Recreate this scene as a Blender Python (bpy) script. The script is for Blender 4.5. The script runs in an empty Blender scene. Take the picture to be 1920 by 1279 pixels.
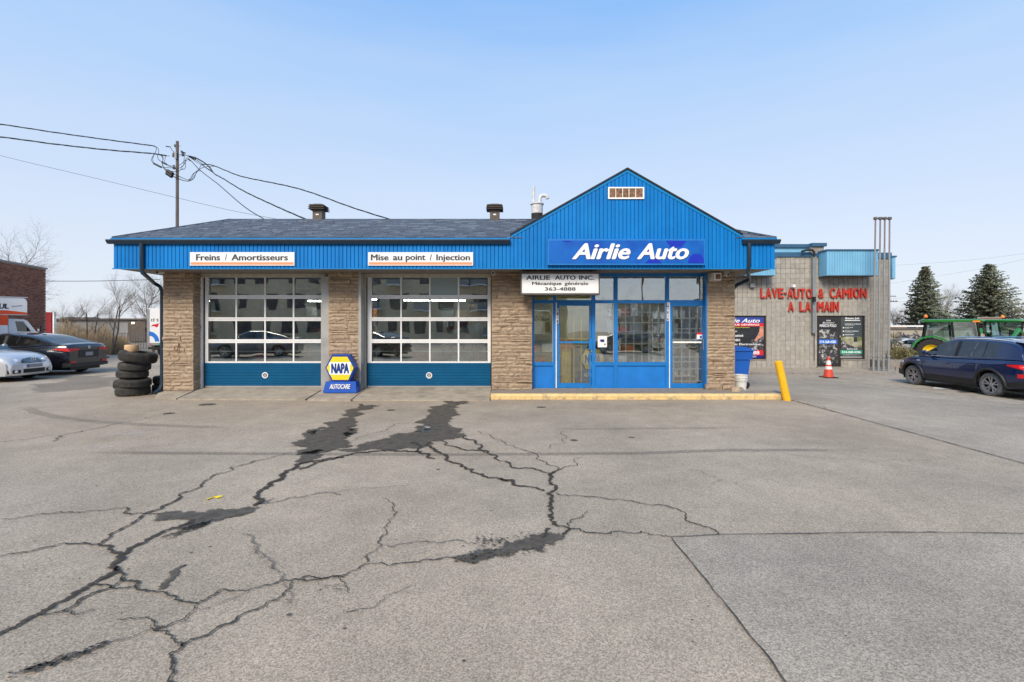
import bpy, math, random
from mathutils import Vector, Matrix
from mathutils.geometry import tessellate_polygon
from mathutils import noise as mnoise

R = math.radians
random.seed(7)
scene = bpy.context.scene
col = scene.collection
CAM_H = 1.78
F = 900.0          # focal length in photo pixels (1920 wide)
HZ = 612.0         # horizon row

# ---------------------------------------------------------------- camera
cam = bpy.data.cameras.new('camera')
cam.sensor_width = 36.0
cam.lens = F / 1920 * 36
cam.shift_y = -(639.5 - HZ) / 1920
cam.clip_end = 2000
cam.clip_start = 0.05
cam_o = bpy.data.objects.new('camera', cam)
col.objects.link(cam_o)
cam_o.location = (0, 0, CAM_H)
cam_o.rotation_euler = (R(90), 0, 0)
scene.camera = cam_o

# ---------------------------------------------------------------- sky and sun
SUN_EL, SUN_AZ = 38.0, 200.0      # azimuth measured clockwise from +Y; the sun stands behind the camera to its left
world = bpy.data.worlds.new("World")
scene.world = world
world.use_nodes = True
wt = world.node_tree
wt.nodes.clear()
w_out = wt.nodes.new('ShaderNodeOutputWorld')
w_bg = wt.nodes.new('ShaderNodeBackground')
w_sky = wt.nodes.new('ShaderNodeTexSky')
w_sky.sky_type = 'NISHITA'
w_sky.sun_disc = False
w_sky.sun_elevation = R(SUN_EL)
w_sky.sun_rotation = R(SUN_AZ)
w_sky.air_density = 1.0
w_sky.dust_density = 1.0
w_sky.ozone_density = 1.5
w_tc = wt.nodes.new('ShaderNodeTexCoord')
w_sep = wt.nodes.new('ShaderNodeSeparateXYZ')
w_ramp = wt.nodes.new('ShaderNodeValToRGB')
VEIL = [(0.0, (0.78, 0.825, 0.90)), (0.10, (0.745, 0.81, 0.93)), (0.26, (0.62, 0.755, 0.97)), (0.44, (0.42, 0.65, 1.0)), (0.60, (0.235, 0.505, 0.98)), (1.0, (0.24, 0.47, 0.86))]
er = w_ramp.color_ramp.elements
er[0].position = VEIL[0][0]; er[0].color = (*VEIL[0][1], 1)
er[1].position = VEIL[-1][0]; er[1].color = (*VEIL[-1][1], 1)
for p, c in VEIL[1:-1]:
    e = er.new(p); e.color = (*c, 1)
w_map = wt.nodes.new('ShaderNodeMapping')
w_map.inputs['Scale'].default_value = (1.0, 1.0, 7.0)
w_noise = wt.nodes.new('ShaderNodeTexNoise')
w_noise.inputs['Scale'].default_value = 1.6
w_noise.inputs['Detail'].default_value = 5
w_nr = wt.nodes.new('ShaderNodeMapRange')
w_nr.inputs[1].default_value = 0.35; w_nr.inputs[2].default_value = 0.75
w_nr.inputs[3].default_value = 0.0; w_nr.inputs[4].default_value = 0.26
w_cl = wt.nodes.new('ShaderNodeMix'); w_cl.data_type = 'RGBA'
w_cl.inputs[7].default_value = (0.76, 0.82, 0.92, 1)
w_sc = wt.nodes.new('ShaderNodeVectorMath'); w_sc.operation = 'SCALE'
w_sc.inputs['Scale'].default_value = 7.6        # thin high cloud is about as bright as this physical sky
w_mix = wt.nodes.new('ShaderNodeMix'); w_mix.data_type = 'RGBA'
w_mix.inputs[0].default_value = 0.86
L = wt.links.new
L(w_tc.outputs['Generated'], w_sep.inputs[0])
L(w_sep.outputs['Z'], w_ramp.inputs[0])
L(w_tc.outputs['Generated'], w_map.inputs[0])
L(w_map.outputs[0], w_noise.inputs['Vector'])
L(w_noise.outputs[0], w_nr.inputs[0])
L(w_nr.outputs[0], w_cl.inputs[0])
L(w_ramp.outputs[0], w_cl.inputs[6])
L(w_cl.outputs[2], w_sc.inputs[0])
L(w_sky.outputs[0], w_mix.inputs[6])
L(w_sc.outputs[0], w_mix.inputs[7])
L(w_mix.outputs[2], w_bg.inputs[0])
w_bg.inputs[1].default_value = 0.12
L(w_bg.outputs[0], w_out.inputs[0])

sun = bpy.data.lights.new('sun', 'SUN')
sun.energy = 3.6
sun.angle = R(24)
sun.color = (1.0, 0.87, 0.70)
sun_o = bpy.data.objects.new('sun', sun)
col.objects.link(sun_o)
az, el = R(SUN_AZ), R(SUN_EL)
sdir = Vector((math.sin(az) * math.cos(el), math.cos(az) * math.cos(el), math.sin(el)))
sun_o.rotation_euler = sdir.to_track_quat('Z', 'Y').to_euler()
scene.view_settings.view_transform = 'Standard'
scene.view_settings.look = 'None'
scene.view_settings.exposure = 0.22
scene.view_settings.gamma = 1.0
scene.view_settings.use_curve_mapping = False
try:
    scene.cycles.max_bounces = 8
    scene.cycles.transparent_max_bounces = 16
    scene.cycles.caustics_reflective = False
    scene.cycles.caustics_refractive = False
    scene.cycles.sample_clamp_indirect = 4
except Exception:
    pass


def PX(px, D): return (px - 960) * D / F
def PZ(py, D): return CAM_H + (HZ - py) * D / F
def G(px, py, z=0.0):
    D = (CAM_H - z) * F / (py - HZ)
    return (PX(px, D), D)

# ---------------------------------------------------------------- materials
def lin(r, g, b):
    f = lambda c: (c / 255 / 12.92) if c / 255 <= 0.04045 else ((c / 255 + 0.055) / 1.055) ** 2.4
    return (f(r), f(g), f(b))

MATS = {}
def M(name, c=(.5, .5, .5), rough=.6, metal=0.0, var=.12, vs=3.0, bump=0.0, bs=60.0, rand=0.0, coat=0.0,
      c2=None, c2s=1.2, c2t=(.5, .62), emit=None, es=0.0, alpha=1.0, spec=None, streak=False, rcols=None):
    m = bpy.data.materials.new(name)
    m.use_nodes = True
    t = m.node_tree; n = t.nodes; l = t.links.new
    b = n['Principled BSDF']
    b.inputs['Roughness'].default_value = rough
    b.inputs['Metallic'].default_value = metal
    b.inputs['Coat Weight'].default_value = coat
    b.inputs['Coat Roughness'].default_value = .04
    if spec is not None: b.inputs['Specular IOR Level'].default_value = spec
    geo = n.new('ShaderNodeNewGeometry')
    vec = geo.outputs['Position']
    if streak:
        mp = n.new('ShaderNodeMapping'); mp.inputs['Scale'].default_value = (1, 1, .15)
        l(vec, mp.inputs[0]); vec = mp.outputs[0]
    nz = n.new('ShaderNodeTexNoise'); nz.inputs['Scale'].default_value = vs; nz.inputs['Detail'].default_value = 6
    l(vec, nz.inputs['Vector'])
    mr = n.new('ShaderNodeMapRange')
    mr.inputs[1].default_value = .3; mr.inputs[2].default_value = .7
    mr.inputs[3].default_value = 1 - var; mr.inputs[4].default_value = 1 + var
    l(nz.outputs[0], mr.inputs[0])
    fac = mr.outputs[0]
    base = None
    if rcols:
        oi = n.new('ShaderNodeObjectInfo')
        rp = n.new('ShaderNodeValToRGB'); rp.color_ramp.interpolation = 'LINEAR'
        e = rp.color_ramp.elements
        e[0].color = (*rcols[0], 1); e[1].color = (*rcols[-1], 1)
        for i, cc in enumerate(rcols[1:-1]):
            q = e.new((i + 1) / (len(rcols) - 1)); q.color = (*cc, 1)
        l(oi.outputs['Random'], rp.inputs[0]); base = rp.outputs[0]
    elif rand:
        oi = n.new('ShaderNodeObjectInfo')
        r2 = n.new('ShaderNodeMapRange'); r2.inputs[3].default_value = 1 - rand; r2.inputs[4].default_value = 1 + rand
        l(oi.outputs['Random'], r2.inputs[0])
        mu = n.new('ShaderNodeMath'); mu.operation = 'MULTIPLY'
        l(r2.outputs[0], mu.inputs[0]); l(fac, mu.inputs[1]); fac = mu.outputs[0]
    if c2 is not None:
        n2 = n.new('ShaderNodeTexNoise'); n2.inputs['Scale'].default_value = c2s; n2.inputs['Detail'].default_value = 8
        n2.inputs['Roughness'].default_value = .65
        l(geo.outputs['Position'], n2.inputs['Vector'])
        m2 = n.new('ShaderNodeMapRange'); m2.inputs[1].default_value = c2t[0]; m2.inputs[2].default_value = c2t[1]
        l(n2.outputs[0], m2.inputs[0])
        mx = n.new('ShaderNodeMix'); mx.data_type = 'RGBA'
        l(m2.outputs[0], mx.inputs[0])
        if base is None: mx.inputs[6].default_value = (*c, 1)
        else: l(base, mx.inputs[6])
        mx.inputs[7].default_value = (*c2, 1); base = mx.outputs[2]
    sc = n.new('ShaderNodeVectorMath'); sc.operation = 'SCALE'
    if base is None: sc.inputs[0].default_value = c
    else: l(base, sc.inputs[0])
    l(fac, sc.inputs['Scale'])
    l(sc.outputs[0], b.inputs['Base Color'])
    if bump:
        n3 = n.new('ShaderNodeTexNoise'); n3.inputs['Scale'].default_value = bs; n3.inputs['Detail'].default_value = 5
        l(geo.outputs['Position'], n3.inputs['Vector'])
        bp = n.new('ShaderNodeBump'); bp.inputs['Strength'].default_value = bump; bp.inputs['Distance'].default_value = .01
        l(n3.outputs[0], bp.inputs['Height']); l(bp.outputs[0], b.inputs['Normal'])
    if emit:
        b.inputs['Emission Color'].default_value = (*emit, 1); b.inputs['Emission Strength'].default_value = es
    MATS[name] = m
    return m

def glass_mat(name, tint=(.75, .8, .78), refl=.35, rough=0.0, diff=None):
    m = bpy.data.materials.new(name); m.use_nodes = True
    t = m.node_tree; n = t.nodes; l = t.links.new
    n.clear()
    o = n.new('ShaderNodeOutputMaterial')
    tr = n.new('ShaderNodeBsdfTransparent'); tr.inputs[0].default_value = (*tint, 1)
    gl = n.new('ShaderNodeBsdfGlossy'); gl.inputs['Color'].default_value = (.92, .95, .97, 1); gl.inputs['Roughness'].default_value = rough
    lw = n.new('ShaderNodeFresnel'); lw.inputs[0].default_value = 1.5
    mr = n.new('ShaderNodeMapRange'); mr.inputs[1].default_value = .04; mr.inputs[2].default_value = 1.0
    mr.inputs[3].default_value = refl; mr.inputs[4].default_value = 1.0
    # slightly wavy panes
    ge = n.new('ShaderNodeNewGeometry')
    nz = n.new('ShaderNodeTexNoise'); nz.inputs['Scale'].default_value = 1.5; nz.inputs['Detail'].default_value = 1
    l(ge.outputs['Position'], nz.inputs['Vector'])
    bp = n.new('ShaderNodeBump'); bp.inputs['Strength'].default_value = .10; bp.inputs['Distance'].default_value = .02
    l(nz.outputs[0], bp.inputs['Height']); l(bp.outputs[0], gl.inputs['Normal'])
    l(lw.outputs[0], mr.inputs[0])
    mx = n.new('ShaderNodeMixShader')
    l(mr.outputs[0], mx.inputs[0]); l(tr.outputs[0], mx.inputs[1]); l(gl.outputs[0], mx.inputs[2])
    last = mx.outputs[0]
    gz = n.new('ShaderNodeTexNoise'); gz.inputs['Scale'].default_value = 4; gz.inputs['Detail'].default_value = 7
    l(ge.outputs['Position'], gz.inputs['Vector'])
    gm = n.new('ShaderNodeMapRange'); gm.inputs[1].default_value = .5; gm.inputs[2].default_value = .8; gm.inputs[3].default_value = .0; gm.inputs[4].default_value = .08
    l(gz.outputs[0], gm.inputs[0])
    gd = n.new('ShaderNodeBsdfDiffuse'); gd.inputs[0].default_value = (.5, .48, .42, 1)
    g2 = n.new('ShaderNodeMixShader'); l(gm.outputs[0], g2.inputs[0]); l(last, g2.inputs[1]); l(gd.outputs[0], g2.inputs[2]); last = g2.outputs[0]
    if diff:
        df = n.new('ShaderNodeBsdfDiffuse'); df.inputs[0].default_value = (*diff[0], 1)
        m2 = n.new('ShaderNodeMixShader'); m2.inputs[0].default_value = diff[1]
        l(last, m2.inputs[1]); l(df.outputs[0], m2.inputs[2]); last = m2.outputs[0]
    l(last, o.inputs[0])
    MATS[name] = m
    return m

M('blue_siding', (.001, .165, .50), .5, var=.07, vs=3, rand=.08, c2=(.003, .20, .56), c2s=1.1, c2t=(.40, .7), spec=.22, streak=True)
M('blue_frame', (.002, .165, .50), .5, var=.10, vs=6, c2=(.02, .16, .52), c2s=9, c2t=(.6, .7))
M('blue_panel', (.002, .165, .55), .6, var=.10, vs=4)
M('navy_metal', (.012, .030, .055), .38, var=.15, vs=4)
M('drip_blue', (.003, .20, .50), .45, var=.08, spec=.3)
M('soffit', (.22, .195, .165), .7, var=.15, vs=6, c2=(.12, .10, .085), c2s=5, c2t=(.55, .75))
M('stone', rough=.9, var=.22, vs=14, bump=.9, bs=38, rcols=[(.29, .21, .145), (.37, .28, .195), (.33, .245, .17), (.40, .31, .22), (.35, .265, .185), (.30, .22, .155), (.38, .29, .205)])
M('mortar', (.46, .40, .32), .95, var=.2, vs=20, bump=.4, bs=80)
M('shingle', rough=.95, var=.30, vs=40, bump=.5, bs=120, rcols=[(.048, .062, .088), (.090, .115, .155), (.062, .080, .110), (.12, .15, .19), (.078, .100, .135), (.055, .070, .098), (.10, .125, .165)])
M('shingle_field', (.050, .070, .105), .95, var=.5, vs=9, bump=.5, bs=90)
M('door_white', (.74, .75, .76), .45, var=.06, vs=8)
M('jamb_metal', (.42, .42, .41), .4, metal=.4, var=.15, vs=3)
M('jamb_wood', (.50, .47, .40), .7, var=.12, vs=9)
M('gasket', (.012, .012, .012), .7)
M('door_teal', (.001, .080, .19), .5, var=.09, vs=3, spec=.2, c2=(.004, .10, .20), c2s=7, c2t=(.58, .7))
M('concrete', (.36, .315, .25), .9, var=.18, vs=5, bump=.5, bs=70, c2=(.22, .19, .15), c2s=1.6, c2t=(.5, .75))
M('sidewalk_concrete', (.25, .225, .20), .9, var=.2, vs=12, bump=.6, bs=90)
M('curb_yellow', (.76, .55, .25), .8, var=.12, vs=10, bump=.4, bs=60, c2=(.40, .33, .23), c2s=4.5, c2t=(.53, .66))
M('bollard_yellow', (.82, .46, .012), .5, var=.06, vs=6, c2=(.55, .30, .02), c2s=6, c2t=(.62, .75))
M('rust', (.16, .055, .02), .85, var=.4, vs=30)
M('rust_grille', (.20, .11, .065), .9, var=.6, vs=22)
M('sign_white', (.78, .79, .80), .4, var=.03)
M('sign_frame', (.10, .085, .075), .5, var=.1)
M('sign_blue', (.002, .115, .47), .45, var=.06, vs=1.5, spec=.3, c2=(.003, .07, .40), c2s=1.1, c2t=(.45, .6))
M('sign_dark_blue', (.003, .022, .42), .3, var=.04)
M('text_dark', (.025, .028, .035), .5)
M('text_white', (.85, .86, .88), .4, var=.02)
M('text_shadow', (.02, .03, .10), .5)
M('orange_stripe', (.80, .30, .14), .5, var=.05)
M('napa_blue', (.004, .075, .42), .4, var=.08, vs=6)
M('napa_dark', (.004, .035, .20), .4, var=.06)
M('napa_yellow', (.85, .62, .02), .4, var=.06)
M('vent_brown', (.095, .075, .062), .6, var=.12)
M('white_pipe', (.62, .62, .62), .5, var=.15, vs=15, c2=(.25, .2, .17), c2s=7, c2t=(.58, .7))
M('tar', (.02, .02, .02), .8)
M('interior_wall', (.30, .28, .24), .9, var=.15)
M('interior_dark', (.05, .05, .05), .9, var=.2)
M('interior_floor', (.09, .085, .08), .7, var=.3)
M('office_wall', (.50, .44, .22), .9, var=.15)
M('hoist_orange', (.65, .16, .02), .5)
M('red_paint', (.45, .01, .01), .4)
M('tube_light', (1, 1, 1), .5, emit=(1, .98, .92), es=34.0)
M('grille_yellow', (.90, .68, .28), .5, var=.05)
M('grille_white', (.88, .88, .82), .5, var=.05)
M('aluminium', (.55, .55, .55), .35, metal=.7, var=.08)
M('rubber', (.028, .027, .025), .85, var=.35, vs=9, bump=.8, bs=60, c2=(.07, .062, .05), c2s=5, c2t=(.5, .7), rand=.25)
M('car_rubber', (.022, .022, .023), .85, var=.25, vs=12, bump=.3, bs=70)
M('winter_rubber', (.10, .105, .11), .9, var=.35, vs=14, bump=.6, bs=70)
M('wood_cut', (.60, .40, .22), .8, var=.15, vs=12)
M('block', rough=.95, var=.14, vs=7, bump=1.0, bs=26, rcols=[(.31, .29, .255), (.365, .345, .305), (.335, .315, .28), (.385, .365, .325)])
M('block_joint', (.13, .115, .10), .95, var=.2, vs=6)
M('block_dark', (.27, .245, .215), .95, var=.2, vs=3, bump=.9, bs=22)
M('canopy_blue', (.17, .42, .62), .45, var=.08, vs=2, rand=.03)
M('canopy_cap', (.03, .10, .19), .45, var=.08)
M('letter_red', (.48, .035, .02), .5, var=.15, vs=8)
M('letter_side', (.10, .07, .06), .6)
M('dark_frame', (.03, .024, .022), .45, var=.1)
M('poster_black', (.022, .024, .028), .35, var=.3, vs=5)
M('poster_photo', (.045, .045, .05), .35, var=.6, vs=6, c2=(.42, .42, .42), c2s=9, c2t=(.52, .60))
M('poster_blue', (.03, .06, .32), .4)
M('poster_red', (.60, .02, .03), .4)
M('poster_navy', (.01, .015, .16), .4)
M('poster_grey', (.05, .065, .075), .35)
M('poster_green', (.02, .35, .20), .4)
M('poster_skin', (.55, .25, .17), .5, var=.3, vs=9)
M('poster_road', (.35, .33, .24), .5, var=.3, vs=5, c2=(.16, .2, .05), c2s=4, c2t=(.48, .56))
M('bright_blue', (.02, .16, .60), .4)
M('text_yellow', (.8, .7, .05), .5)
M('grey_metal', (.26, .28, .29), .45, metal=.3, var=.1)
M('pipe_grey', (.27, .29, .30), .5, metal=.2, var=.12)
M('pipe_pink', (.22, .17, .175), .6, var=.15)
M('bin_blue', (.008, .11, .50), .45, var=.06)
M('bucket_white', (.68, .68, .66), .5, var=.08, c2=(.4, .38, .34), c2s=10, c2t=(.6, .7))
M('black_plastic', (.015, .015, .016), .5)
M('cone_red', (.62, .06, .035), .5, var=.1, vs=12)
M('cone_white', (.75, .74, .70), .5, var=.08)
M('brick', (.20, .078, .048), .9, var=.28, vs=16, bump=.4, bs=60)
M('brick_mortar', (.38, .29, .23), .95, var=.15)
M('coping', (.25, .24, .23), .7)
M('white_paint', (.75, .76, .78), .35, var=.03, coat=.3)
M('orange_band', (.72, .075, .012), .4, var=.04)
M('container_red', (.38, .035, .04), .6, var=.12)
M('wood_pole', (.13, .105, .085), .9, var=.2, vs=12, streak=True)
M('wire', (.015, .017, .02), .6)
M('bark', (.115, .09, .072), .95, var=.25, vs=8)
M('twig', (.15, .115, .09), .95, var=.25, vs=4)
M('spruce', (.165, .185, .125), .85, var=.45, vs=.9, c2=(.135, .135, .085), c2s=.5, c2t=(.45, .6))
M('dry_grass', (.25, .195, .13), .95, var=.35, vs=1.5)
M('verge_soil', (.19, .16, .115), .95, var=.3, vs=1.5, bump=.5, bs=20)
M('far_wall', (.34, .31, .255), .9, var=.08, vs=.5)
M('far_roof', (.30, .27, .245), .9)
M('far_grey', (.26, .265, .26), .9, var=.15, vs=.6)
M('graffiti', (.05, .055, .085), .7, var=.5, vs=4)
M('chain_steel', (.12, .12, .12), .6)
M('flat_white', (.8, .8, .8), .6)
M('apartment', (.66, .53, .36), .9, var=.10, vs=.4)
M('apartment_glass', (.02, .025, .035), .25)
M('paint_black', (.005, .006, .010), .22, coat=1.0, var=.1)
M('paint_navy', (.003, .012, .065), .22, coat=1.0, var=.1, metal=.25)
M('paint_silver', (.62, .63, .65), .30, metal=.4, coat=.8, var=.04)
M('paint_white_car', (.7, .7, .7), .3, coat=.6)
M('paint_grey_car', (.14, .15, .17), .28, metal=.4, coat=.8)
M('trim_black', (.012, .012, .013), .55, var=.15)
M('chrome', (.75, .76, .78), .12, metal=1.0)
M('rim_silver', (.42, .43, .45), .3, metal=.8, var=.08)
M('lamp_red', (.60, .008, .012), .35, coat=.15)
M('lamp_red_lit', (.6, .01, .01), .15, emit=(1, .02, .02), es=3.0)
M('lamp_amber', (.85, .22, .02), .3)
M('lamp_clear', (.66, .70, .74), .12, metal=.35, coat=1.0)
M('plate', (.25, .26, .28), .4, var=.2, vs=20)
M('lamp_small', (1, .9, .7), .5, emit=(1, .85, .6), es=1.6)
M('tractor_green', (.012, .18, .025), .35, coat=.5, var=.08)
M('tractor_yellow', (.75, .52, .01), .45)
M('yellow_peel', (.85, .70, .01), .5)
M('leaf_litter', (.16, .11, .06), .9, var=.3)
glass_mat('door_glass', (.74, .80, .78), .30)
glass_mat('shop_glass', (.88, .90, .80), .19)
glass_mat('shop_glass_clear', (.88, .91, .90), .27)
glass_mat('frosted_pane', (.55, .6, .62), .2, .3, diff=((.34, .44, .46), .72))
glass_mat('car_glass', (.22, .27, .27), .10)
glass_mat('tractor_glass', (.62, .78, .74), .30)

# asphalt ------------------------------------------------------------
def asphalt(name, dark, light, tint2):
    m = bpy.data.materials.new(name); m.use_nodes = True
    t = m.node_tree; n = t.nodes; l = t.links.new
    b = n['Principled BSDF']; b.inputs['Roughness'].default_value = .88
    b.inputs['Specular IOR Level'].default_value = .35
    g = n.new('ShaderNodeNewGeometry')
    # aggregate: warped voronoi cells with random brightness
    v = n.new('ShaderNodeTexVoronoi'); v.inputs['Scale'].default_value = 125
    l(g.outputs['Position'], v.inputs['Vector'])
    sp = n.new('ShaderNodeSeparateColor'); l(v.outputs['Color'], sp.inputs[0])
    f = n.new('ShaderNodeTexNoise'); f.inputs['Scale'].default_value = 55; f.inputs['Detail'].default_value = 6; f.inputs['Roughness'].default_value = .75
    l(g.outputs['Position'], f.inputs['Vector'])
    ad = n.new('ShaderNodeMath'); ad.operation = 'ADD'
    l(sp.outputs[0], ad.inputs[0]); l(f.outputs[0], ad.inputs[1])
    mr = n.new('ShaderNodeMapRange'); mr.inputs[1].default_value = .45; mr.inputs[2].default_value = 1.5
    l(ad.outputs[0], mr.inputs[0])
    rp = n.new('ShaderNodeMix'); rp.data_type = 'RGBA'
    rp.inputs[6].default_value = (*dark, 1); rp.inputs[7].default_value = (*light, 1)
    l(mr.outputs[0], rp.inputs[0])
    # broad weathering
    b1 = n.new('ShaderNodeTexNoise'); b1.inputs['Scale'].default_value = .45; b1.inputs['Detail'].default_value = 7; b1.inputs['Roughness'].default_value = .6
    l(g.outputs['Position'], b1.inputs['Vector'])
    m1 = n.new('ShaderNodeMapRange'); m1.inputs[1].default_value = .3; m1.inputs[2].default_value = .7
    m1.inputs[3].default_value = .78; m1.inputs[4].default_value = 1.18
    l(b1.outputs[0], m1.inputs[0])
    b2 = n.new('ShaderNodeTexNoise'); b2.inputs['Scale'].default_value = 3.2; b2.inputs['Detail'].default_value = 5
    l(g.outputs['Position'], b2.inputs['Vector'])
    m2 = n.new('ShaderNodeMapRange'); m2.inputs[1].default_value = .3; m2.inputs[2].default_value = .7
    m2.inputs[3].default_value = .93; m2.inputs[4].default_value = 1.07
    l(b2.outputs[0], m2.inputs[0])
    mu = n.new('ShaderNodeMath'); mu.operation = 'MULTIPLY'
    l(m1.outputs[0], mu.inputs[0]); l(m2.outputs[0], mu.inputs[1])
    tn = n.new('ShaderNodeTexNoise'); tn.inputs['Scale'].default_value = .16; tn.inputs['Detail'].default_value = 3
    l(g.outputs['Position'], tn.inputs['Vector'])
    tr = n.new('ShaderNodeMapRange'); tr.inputs[1].default_value = .42; tr.inputs[2].default_value = .6
    tr.inputs[4].default_value = .8
    l(tn.outputs[0], tr.inputs[0])
    tm = n.new('ShaderNodeMix'); tm.data_type = 'RGBA'; tm.blend_type = 'MULTIPLY'
    tm.inputs[7].default_value = (*tint2, 1)
    l(tr.outputs[0], tm.inputs[0]); l(rp.outputs[2], tm.inputs[6])
    sc = n.new('ShaderNodeVectorMath'); sc.operation = 'SCALE'
    l(tm.outputs[2], sc.inputs[0]); l(mu.outputs[0], sc.inputs['Scale'])
    l(sc.outputs[0], b.inputs['Base Color'])
    bp = n.new('ShaderNodeBump'); bp.inputs['Strength'].default_value = .55; bp.inputs['Distance'].default_value = .004
    l(ad.outputs[0], bp.inputs['Height']); l(bp.outputs[0], b.inputs['Normal'])
    MATS[name] = m
asphalt('asphalt', (.228, .188, .144), (.520, .434, .330), (.93, .96, 1.0))
asphalt('asphalt_grey', (.208, .177, .142), (.490, .424, .338), (.93, .97, 1.0))

def stain_mat(name, c, amount, ns, lo, hi, rough=.6, edge=True):
    """flat discolouration with ragged coverage: alpha from noise and from the 'cov' vertex attribute"""
    m = bpy.data.materials.new(name); m.use_nodes = True
    t = m.node_tree; n = t.nodes; l = t.links.new
    b = n['Principled BSDF']; b.inputs['Roughness'].default_value = rough
    g = n.new('ShaderNodeNewGeometry')
    f0 = n.new('ShaderNodeTexNoise'); f0.inputs['Scale'].default_value = 9; f0.inputs['Detail'].default_value = 9; f0.inputs['Roughness'].default_value = .75
    l(g.outputs['Position'], f0.inputs['Vector'])
    r0 = n.new('ShaderNodeMapRange'); r0.inputs[1].default_value = .3; r0.inputs[2].default_value = .7; r0.inputs[3].default_value = .45; r0.inputs[4].default_value = 1.75
    l(f0.outputs[0], r0.inputs[0])
    s0 = n.new('ShaderNodeVectorMath'); s0.operation = 'SCALE'; s0.inputs[0].default_value = c
    l(r0.outputs[0], s0.inputs['Scale']); l(s0.outputs[0], b.inputs['Base Color'])
    a = n.new('ShaderNodeAttribute'); a.attribute_name = 'cov'
    f = n.new('ShaderNodeTexNoise'); f.inputs['Scale'].default_value = ns; f.inputs['Detail'].default_value = 6; f.inputs['Roughness'].default_value = .7
    l(g.outputs['Position'], f.inputs['Vector'])
    su = n.new('ShaderNodeMath'); su.operation = 'ADD'
    l(a.outputs['Fac'], su.inputs[0]); l(f.outputs[0], su.inputs[1])
    mr = n.new('ShaderNodeMapRange'); mr.inputs[1].default_value = lo; mr.inputs[2].default_value = hi
    mr.inputs[3].default_value = 0; mr.inputs[4].default_value = amount
    l(su.outputs[0], mr.inputs[0]); l(mr.outputs[0], b.inputs['Alpha'])
    MATS[name] = m
stain_mat('crack', (.034, .029, .024), .97, 90, .62, .98, .95)
stain_mat('seam', (.06, .055, .05), .95, 40, .65, .95, .9)
stain_mat('faint_crack', (.10, .09, .08), .8, 60, .72, .95, .9)
stain_mat('wet_asphalt', (.080, .068, .052), .92, 34, .74, 1.08, .7)
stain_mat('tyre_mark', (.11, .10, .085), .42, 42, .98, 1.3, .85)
stain_mat('oil_spot', (.050, .045, .038), .8, 40, .8, 1.15, .9)
stain_mat('dusty_patch', (.50, .48, .45), .45, 8, .9, 1.4, .9)

# ---------------------------------------------------------------- mesh building
ORG = {}
def tag(o, label=None, cat=None, group=None, kind=None):
    if label: o['label'] = label
    if cat: o['category'] = cat
    if group: o['group'] = group
    if kind: o['kind'] = kind
    return o

def empty(name, loc, label, cat, group=None, rz=0.0):
    o = bpy.data.objects.new(name, None)
    o.empty_display_size = .2
    col.objects.link(o); o.location = loc; o.rotation_euler = (0, 0, rz)
    ORG[o.name] = Vector(loc)
    return tag(o, label, cat, group)

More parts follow.
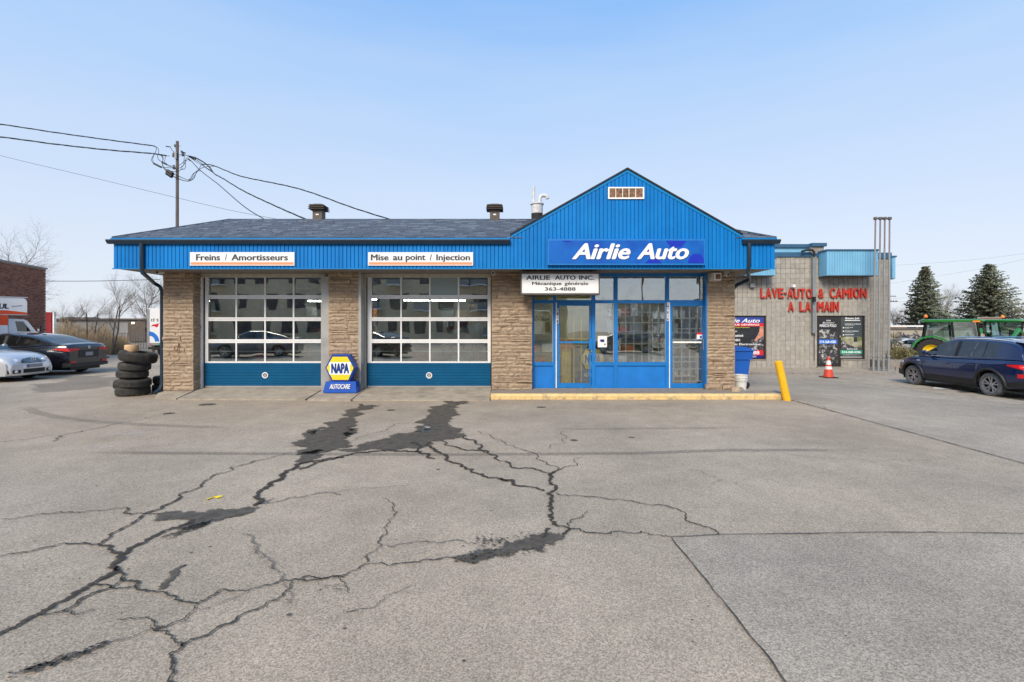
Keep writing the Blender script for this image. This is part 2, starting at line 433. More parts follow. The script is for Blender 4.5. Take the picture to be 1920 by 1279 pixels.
class B:
    def __init__(s): s.v = []; s.f = []; s.a = None
    def add(s, vs, fs):
        k = len(s.v); s.v += [tuple(p) for p in vs]; s.f += [tuple(i + k for i in q) for q in fs]
        return s
    def box(s, x0, x1, y0, y1, z0, z1):
        if x0 > x1: x0, x1 = x1, x0
        if y0 > y1: y0, y1 = y1, y0
        if z0 > z1: z0, z1 = z1, z0
        return s.add([(x0, y0, z0), (x1, y0, z0), (x1, y1, z0), (x0, y1, z0), (x0, y0, z1), (x1, y0, z1), (x1, y1, z1), (x0, y1, z1)],
                     [(0, 3, 2, 1), (4, 5, 6, 7), (0, 1, 5, 4), (1, 2, 6, 5), (2, 3, 7, 6), (3, 0, 4, 7)])
    def bbox(s, x0, x1, y0, y1, z0, z1, c=.01):
        """box with chamfered long edges seen from the front (-Y)"""
        pts = [(x0, y0 + c, z0), (x1, y0 + c, z0), (x1, y0 + c, z1), (x0, y0 + c, z1),
               (x0 + c, y0, z0 + c), (x1 - c, y0, z0 + c), (x1 - c, y0, z1 - c), (x0 + c, y0, z1 - c),
               (x0, y1, z0), (x1, y1, z0), (x1, y1, z1), (x0, y1, z1)]
        return s.add(pts, [(4, 5, 6, 7), (0, 1, 5, 4), (1, 2, 6, 5), (2, 3, 7, 6), (3, 0, 4, 7), (1, 0, 8, 9), (2, 1, 9, 10), (3, 2, 10, 11), (0, 3, 11, 8), (9, 8, 11, 10)])
    def quad(s, a, b, c, d): return s.add([a, b, c, d], [(0, 1, 2, 3)])
    def poly(s, pts):
        return s.add(pts, [tuple(range(len(pts)))])
    def prism_y(s, pts, y0, y1):
        """pts (x,z) counter-clockwise seen from -Y, extruded from y0 (front) to y1"""
        n = len(pts)
        vs = [(x, y0, z) for x, z in pts] + [(x, y1, z) for x, z in pts]
        fs = [tuple(range(n)), tuple(reversed(range(n, 2 * n)))]
        fs += [(i, i + n, (i + 1) % n + n, (i + 1) % n) for i in range(n)]
        return s.add(vs, fs)
    def tube(s, pts, r, n=8, cap=True):
        pts = [Vector(p) for p in pts]
        rs = r if isinstance(r, (list, tuple)) else [r] * len(pts)
        vs = []; fs = []
        up = None
        for i, p in enumerate(pts):
            d = (pts[min(i + 1, len(pts) - 1)] - pts[max(i - 1, 0)])
            if d.length < 1e-9: d = Vector((0, 0, 1))
            d.normalize()
            if up is None:
                up = Vector((0, 0, 1)) if abs(d.z) < .9 else Vector((1, 0, 0))
            a = d.cross(up)
            if a.length < 1e-4: a = d.cross(Vector((0, 1, 0)))
            a.normalize(); b = a.cross(d); up = b
            for k in range(n):
                t = 2 * math.pi * k / n
                vs.append(p + (a * math.cos(t) + b * math.sin(t)) * rs[i])
        for i in range(len(pts) - 1):
            for k in range(n):
                fs.append((i * n + k, i * n + (k + 1) % n, (i + 1) * n + (k + 1) % n, (i + 1) * n + k))
        if cap:
            fs.append(tuple(range(n))); fs.append(tuple(reversed(range((len(pts) - 1) * n, len(pts) * n))))
        return s.add(vs, fs)
    def lathe(s, prof, c, axis='z', n=24, closed=False):
        """prof: (r, h) along the axis"""
        vs = []; fs = []; m = len(prof)
        for k in range(n):
            t = 2 * math.pi * k / n
            for r, h in prof:
                u, w = r * math.cos(t), r * math.sin(t)
                if axis == 'z': vs.append((c[0] + u, c[1] + w, c[2] + h))
                elif axis == 'y': vs.append((c[0] + w, c[1] + h, c[2] + u))
                else: vs.append((c[0] + h, c[1] + u, c[2] + w))
        for k in range(n):
            k2 = (k + 1) % n
            for j in range(m if closed else m - 1):
                j2 = (j + 1) % m
                fs.append((k * m + j, k2 * m + j, k2 * m + j2, k * m + j2))
        return s.add(vs, fs)
    def build(s, name, mat, parent=None, world=True, smooth=None, label=None, cat=None, group=None, kind=None, origin=None):
        me = bpy.data.meshes.new(name)
        o3 = Vector((0, 0, 0))
        root = parent
        if parent is not None and world:
            p = parent
            while p is not None:
                o3 += ORG.get(p.name, Vector((0, 0, 0))) if p.parent is None else p.location
                p = p.parent
        if origin is not None and parent is None: o3 = Vector(origin)
        me.from_pydata([(x - o3.x, y - o3.y, z - o3.z) for x, y, z in s.v], [], s.f)
        if s.a is not None:
            at = me.attributes.new('cov', 'FLOAT', 'POINT')
            for i, q in enumerate(s.a): at.data[i].value = q
        me.validate(); me.update()
        if smooth is not None:
            for p in me.polygons: p.use_smooth = True
            try: me.set_sharp_from_angle(angle=R(smooth))
            except Exception: pass
        me.materials.append(MATS[mat] if isinstance(mat, str) else mat)
        ob = bpy.data.objects.new(name, me)
        col.objects.link(ob)
        if parent is not None: ob.parent = parent
        elif origin is not None: ob.location = origin; ORG[ob.name] = Vector(origin)
        else: ORG[ob.name] = Vector((0, 0, 0))
        return tag(ob, label, cat, group, kind)

def inst(name, mesh, parent, loc, scale=(1, 1, 1), rot=(0, 0, 0), kind=None):
    """another object on a shared mesh; loc is in the world, parent roots are unrotated"""
    o = bpy.data.objects.new(name, mesh); col.objects.link(o)
    off = Vector((0, 0, 0)); p = parent
    while p is not None:
        off += ORG.get(p.name, Vector((0, 0, 0))) if p.parent is None else p.location
        p = p.parent
    o.parent = parent
    o.location = Vector(loc) - off; o.scale = scale; o.rotation_euler = rot
    if kind: o['kind'] = kind
    return o

def copy_tree(o, parent=None):
    c = o.copy(); col.objects.link(c); c.parent = parent
    for ch in list(o.children): copy_tree(ch, c)
    return c

def text(s, x0, x1, z0, z1, y, mat, parent, name='lettering', depth=.004, shear=0.0, bold=0.0, mirror=False, vert=False, facing='front', world=True, space=1.0, label=None, align_h=True):
    """lettering fitted to the rectangle, standing proud of plane y towards -Y"""
    cu = bpy.data.curves.new(name, 'FONT')
    cu.body = s; cu.size = 1; cu.shear = shear; cu.resolution_u = 3; cu.extrude = .5
    cu.space_character = space
    if vert: cu.space_line = .85; cu.align_x = 'CENTER'
    tmp = bpy.data.objects.new('tmp', cu)
    me = bpy.data.meshes.new_from_object(tmp)
    bpy.data.objects.remove(tmp)
    if not me.vertices: return None
    if bold:        # heavier strokes: the same outline again, shifted by a hair each way
        v0 = [tuple(v.co) for v in me.vertices]; f0 = [tuple(p.vertices) for p in me.polygons]
        vs, fs = [], []
        for i, (bx, by) in enumerate(((0, 0), (bold, 0), (-bold, 0), (0, bold * .6), (0, -bold * .6), (bold * .7, bold * .4), (-bold * .7, -bold * .4))):
            k = len(vs)
            vs += [(x + bx, y + by, z * (1 - .06 * i)) for x, y, z in v0]; fs += [tuple(j + k for j in q) for q in f0]
        me = bpy.data.meshes.new(name); me.from_pydata(vs, [], fs)
    xs = [v.co.x for v in me.vertices]; ys = [v.co.y for v in me.vertices]
    ax, bx, ay, by = min(xs), max(xs), min(ys), max(ys)
    off = Vector((0, 0, 0))
    if world:
        p = parent
        while p is not None:
            off += ORG.get(p.name, Vector((0, 0, 0))) if p.parent is None else p.location
            p = p.parent
    for v in me.vertices:
        u = (v.co.x - ax) / (bx - ax); w = (v.co.y - ay) / max(1e-6, by - ay)
        if mirror: u = 1 - u
        # depth: front at y-depth
        d = y - (depth * v.co.z * 2 if v.co.z > 0 else 0)
        v.co = Vector((x0 + (x1 - x0) * u, d, z0 + (z1 - z0) * w)) - off
    me.materials.clear(); me.materials.append(MATS[mat])
    o = bpy.data.objects.new(name, me); col.objects.link(o)
    if parent is not None: o.parent = parent
    if label: o['label'] = label
    return o
def ptext(s, px0, px1, py0, py1, D, mat, parent, **k):
    return text(s, PX(px0, D), PX(px1, D), PZ(py1, D), PZ(py0, D), D - k.pop('off', .002), mat, parent, **k)
def prect(b, px0, px1, py0, py1, D, th, y_off=0.0):
    """box whose FRONT face covers the pixel rectangle at distance D"""
    return b.box(PX(px0, D), PX(px1, D), D + y_off, D + y_off + th, PZ(py1, D), PZ(py0, D))

# ================================================================ GROUND
ground = B().quad((-300, -120, 0), (300, -120, 0), (300, 500, 0), (-300, 500, 0)).build('ground', 'asphalt', kind='structure')

def sheet(pts, z, name, mat, parent=None, kind=None, cov=None):
    """flat polygon (x,y) at height z"""
    tri = tessellate_polygon([[Vector((x, y, 0)) for x, y in pts]])
    b = B(); vs = [(x, y, z) for x, y in pts]
    fs = []
    for t in tri:
        a, c, d = (Vector(vs[i]) for i in t)
        fs.append(tuple(t) if (c - a).cross(d - a).z > 0 else tuple(reversed(t)))
    b.add(vs, fs)
    if cov is not None: b.a = [cov] * len(b.v)
    return b.build(name, mat, parent, kind=kind)

# greyer, later asphalt on the right, bounded by the two joints
s1 = G(1480, 750); s1b = G(1918, 869.5)
dx1 = (s1b[0] - s1[0]) / (s1b[1] - s1[1])
seamX = lambda y: s1[0] + (y - s1[1]) * dx1
pz = sheet([(seamX(-3), -3), (60, -3), (60, 19), (seamX(19) + 1.2, 19), (seamX(12), 12)], .004, 'asphalt_patch', 'asphalt_grey', ground)
c1 = G(1256, 1006); c2 = G(1921, 999.5); c3 = G(1472, 1279)
dxc = (c3[0] - c1[0]) / (c3[1] - c1[1])
sheet([c1, (c1[0] + dxc * (-1 - c1[1]), -1), (seamX(-1) - .02, -1), (seamX(c1[1]) - .02, c2[1])], .004, 'asphalt_patch', 'asphalt_grey', ground)

def fract(pts, depth, amp, rnd):
    for _ in range(depth):
        out = [pts[0]]
        for a, b_ in zip(pts, pts[1:]):
            dx, dy = b_[0] - a[0], b_[1] - a[1]
            ln = math.hypot(dx, dy)
            m = rnd.uniform(-amp, amp) * ln
            t = rnd.uniform(.38, .62)
            out.append((a[0] + dx * t - dy / max(ln, 1e-6) * m, a[1] + dy * t + dx / max(ln, 1e-6) * m))
            out.append(b_)
        pts = out
    return pts

def resample(pts, step):
    out = [pts[0]]
    for a, b_ in zip(pts, pts[1:]):
        ln = math.hypot(b_[0] - a[0], b_[1] - a[1]); k = max(1, int(ln / step))
        for i in range(1, k + 1):
            out.append((a[0] + (b_[0] - a[0]) * i / k, a[1] + (b_[1] - a[1]) * i / k))
    return out

def Z2(x, y): return G(x / 2.3734, 740 + y / 2.3734)
def Z3(x, y): return G(560 + x / 2.3734, 740 + y / 2.3734)
def Z4(x, y): return G(1200 + x / 2.372, 740 + y / 2.372)

crk = random.Random(11)
CW_ = .60
def crack(pts, w0, w1=None, mat='crack', z=.012, name='crack', jag=.26, soft=.5, depth=3):
    """strip of varying width along a ground polyline; cov is 1 in the middle and falls at the edges"""
    w1 = w0 if w1 is None else w1
    w0 *= CW_; w1 *= CW_
    pts = resample(pts, .22)
    pts = fract(pts, depth, jag, crk)
    n = len(pts); b = B(); cov = []
    for i, p in enumerate(pts):
        a = pts[max(0, i - 1)]; c = pts[min(n - 1, i + 1)]
        dx, dy = c[0] - a[0], c[1] - a[1]; ln = math.hypot(dx, dy) or 1
        t = i / (n - 1)
        w = (w0 * (1 - t) + w1 * t) * crk.uniform(.55, 1.5)
        nx, ny = -dy / ln, dx / ln
        for k, cv in ((-1, -.05), (-.45, soft), (.45, soft), (1, -.05)):
            b.v.append((p[0] + nx * w * k, p[1] + ny * w * k, z)); cov.append(cv)
    for i in range(n - 1):
        for k in range(3):
            b.f.append((i * 4 + k, i * 4 + k + 1, i * 4 + k + 5, i * 4 + k + 4)[::-1])
    b.a = cov
    return b.build(name, mat, ground)

# --- main cracks (front left)
crack([Z2(-60, 1090), Z2(100, 1022), Z2(175, 985), Z2(240, 940), Z2(330, 890), Z2(420, 843)], .035, .045)
crack([Z2(420, 843), Z2(510, 775), Z2(545, 735), Z2(575, 700)], .05, .05)
crack([Z2(575, 700), Z2(650, 660), Z2(730, 610), Z2(800, 590), Z2(860, 560)], .045, .05)
crack([Z2(1130, 500), Z2(1150, 450), Z2(1200, 400), Z2(1260, 355), Z2(1330, 310)], .055, .07)
crack([Z2(1330, 310), Z2(1380, 300), Z2(1440, 292), Z2(1530, 280)], .05, .06)
crack([Z2(0, 560), Z2(120, 545), Z2(270, 525), Z2(400, 520), Z2(560, 523), Z2(650, 535)], .012, .02)
crack([Z2(640, 535), Z2(720, 500), Z2(800, 445), Z2(900, 400), Z2(1000, 350), Z2(1120, 305), Z2(1300, 258)], .035, .014)
crack([Z2(640, 540), Z2(590, 575), Z2(500, 620), Z2(470, 650), Z2(435, 670)], .03, .028)
crack([Z2(-20, 730), Z2(80, 710), Z2(200, 685), Z2(330, 668), Z2(440, 670), Z2(490, 685), Z2(545, 705)], .016, .035)
crack([Z2(420, 850), Z2(490, 865), Z2(560, 868), Z2(620, 855)], .02, .014)
crack([Z2(500, 860), Z2(440, 880), Z2(380, 905), Z2(340, 940), Z2(280, 968), Z2(180, 990)], .03, .014)
crack([Z2(280, 968), Z2(320, 985), Z2(370, 975), Z2(420, 966)], .014, .006)
crack([Z2(520, 770), Z2(545, 800), Z2(540, 822), Z2(600, 835), Z2(650, 875), Z2(740, 890), Z2(800, 922), Z2(870, 933)], .028, .018)
crack([Z2(500, 860), Z2(540, 822)], .012, .014)
crack([Z2(870, 933), Z2(930, 905), Z2(990, 872), Z2(1080, 878), Z2(1160, 858), Z2(1250, 832)], .014, .016)
crack([Z2(870, 933), Z2(862, 965), Z2(820, 1005), Z2(740, 1040), Z2(690, 1055)], .010, .016)
crack([Z2(870, 960), Z2(930, 955), Z2(1010, 920), Z2(1100, 880)], .006, .010, 'faint_crack')
crack([Z2(1250, 832), Z2(1330, 828), Z2(1430, 825), Z2(1530, 818)], .016, .014)
crack([Z2(1300, 838), Z2(1270, 880), Z2(1200, 925), Z2(1120, 965), Z2(1050, 1010), Z2(960, 1050), Z2(880, 1090), Z2(800, 1130)], .012, .020)
crack([Z2(520, 1010), Z2(600, 1005), Z2(650, 997), Z2(690, 1020), Z2(690, 1060), Z2(760, 1095), Z2(805, 1110), Z2(810, 1130), Z2(750, 1165), Z2(765, 1200), Z2(770, 1290)], .008, .018)
crack([Z2(690, 1055), Z2(600, 1080), Z2(520, 1100), Z2(420, 1135), Z2(300, 1170), Z2(200, 1205), Z2(80, 1245)], .010, .05, soft=.28)
crack([Z2(250, 1178), Z2(400, 1165), Z2(480, 1118)], .03, .02, soft=.2)
crack([Z2(1150, 490), Z2(1250, 477), Z2(1330, 460), Z2(1410, 443), Z2(1519, 450)], .014, .010)
crack([Z2(1150, 490), Z2(1190, 478), Z2(1215, 465)], .03, .01)
crack([Z2(1080, 628), Z2(1150, 670), Z2(1200, 730), Z2(1230, 790), Z2(1250, 832), Z2(1275, 880), Z2(1285, 930)], .03, .022, 'faint_crack', soft=.35)
crack([Z2(235, 210), Z2(265, 185), Z2(330, 172), Z2(410, 155), Z2(540, 128), Z2(700, 98), Z2(760, 80)], .022, .012)
crack([Z2(0, 213), Z2(120, 200), Z2(240, 183)], .016, .012)
crack([Z2(0, 635), Z2(60, 610)], .006, .006, 'faint_crack')
crack([Z2(690, 960 + 50), Z2(700, 1060)], .008)
# --- centre
crack([Z3(-10, 828), Z3(90, 826), Z3(170, 815), Z3(230, 790), Z3(290, 760), Z3(300, 715), Z3(370, 675), Z3(365, 650), Z3(390, 610), Z3(425, 545), Z3(415, 505), Z3(370, 468)], .016, .009)
crack([Z3(180, 815), Z3(205, 850), Z3(218, 895)], .010, .006)
crack([Z3(290, 760), Z3(400, 768), Z3(500, 752), Z3(600, 742), Z3(700, 735)], .012, .020)
crack([Z3(380, 675), Z3(470, 668), Z3(570, 652), Z3(680, 655), Z3(790, 668)], .010, .010)
crack([Z3(210, 975), Z3(280, 960), Z3(345, 948), Z3(390, 905), Z3(440, 885), Z3(495, 857)], .009, .005)
crack([Z3(0, 460), Z3(70, 445), Z3(150, 440), Z3(230, 425), Z3(350, 418), Z3(500, 405)], .010, .006, 'faint_crack')
crack([Z3(150, 445), Z3(200, 455)], .006, .004, 'faint_crack')
crack([Z3(1140, 345), Z3(1120, 375), Z3(1118, 400), Z3(1145, 425), Z3(1125, 460), Z3(1108, 500), Z3(1118, 545), Z3(1140, 585)], .045, .040)
crack([Z3(730, 190), Z3(790, 210), Z3(830, 250), Z3(880, 290), Z3(940, 322), Z3(1010, 328), Z3(1080, 345), Z3(1140, 350)], .05, .028)
crack([Z3(640, 210), Z3(700, 235), Z3(760, 250), Z3(830, 258)], .045, .04)
crack([Z3(1140, 345), Z3(1190, 322), Z3(1240, 318), Z3(1260, 282)], .02, .008)
crack([Z3(590, 215), Z3(600, 245), Z3(655, 270), Z3(655, 295), Z3(720, 322), Z3(790, 352), Z3(870, 372), Z3(930, 385)], .06, .045)
crack([Z3(900, 378), Z3(950, 385), Z3(1000, 410), Z3(1090, 432)], .07, .03)
crack([Z3(500, 215), Z3(530, 245), Z3(580, 265), Z3(605, 288)], .07, .04)
crack([Z3(800, 165), Z3(850, 182), Z3(905, 205), Z3(960, 230), Z3(1030, 258), Z3(1060, 292), Z3(1150, 335)], .012, .016)
crack([Z3(1180, 165), Z3(1185, 215), Z3(1110, 240)], .010, .008)
crack([Z3(1145, 440), Z3(1220, 450), Z3(1330, 460), Z3(1430, 470), Z3(1519, 486), Z4(60, 495), Z4(130, 502), Z4(200, 545), Z4(240, 575), Z4(300, 592), Z4(350, 627)], .016, .016)
crack([Z3(1140, 585), Z3(1180, 590), Z3(1205, 602), Z3(1170, 625)], .025, .03)
crack([Z3(1205, 602), Z3(1250, 602), Z3(1340, 622), Z3(1430, 612), Z3(1525, 612)], .022, .014)
crack([Z3(1205, 590), Z3(1215, 560), Z3(1260, 540), Z3(1285, 522)], .014, .008)
crack([Z3(1120, 600), Z3(1100, 615), Z3(1080, 640)], .03, .03)
crack([Z3(420, 132), Z3(390, 160), Z3(300, 185), Z3(210, 215)], .012, .010)
crack([Z3(740, 128), Z3(600, 128), Z3(430, 132)], .008, .008, 'faint_crack')
crack([Z2(1260, 238), Z2(1360, 228)], .016, .01)
crack([Z3(550, 300 - 45), Z3(400, 248), Z3(250, 262), Z3(120, 295), Z3(40, 325), Z3(0, 335)], .05, .05)
# --- right joints and faint ones
crack([Z4(130, 636), Z4(350, 626), Z4(700, 622), Z4(1000, 617), Z4(1300, 616), Z4(1750, 622)], .014, .014, 'seam', jag=.03, depth=1)
crack([Z4(0, 614), Z4(40, 626), Z4(130, 636)], .012, .012)
crack([Z4(140, 640), Z4(200, 715), Z4(260, 790), Z4(330, 880), Z4(390, 950), Z4(460, 1040), Z4(520, 1115), Z4(580, 1185), Z4(650, 1290)], .012, .012, 'seam', jag=.04, depth=1, soft=.6)
crack([s1, G(1600, 782), G(1750, 823), G(1940, 875.5)], .020, .016, 'seam', jag=.02, depth=1, soft=.6)
crack([Z4(700, 30), Z4(780, 50), Z4(860, 70), Z4(862, 80)], .02, .012, 'faint_crack')
crack([Z4(420, 252), Z4(600, 262), Z4(720, 275), Z4(860, 288), Z4(1000, 292), Z4(1100, 298), Z4(1300, 297)], .010, .008, 'faint_crack')
crack([Z4(210, 335), Z4(280, 350), Z4(345, 382), Z4(310, 398)], .010, .008, 'faint_crack')
crack([Z4(345, 382), Z4(400, 390)], .010, .006, 'faint_crack')

# --- wet, dark runs of water from the garage doors
def stain(pts, mat='wet_asphalt', z=.008, name='water_stain', grow=.09, jag=.34, c_in=.60):
    pts = fract(pts + [pts[0]], 4, jag, crk)[:-1]
    n = len(pts)
    area = sum(pts[i][0] * pts[(i + 1) % n][1] - pts[(i + 1) % n][0] * pts[i][1] for i in range(n))
    if area < 0: pts.reverse()
    b = B(); vs = [(x, y, z) for x, y in pts]
    tri = tessellate_polygon([[Vector((x, y, 0)) for x, y in pts]])
    b.add(vs, [tuple(t) if (Vector(vs[t[1]]) - Vector(vs[t[0]])).cross(Vector(vs[t[2]]) - Vector(vs[t[0]])).z > 0 else tuple(reversed(t)) for t in tri])
    cov = [c_in] * n
    out = []
    for i in range(n):
        a = pts[i - 1]; c = pts[(i + 1) % n]
        dx, dy = c[0] - a[0], c[1] - a[1]; ln = math.hypot(dx, dy) or 1
        g = grow * crk.uniform(.5, 1.4)
        out.append((pts[i][0] + dy / ln * g, pts[i][1] - dx / ln * g, z))
    b.v += out; cov += [-.1] * n
    for i in range(n):
        j = (i + 1) % n
        b.f.append((i, n + i, n + j, j))
    b.a = cov
    return b.build(name, mat, ground)
stain([Z3(275, 42), Z3(365, 50), Z3(330, 62), Z3(265, 95), Z3(250, 118), Z3(210, 150), Z3(240, 160), Z3(205, 190), Z3(160, 245), Z3(120, 255), Z3(60, 265), Z3(-10, 270), Z3(40, 235), Z3(30, 200), Z3(60, 165), Z3(130, 150), Z3(190, 110), Z3(215, 75)])
stain([Z3(40, 160), Z3(95, 146), Z3(150, 150), Z3(90, 156), Z3(70, 172), Z3(50, 178)], grow=.04)
stain([Z3(210, 150), Z3(262, 155), Z3(255, 172), Z3(210, 190), Z3(235, 165)], grow=.04)
stain([Z3(640, 28), Z3(750, 30), Z3(735, 42), Z3(670, 42)])
stain([Z3(590, 60), Z3(715, 46), Z3(700, 80), Z3(675, 105), Z3(675, 140), Z3(725, 152), Z3(735, 188), Z3(690, 200), Z3(600, 205), Z3(560, 235), Z3(480, 238), Z3(300, 246), Z3(180, 246), Z3(330, 210), Z3(420, 182), Z3(540, 165), Z3(565, 135), Z3(570, 95)])
stain([Z3(530, 140), Z3(560, 138), Z3(550, 150), Z3(575, 162), Z3(545, 168), Z3(528, 150)], grow=.03)
stain([Z2(660, 535), Z2(740, 525), Z2(860, 525), Z2(980, 512), Z2(1110, 505), Z2(1150, 505), Z2(1120, 525), Z2(1040, 545), Z2(930, 570), Z2(860, 600), Z2(790, 600), Z2(850, 568), Z2(780, 556), Z2(700, 552)], grow=.05)
stain([Z2(840, 590), Z2(900, 570), Z2(950, 560), Z2(900, 590), Z2(820, 615), Z2(720, 640)], mat='oil_spot', grow=.06)
stain([Z3(690, 735), Z3(790, 722), Z3(830, 690), Z3(930, 662), Z3(1010, 645), Z3(1080, 632), Z3(1180, 630), Z3(1150, 650), Z3(1090, 668), Z3(1085, 700), Z3(1060, 690), Z3(980, 695), Z3(930, 718), Z3(820, 735), Z3(740, 745)], grow=.06)
stain([Z3(800, 660), Z3(860, 650), Z3(920, 655), Z3(880, 680), Z3(820, 690)], mat='oil_spot', grow=.07, c_in=.3)
stain([Z2(700, 872), Z2(735, 835), Z2(770, 800), Z2(795, 770), Z2(825, 760), Z2(800, 790), Z2(775, 825), Z2(740, 865)], grow=.012, name='water_stain')
stain([Z2(1375, 255), Z2(1440, 250), Z2(1420, 275), Z2(1385, 298), Z2(1340, 310), Z2(1325, 295), Z2(1350, 280), Z2(1340, 270)], grow=.05)
def splatter(f, x0, x1, y0, y1, n, s_=.012, ymid=None):
    b = B()
    for _ in range(int(n * .6)):
        u = crk.random(); x = x0 + (x1 - x0) * u; yb = (y0 + (y1 - y0) * u) if ymid is None else ymid(u)
        y = yb + crk.gauss(0, 1) * (8 if ymid is None else 14)
        p = f(x, y); r_ = s_ * crk.uniform(.2, .85); a0 = crk.uniform(0, 6)
        b.add([(p[0] + math.cos(a0 + k * 1.05) * r_ * crk.uniform(.6, 1.6), p[1] + math.sin(a0 + k * 1.05) * r_ * crk.uniform(.5, 1), .014) for k in range(6)], [tuple(range(6))])
    b.a = [.62] * len(b.v)
    o = b.build('water_splatter', 'wet_asphalt', ground, kind='stuff')
splatter(Z3, 690, 900, 742, 700, 110, .016)
splatter(Z3, 790, 930, 660, 645, 150, .016, lambda u: 650 + 10 * u)
splatter(Z3, 950, 1090, 640, 625, 60, .014)
splatter(Z3, 820, 1100, 740, 690, 60, .012)
splatter(Z2, 110, 480, 1240, 1115, 150, .016)
splatter(Z2, 20, 300, 1260, 1180, 60, .012)
splatter(Z2, 720, 900, 640, 590, 90, .014)
splatter(Z2, 690, 830, 1052, 1010, 40, .012)
splatter(Z2, 1060, 1260, 640, 820, 40, .012)
splatter(Z3, 80, 200, 850, 865, 30, .012)
splatter(Z2, 1200, 1300, 925, 920, 16, .012)
for (x, y, w, f) in [(1285, 985, 22, Z2), (1080, 57, 34, Z3), (410, 70, 34, Z3), (1225, 204, 30, Z3), (620, 335, 16, Z3), (735, 1190, 14, Z3), (205, 1045, 14, Z3), (428, 408, 9, Z2), (935, 680, 12, Z2), (820, 765, 14, Z2), (850, 706, 14, Z2), (1480, 192, 24, Z3),
                     (235, 1103, 10, Z4), (232, 1006, 10, Z4), (915, 1078, 9, Z4), (428, 396, 9, Z4), (302, 945, 8, Z4), (380, 382, 8, Z2), (570, 780, 10, Z2), (855, 520, 12, Z3), (925, 45, 60, Z2), (750, 85, 40, Z2), (1205, 1060, 0, Z4), (895, 420, 8, Z4), (730, 677, 12, Z3), (95, 872, 12, Z3)]:
    if not w: continue
    p = f(x, y)
    rw = w * .5 / 2.3734 * p[1] / F
    stain([(p[0] + math.cos(t) * rw * 1.1, p[1] + math.sin(t) * rw * .9) for t in [k * math.pi / 4 for k in range(8)]], mat='oil_spot', grow=rw * .5, name='oil_spot')
for (x, y, w, f) in [(540, 960, 60, Z4), (770, 525, 60, Z4), (1440, 820, 60, Z4), (400, 500, 70, Z4)]:
    p = f(x, y); rw = w * .8 / 2.3734 * p[1] / F
    stain([(p[0] + math.cos(t) * rw * 1.1, p[1] + math.sin(t) * rw * .9) for t in [k * math.pi / 4 for k in range(8)]], mat='tyre_mark', grow=rw * .5, name='oil_spot', c_in=.38)

def band(pts, w, mat='tyre_mark', name='tyre_mark', z=.006, c=.55):
    pts = resample(pts, .5); b = B(); cov = []
    n = len(pts)
    for i, p in enumerate(pts):
        a = pts[max(0, i - 1)]; q = pts[min(n - 1, i + 1)]
        dx, dy = q[0] - a[0], q[1] - a[1]; ln = math.hypot(dx, dy) or 1
        e = min(1, i / 4, (n - 1 - i) / 4)
        for k, cv in ((-1, 0), (-.6, c), (.6, c), (1, 0)):
            b.v.append((p[0] - dy / ln * w / 2 * k, p[1] + dx / ln * w / 2 * k, z)); cov.append(cv * e)
    for i in range(n - 1):
        for k in range(3): b.f.append((i * 4 + k, i * 4 + k + 1, i * 4 + k + 5, i * 4 + k + 4)[::-1])
    b.a = cov
    return b.build(name, mat, ground)
band([Z2(-200, 240), Z2(0, 246), Z2(400, 258), Z2(800, 262), Z2(1519, 266), Z3(700, 268), Z3(1519, 262), Z4(400, 248), Z4(900, 248), Z4(1500, 252)], .22, c=.68)
band([Z2(-200, 200), Z2(0, 208), Z2(250, 228), Z2(500, 240), Z2(900, 246)], .2, c=.5)
band([Z3(640, 157), Z3(1100, 155), Z3(1519, 152), Z4(500, 148), Z4(1000, 150)], .20, c=.6)
band([Z2(380, 0), Z2(250, 12), Z2(140, 32), Z2(112, 55), Z2(160, 80), Z2(260, 102), Z2(420, 120), Z2(620, 134), Z2(900, 145), Z2(1400, 152)], .30, c=.62)
band([Z2(-100, 126), Z2(100, 138), Z2(350, 150), Z2(700, 158), Z2(1000, 156)], .2, c=.5)
band([Z2(0, 50), Z2(120, 30), Z2(300, 10)], .2, c=.55)
band([Z2(0, 75), Z2(100, 68)], .15, c=.5)
for pts in ([Z2(540, 165), Z2(640, 165), Z2(650, 180), Z2(560, 182)], [Z2(400, 225), Z2(520, 235), Z2(450, 240)], [Z3(540, 145), Z3(590, 148), Z3(600, 158), Z3(550, 158)]):
    stain(pts, mat='dusty_patch', name='dust_patch', grow=.15)
# damp, dark asphalt by the parked cars
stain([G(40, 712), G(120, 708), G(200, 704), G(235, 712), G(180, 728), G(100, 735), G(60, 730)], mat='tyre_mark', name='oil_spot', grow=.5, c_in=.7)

# light concrete strip and edges under the blue car
sheet([G(1603, 717.5), G(1640, 715.5), G(1720, 711), G(1800, 711), G(1935, 722), G(1990, 775), G(1920, 763), G(1800, 745), G(1700, 730.5)], .008, 'concrete_strip', 'concrete', ground)
B().quad((*G(1748, 729.5), .016), (*G(1786, 731), .016), (*G(1783, 728.5), .016), (*G(1752, 727.2), .016)).build('painted_line', 'flat_white', ground)
stain([G(1800, 735), G(1830, 734), G(1828, 737), G(1802, 737)], mat='oil_spot', name='oil_spot', z=.014)
stain([G(1880, 744), G(1935, 746), G(1930, 753), G(1890, 748)], mat='oil_spot', name='oil_spot', z=.014)

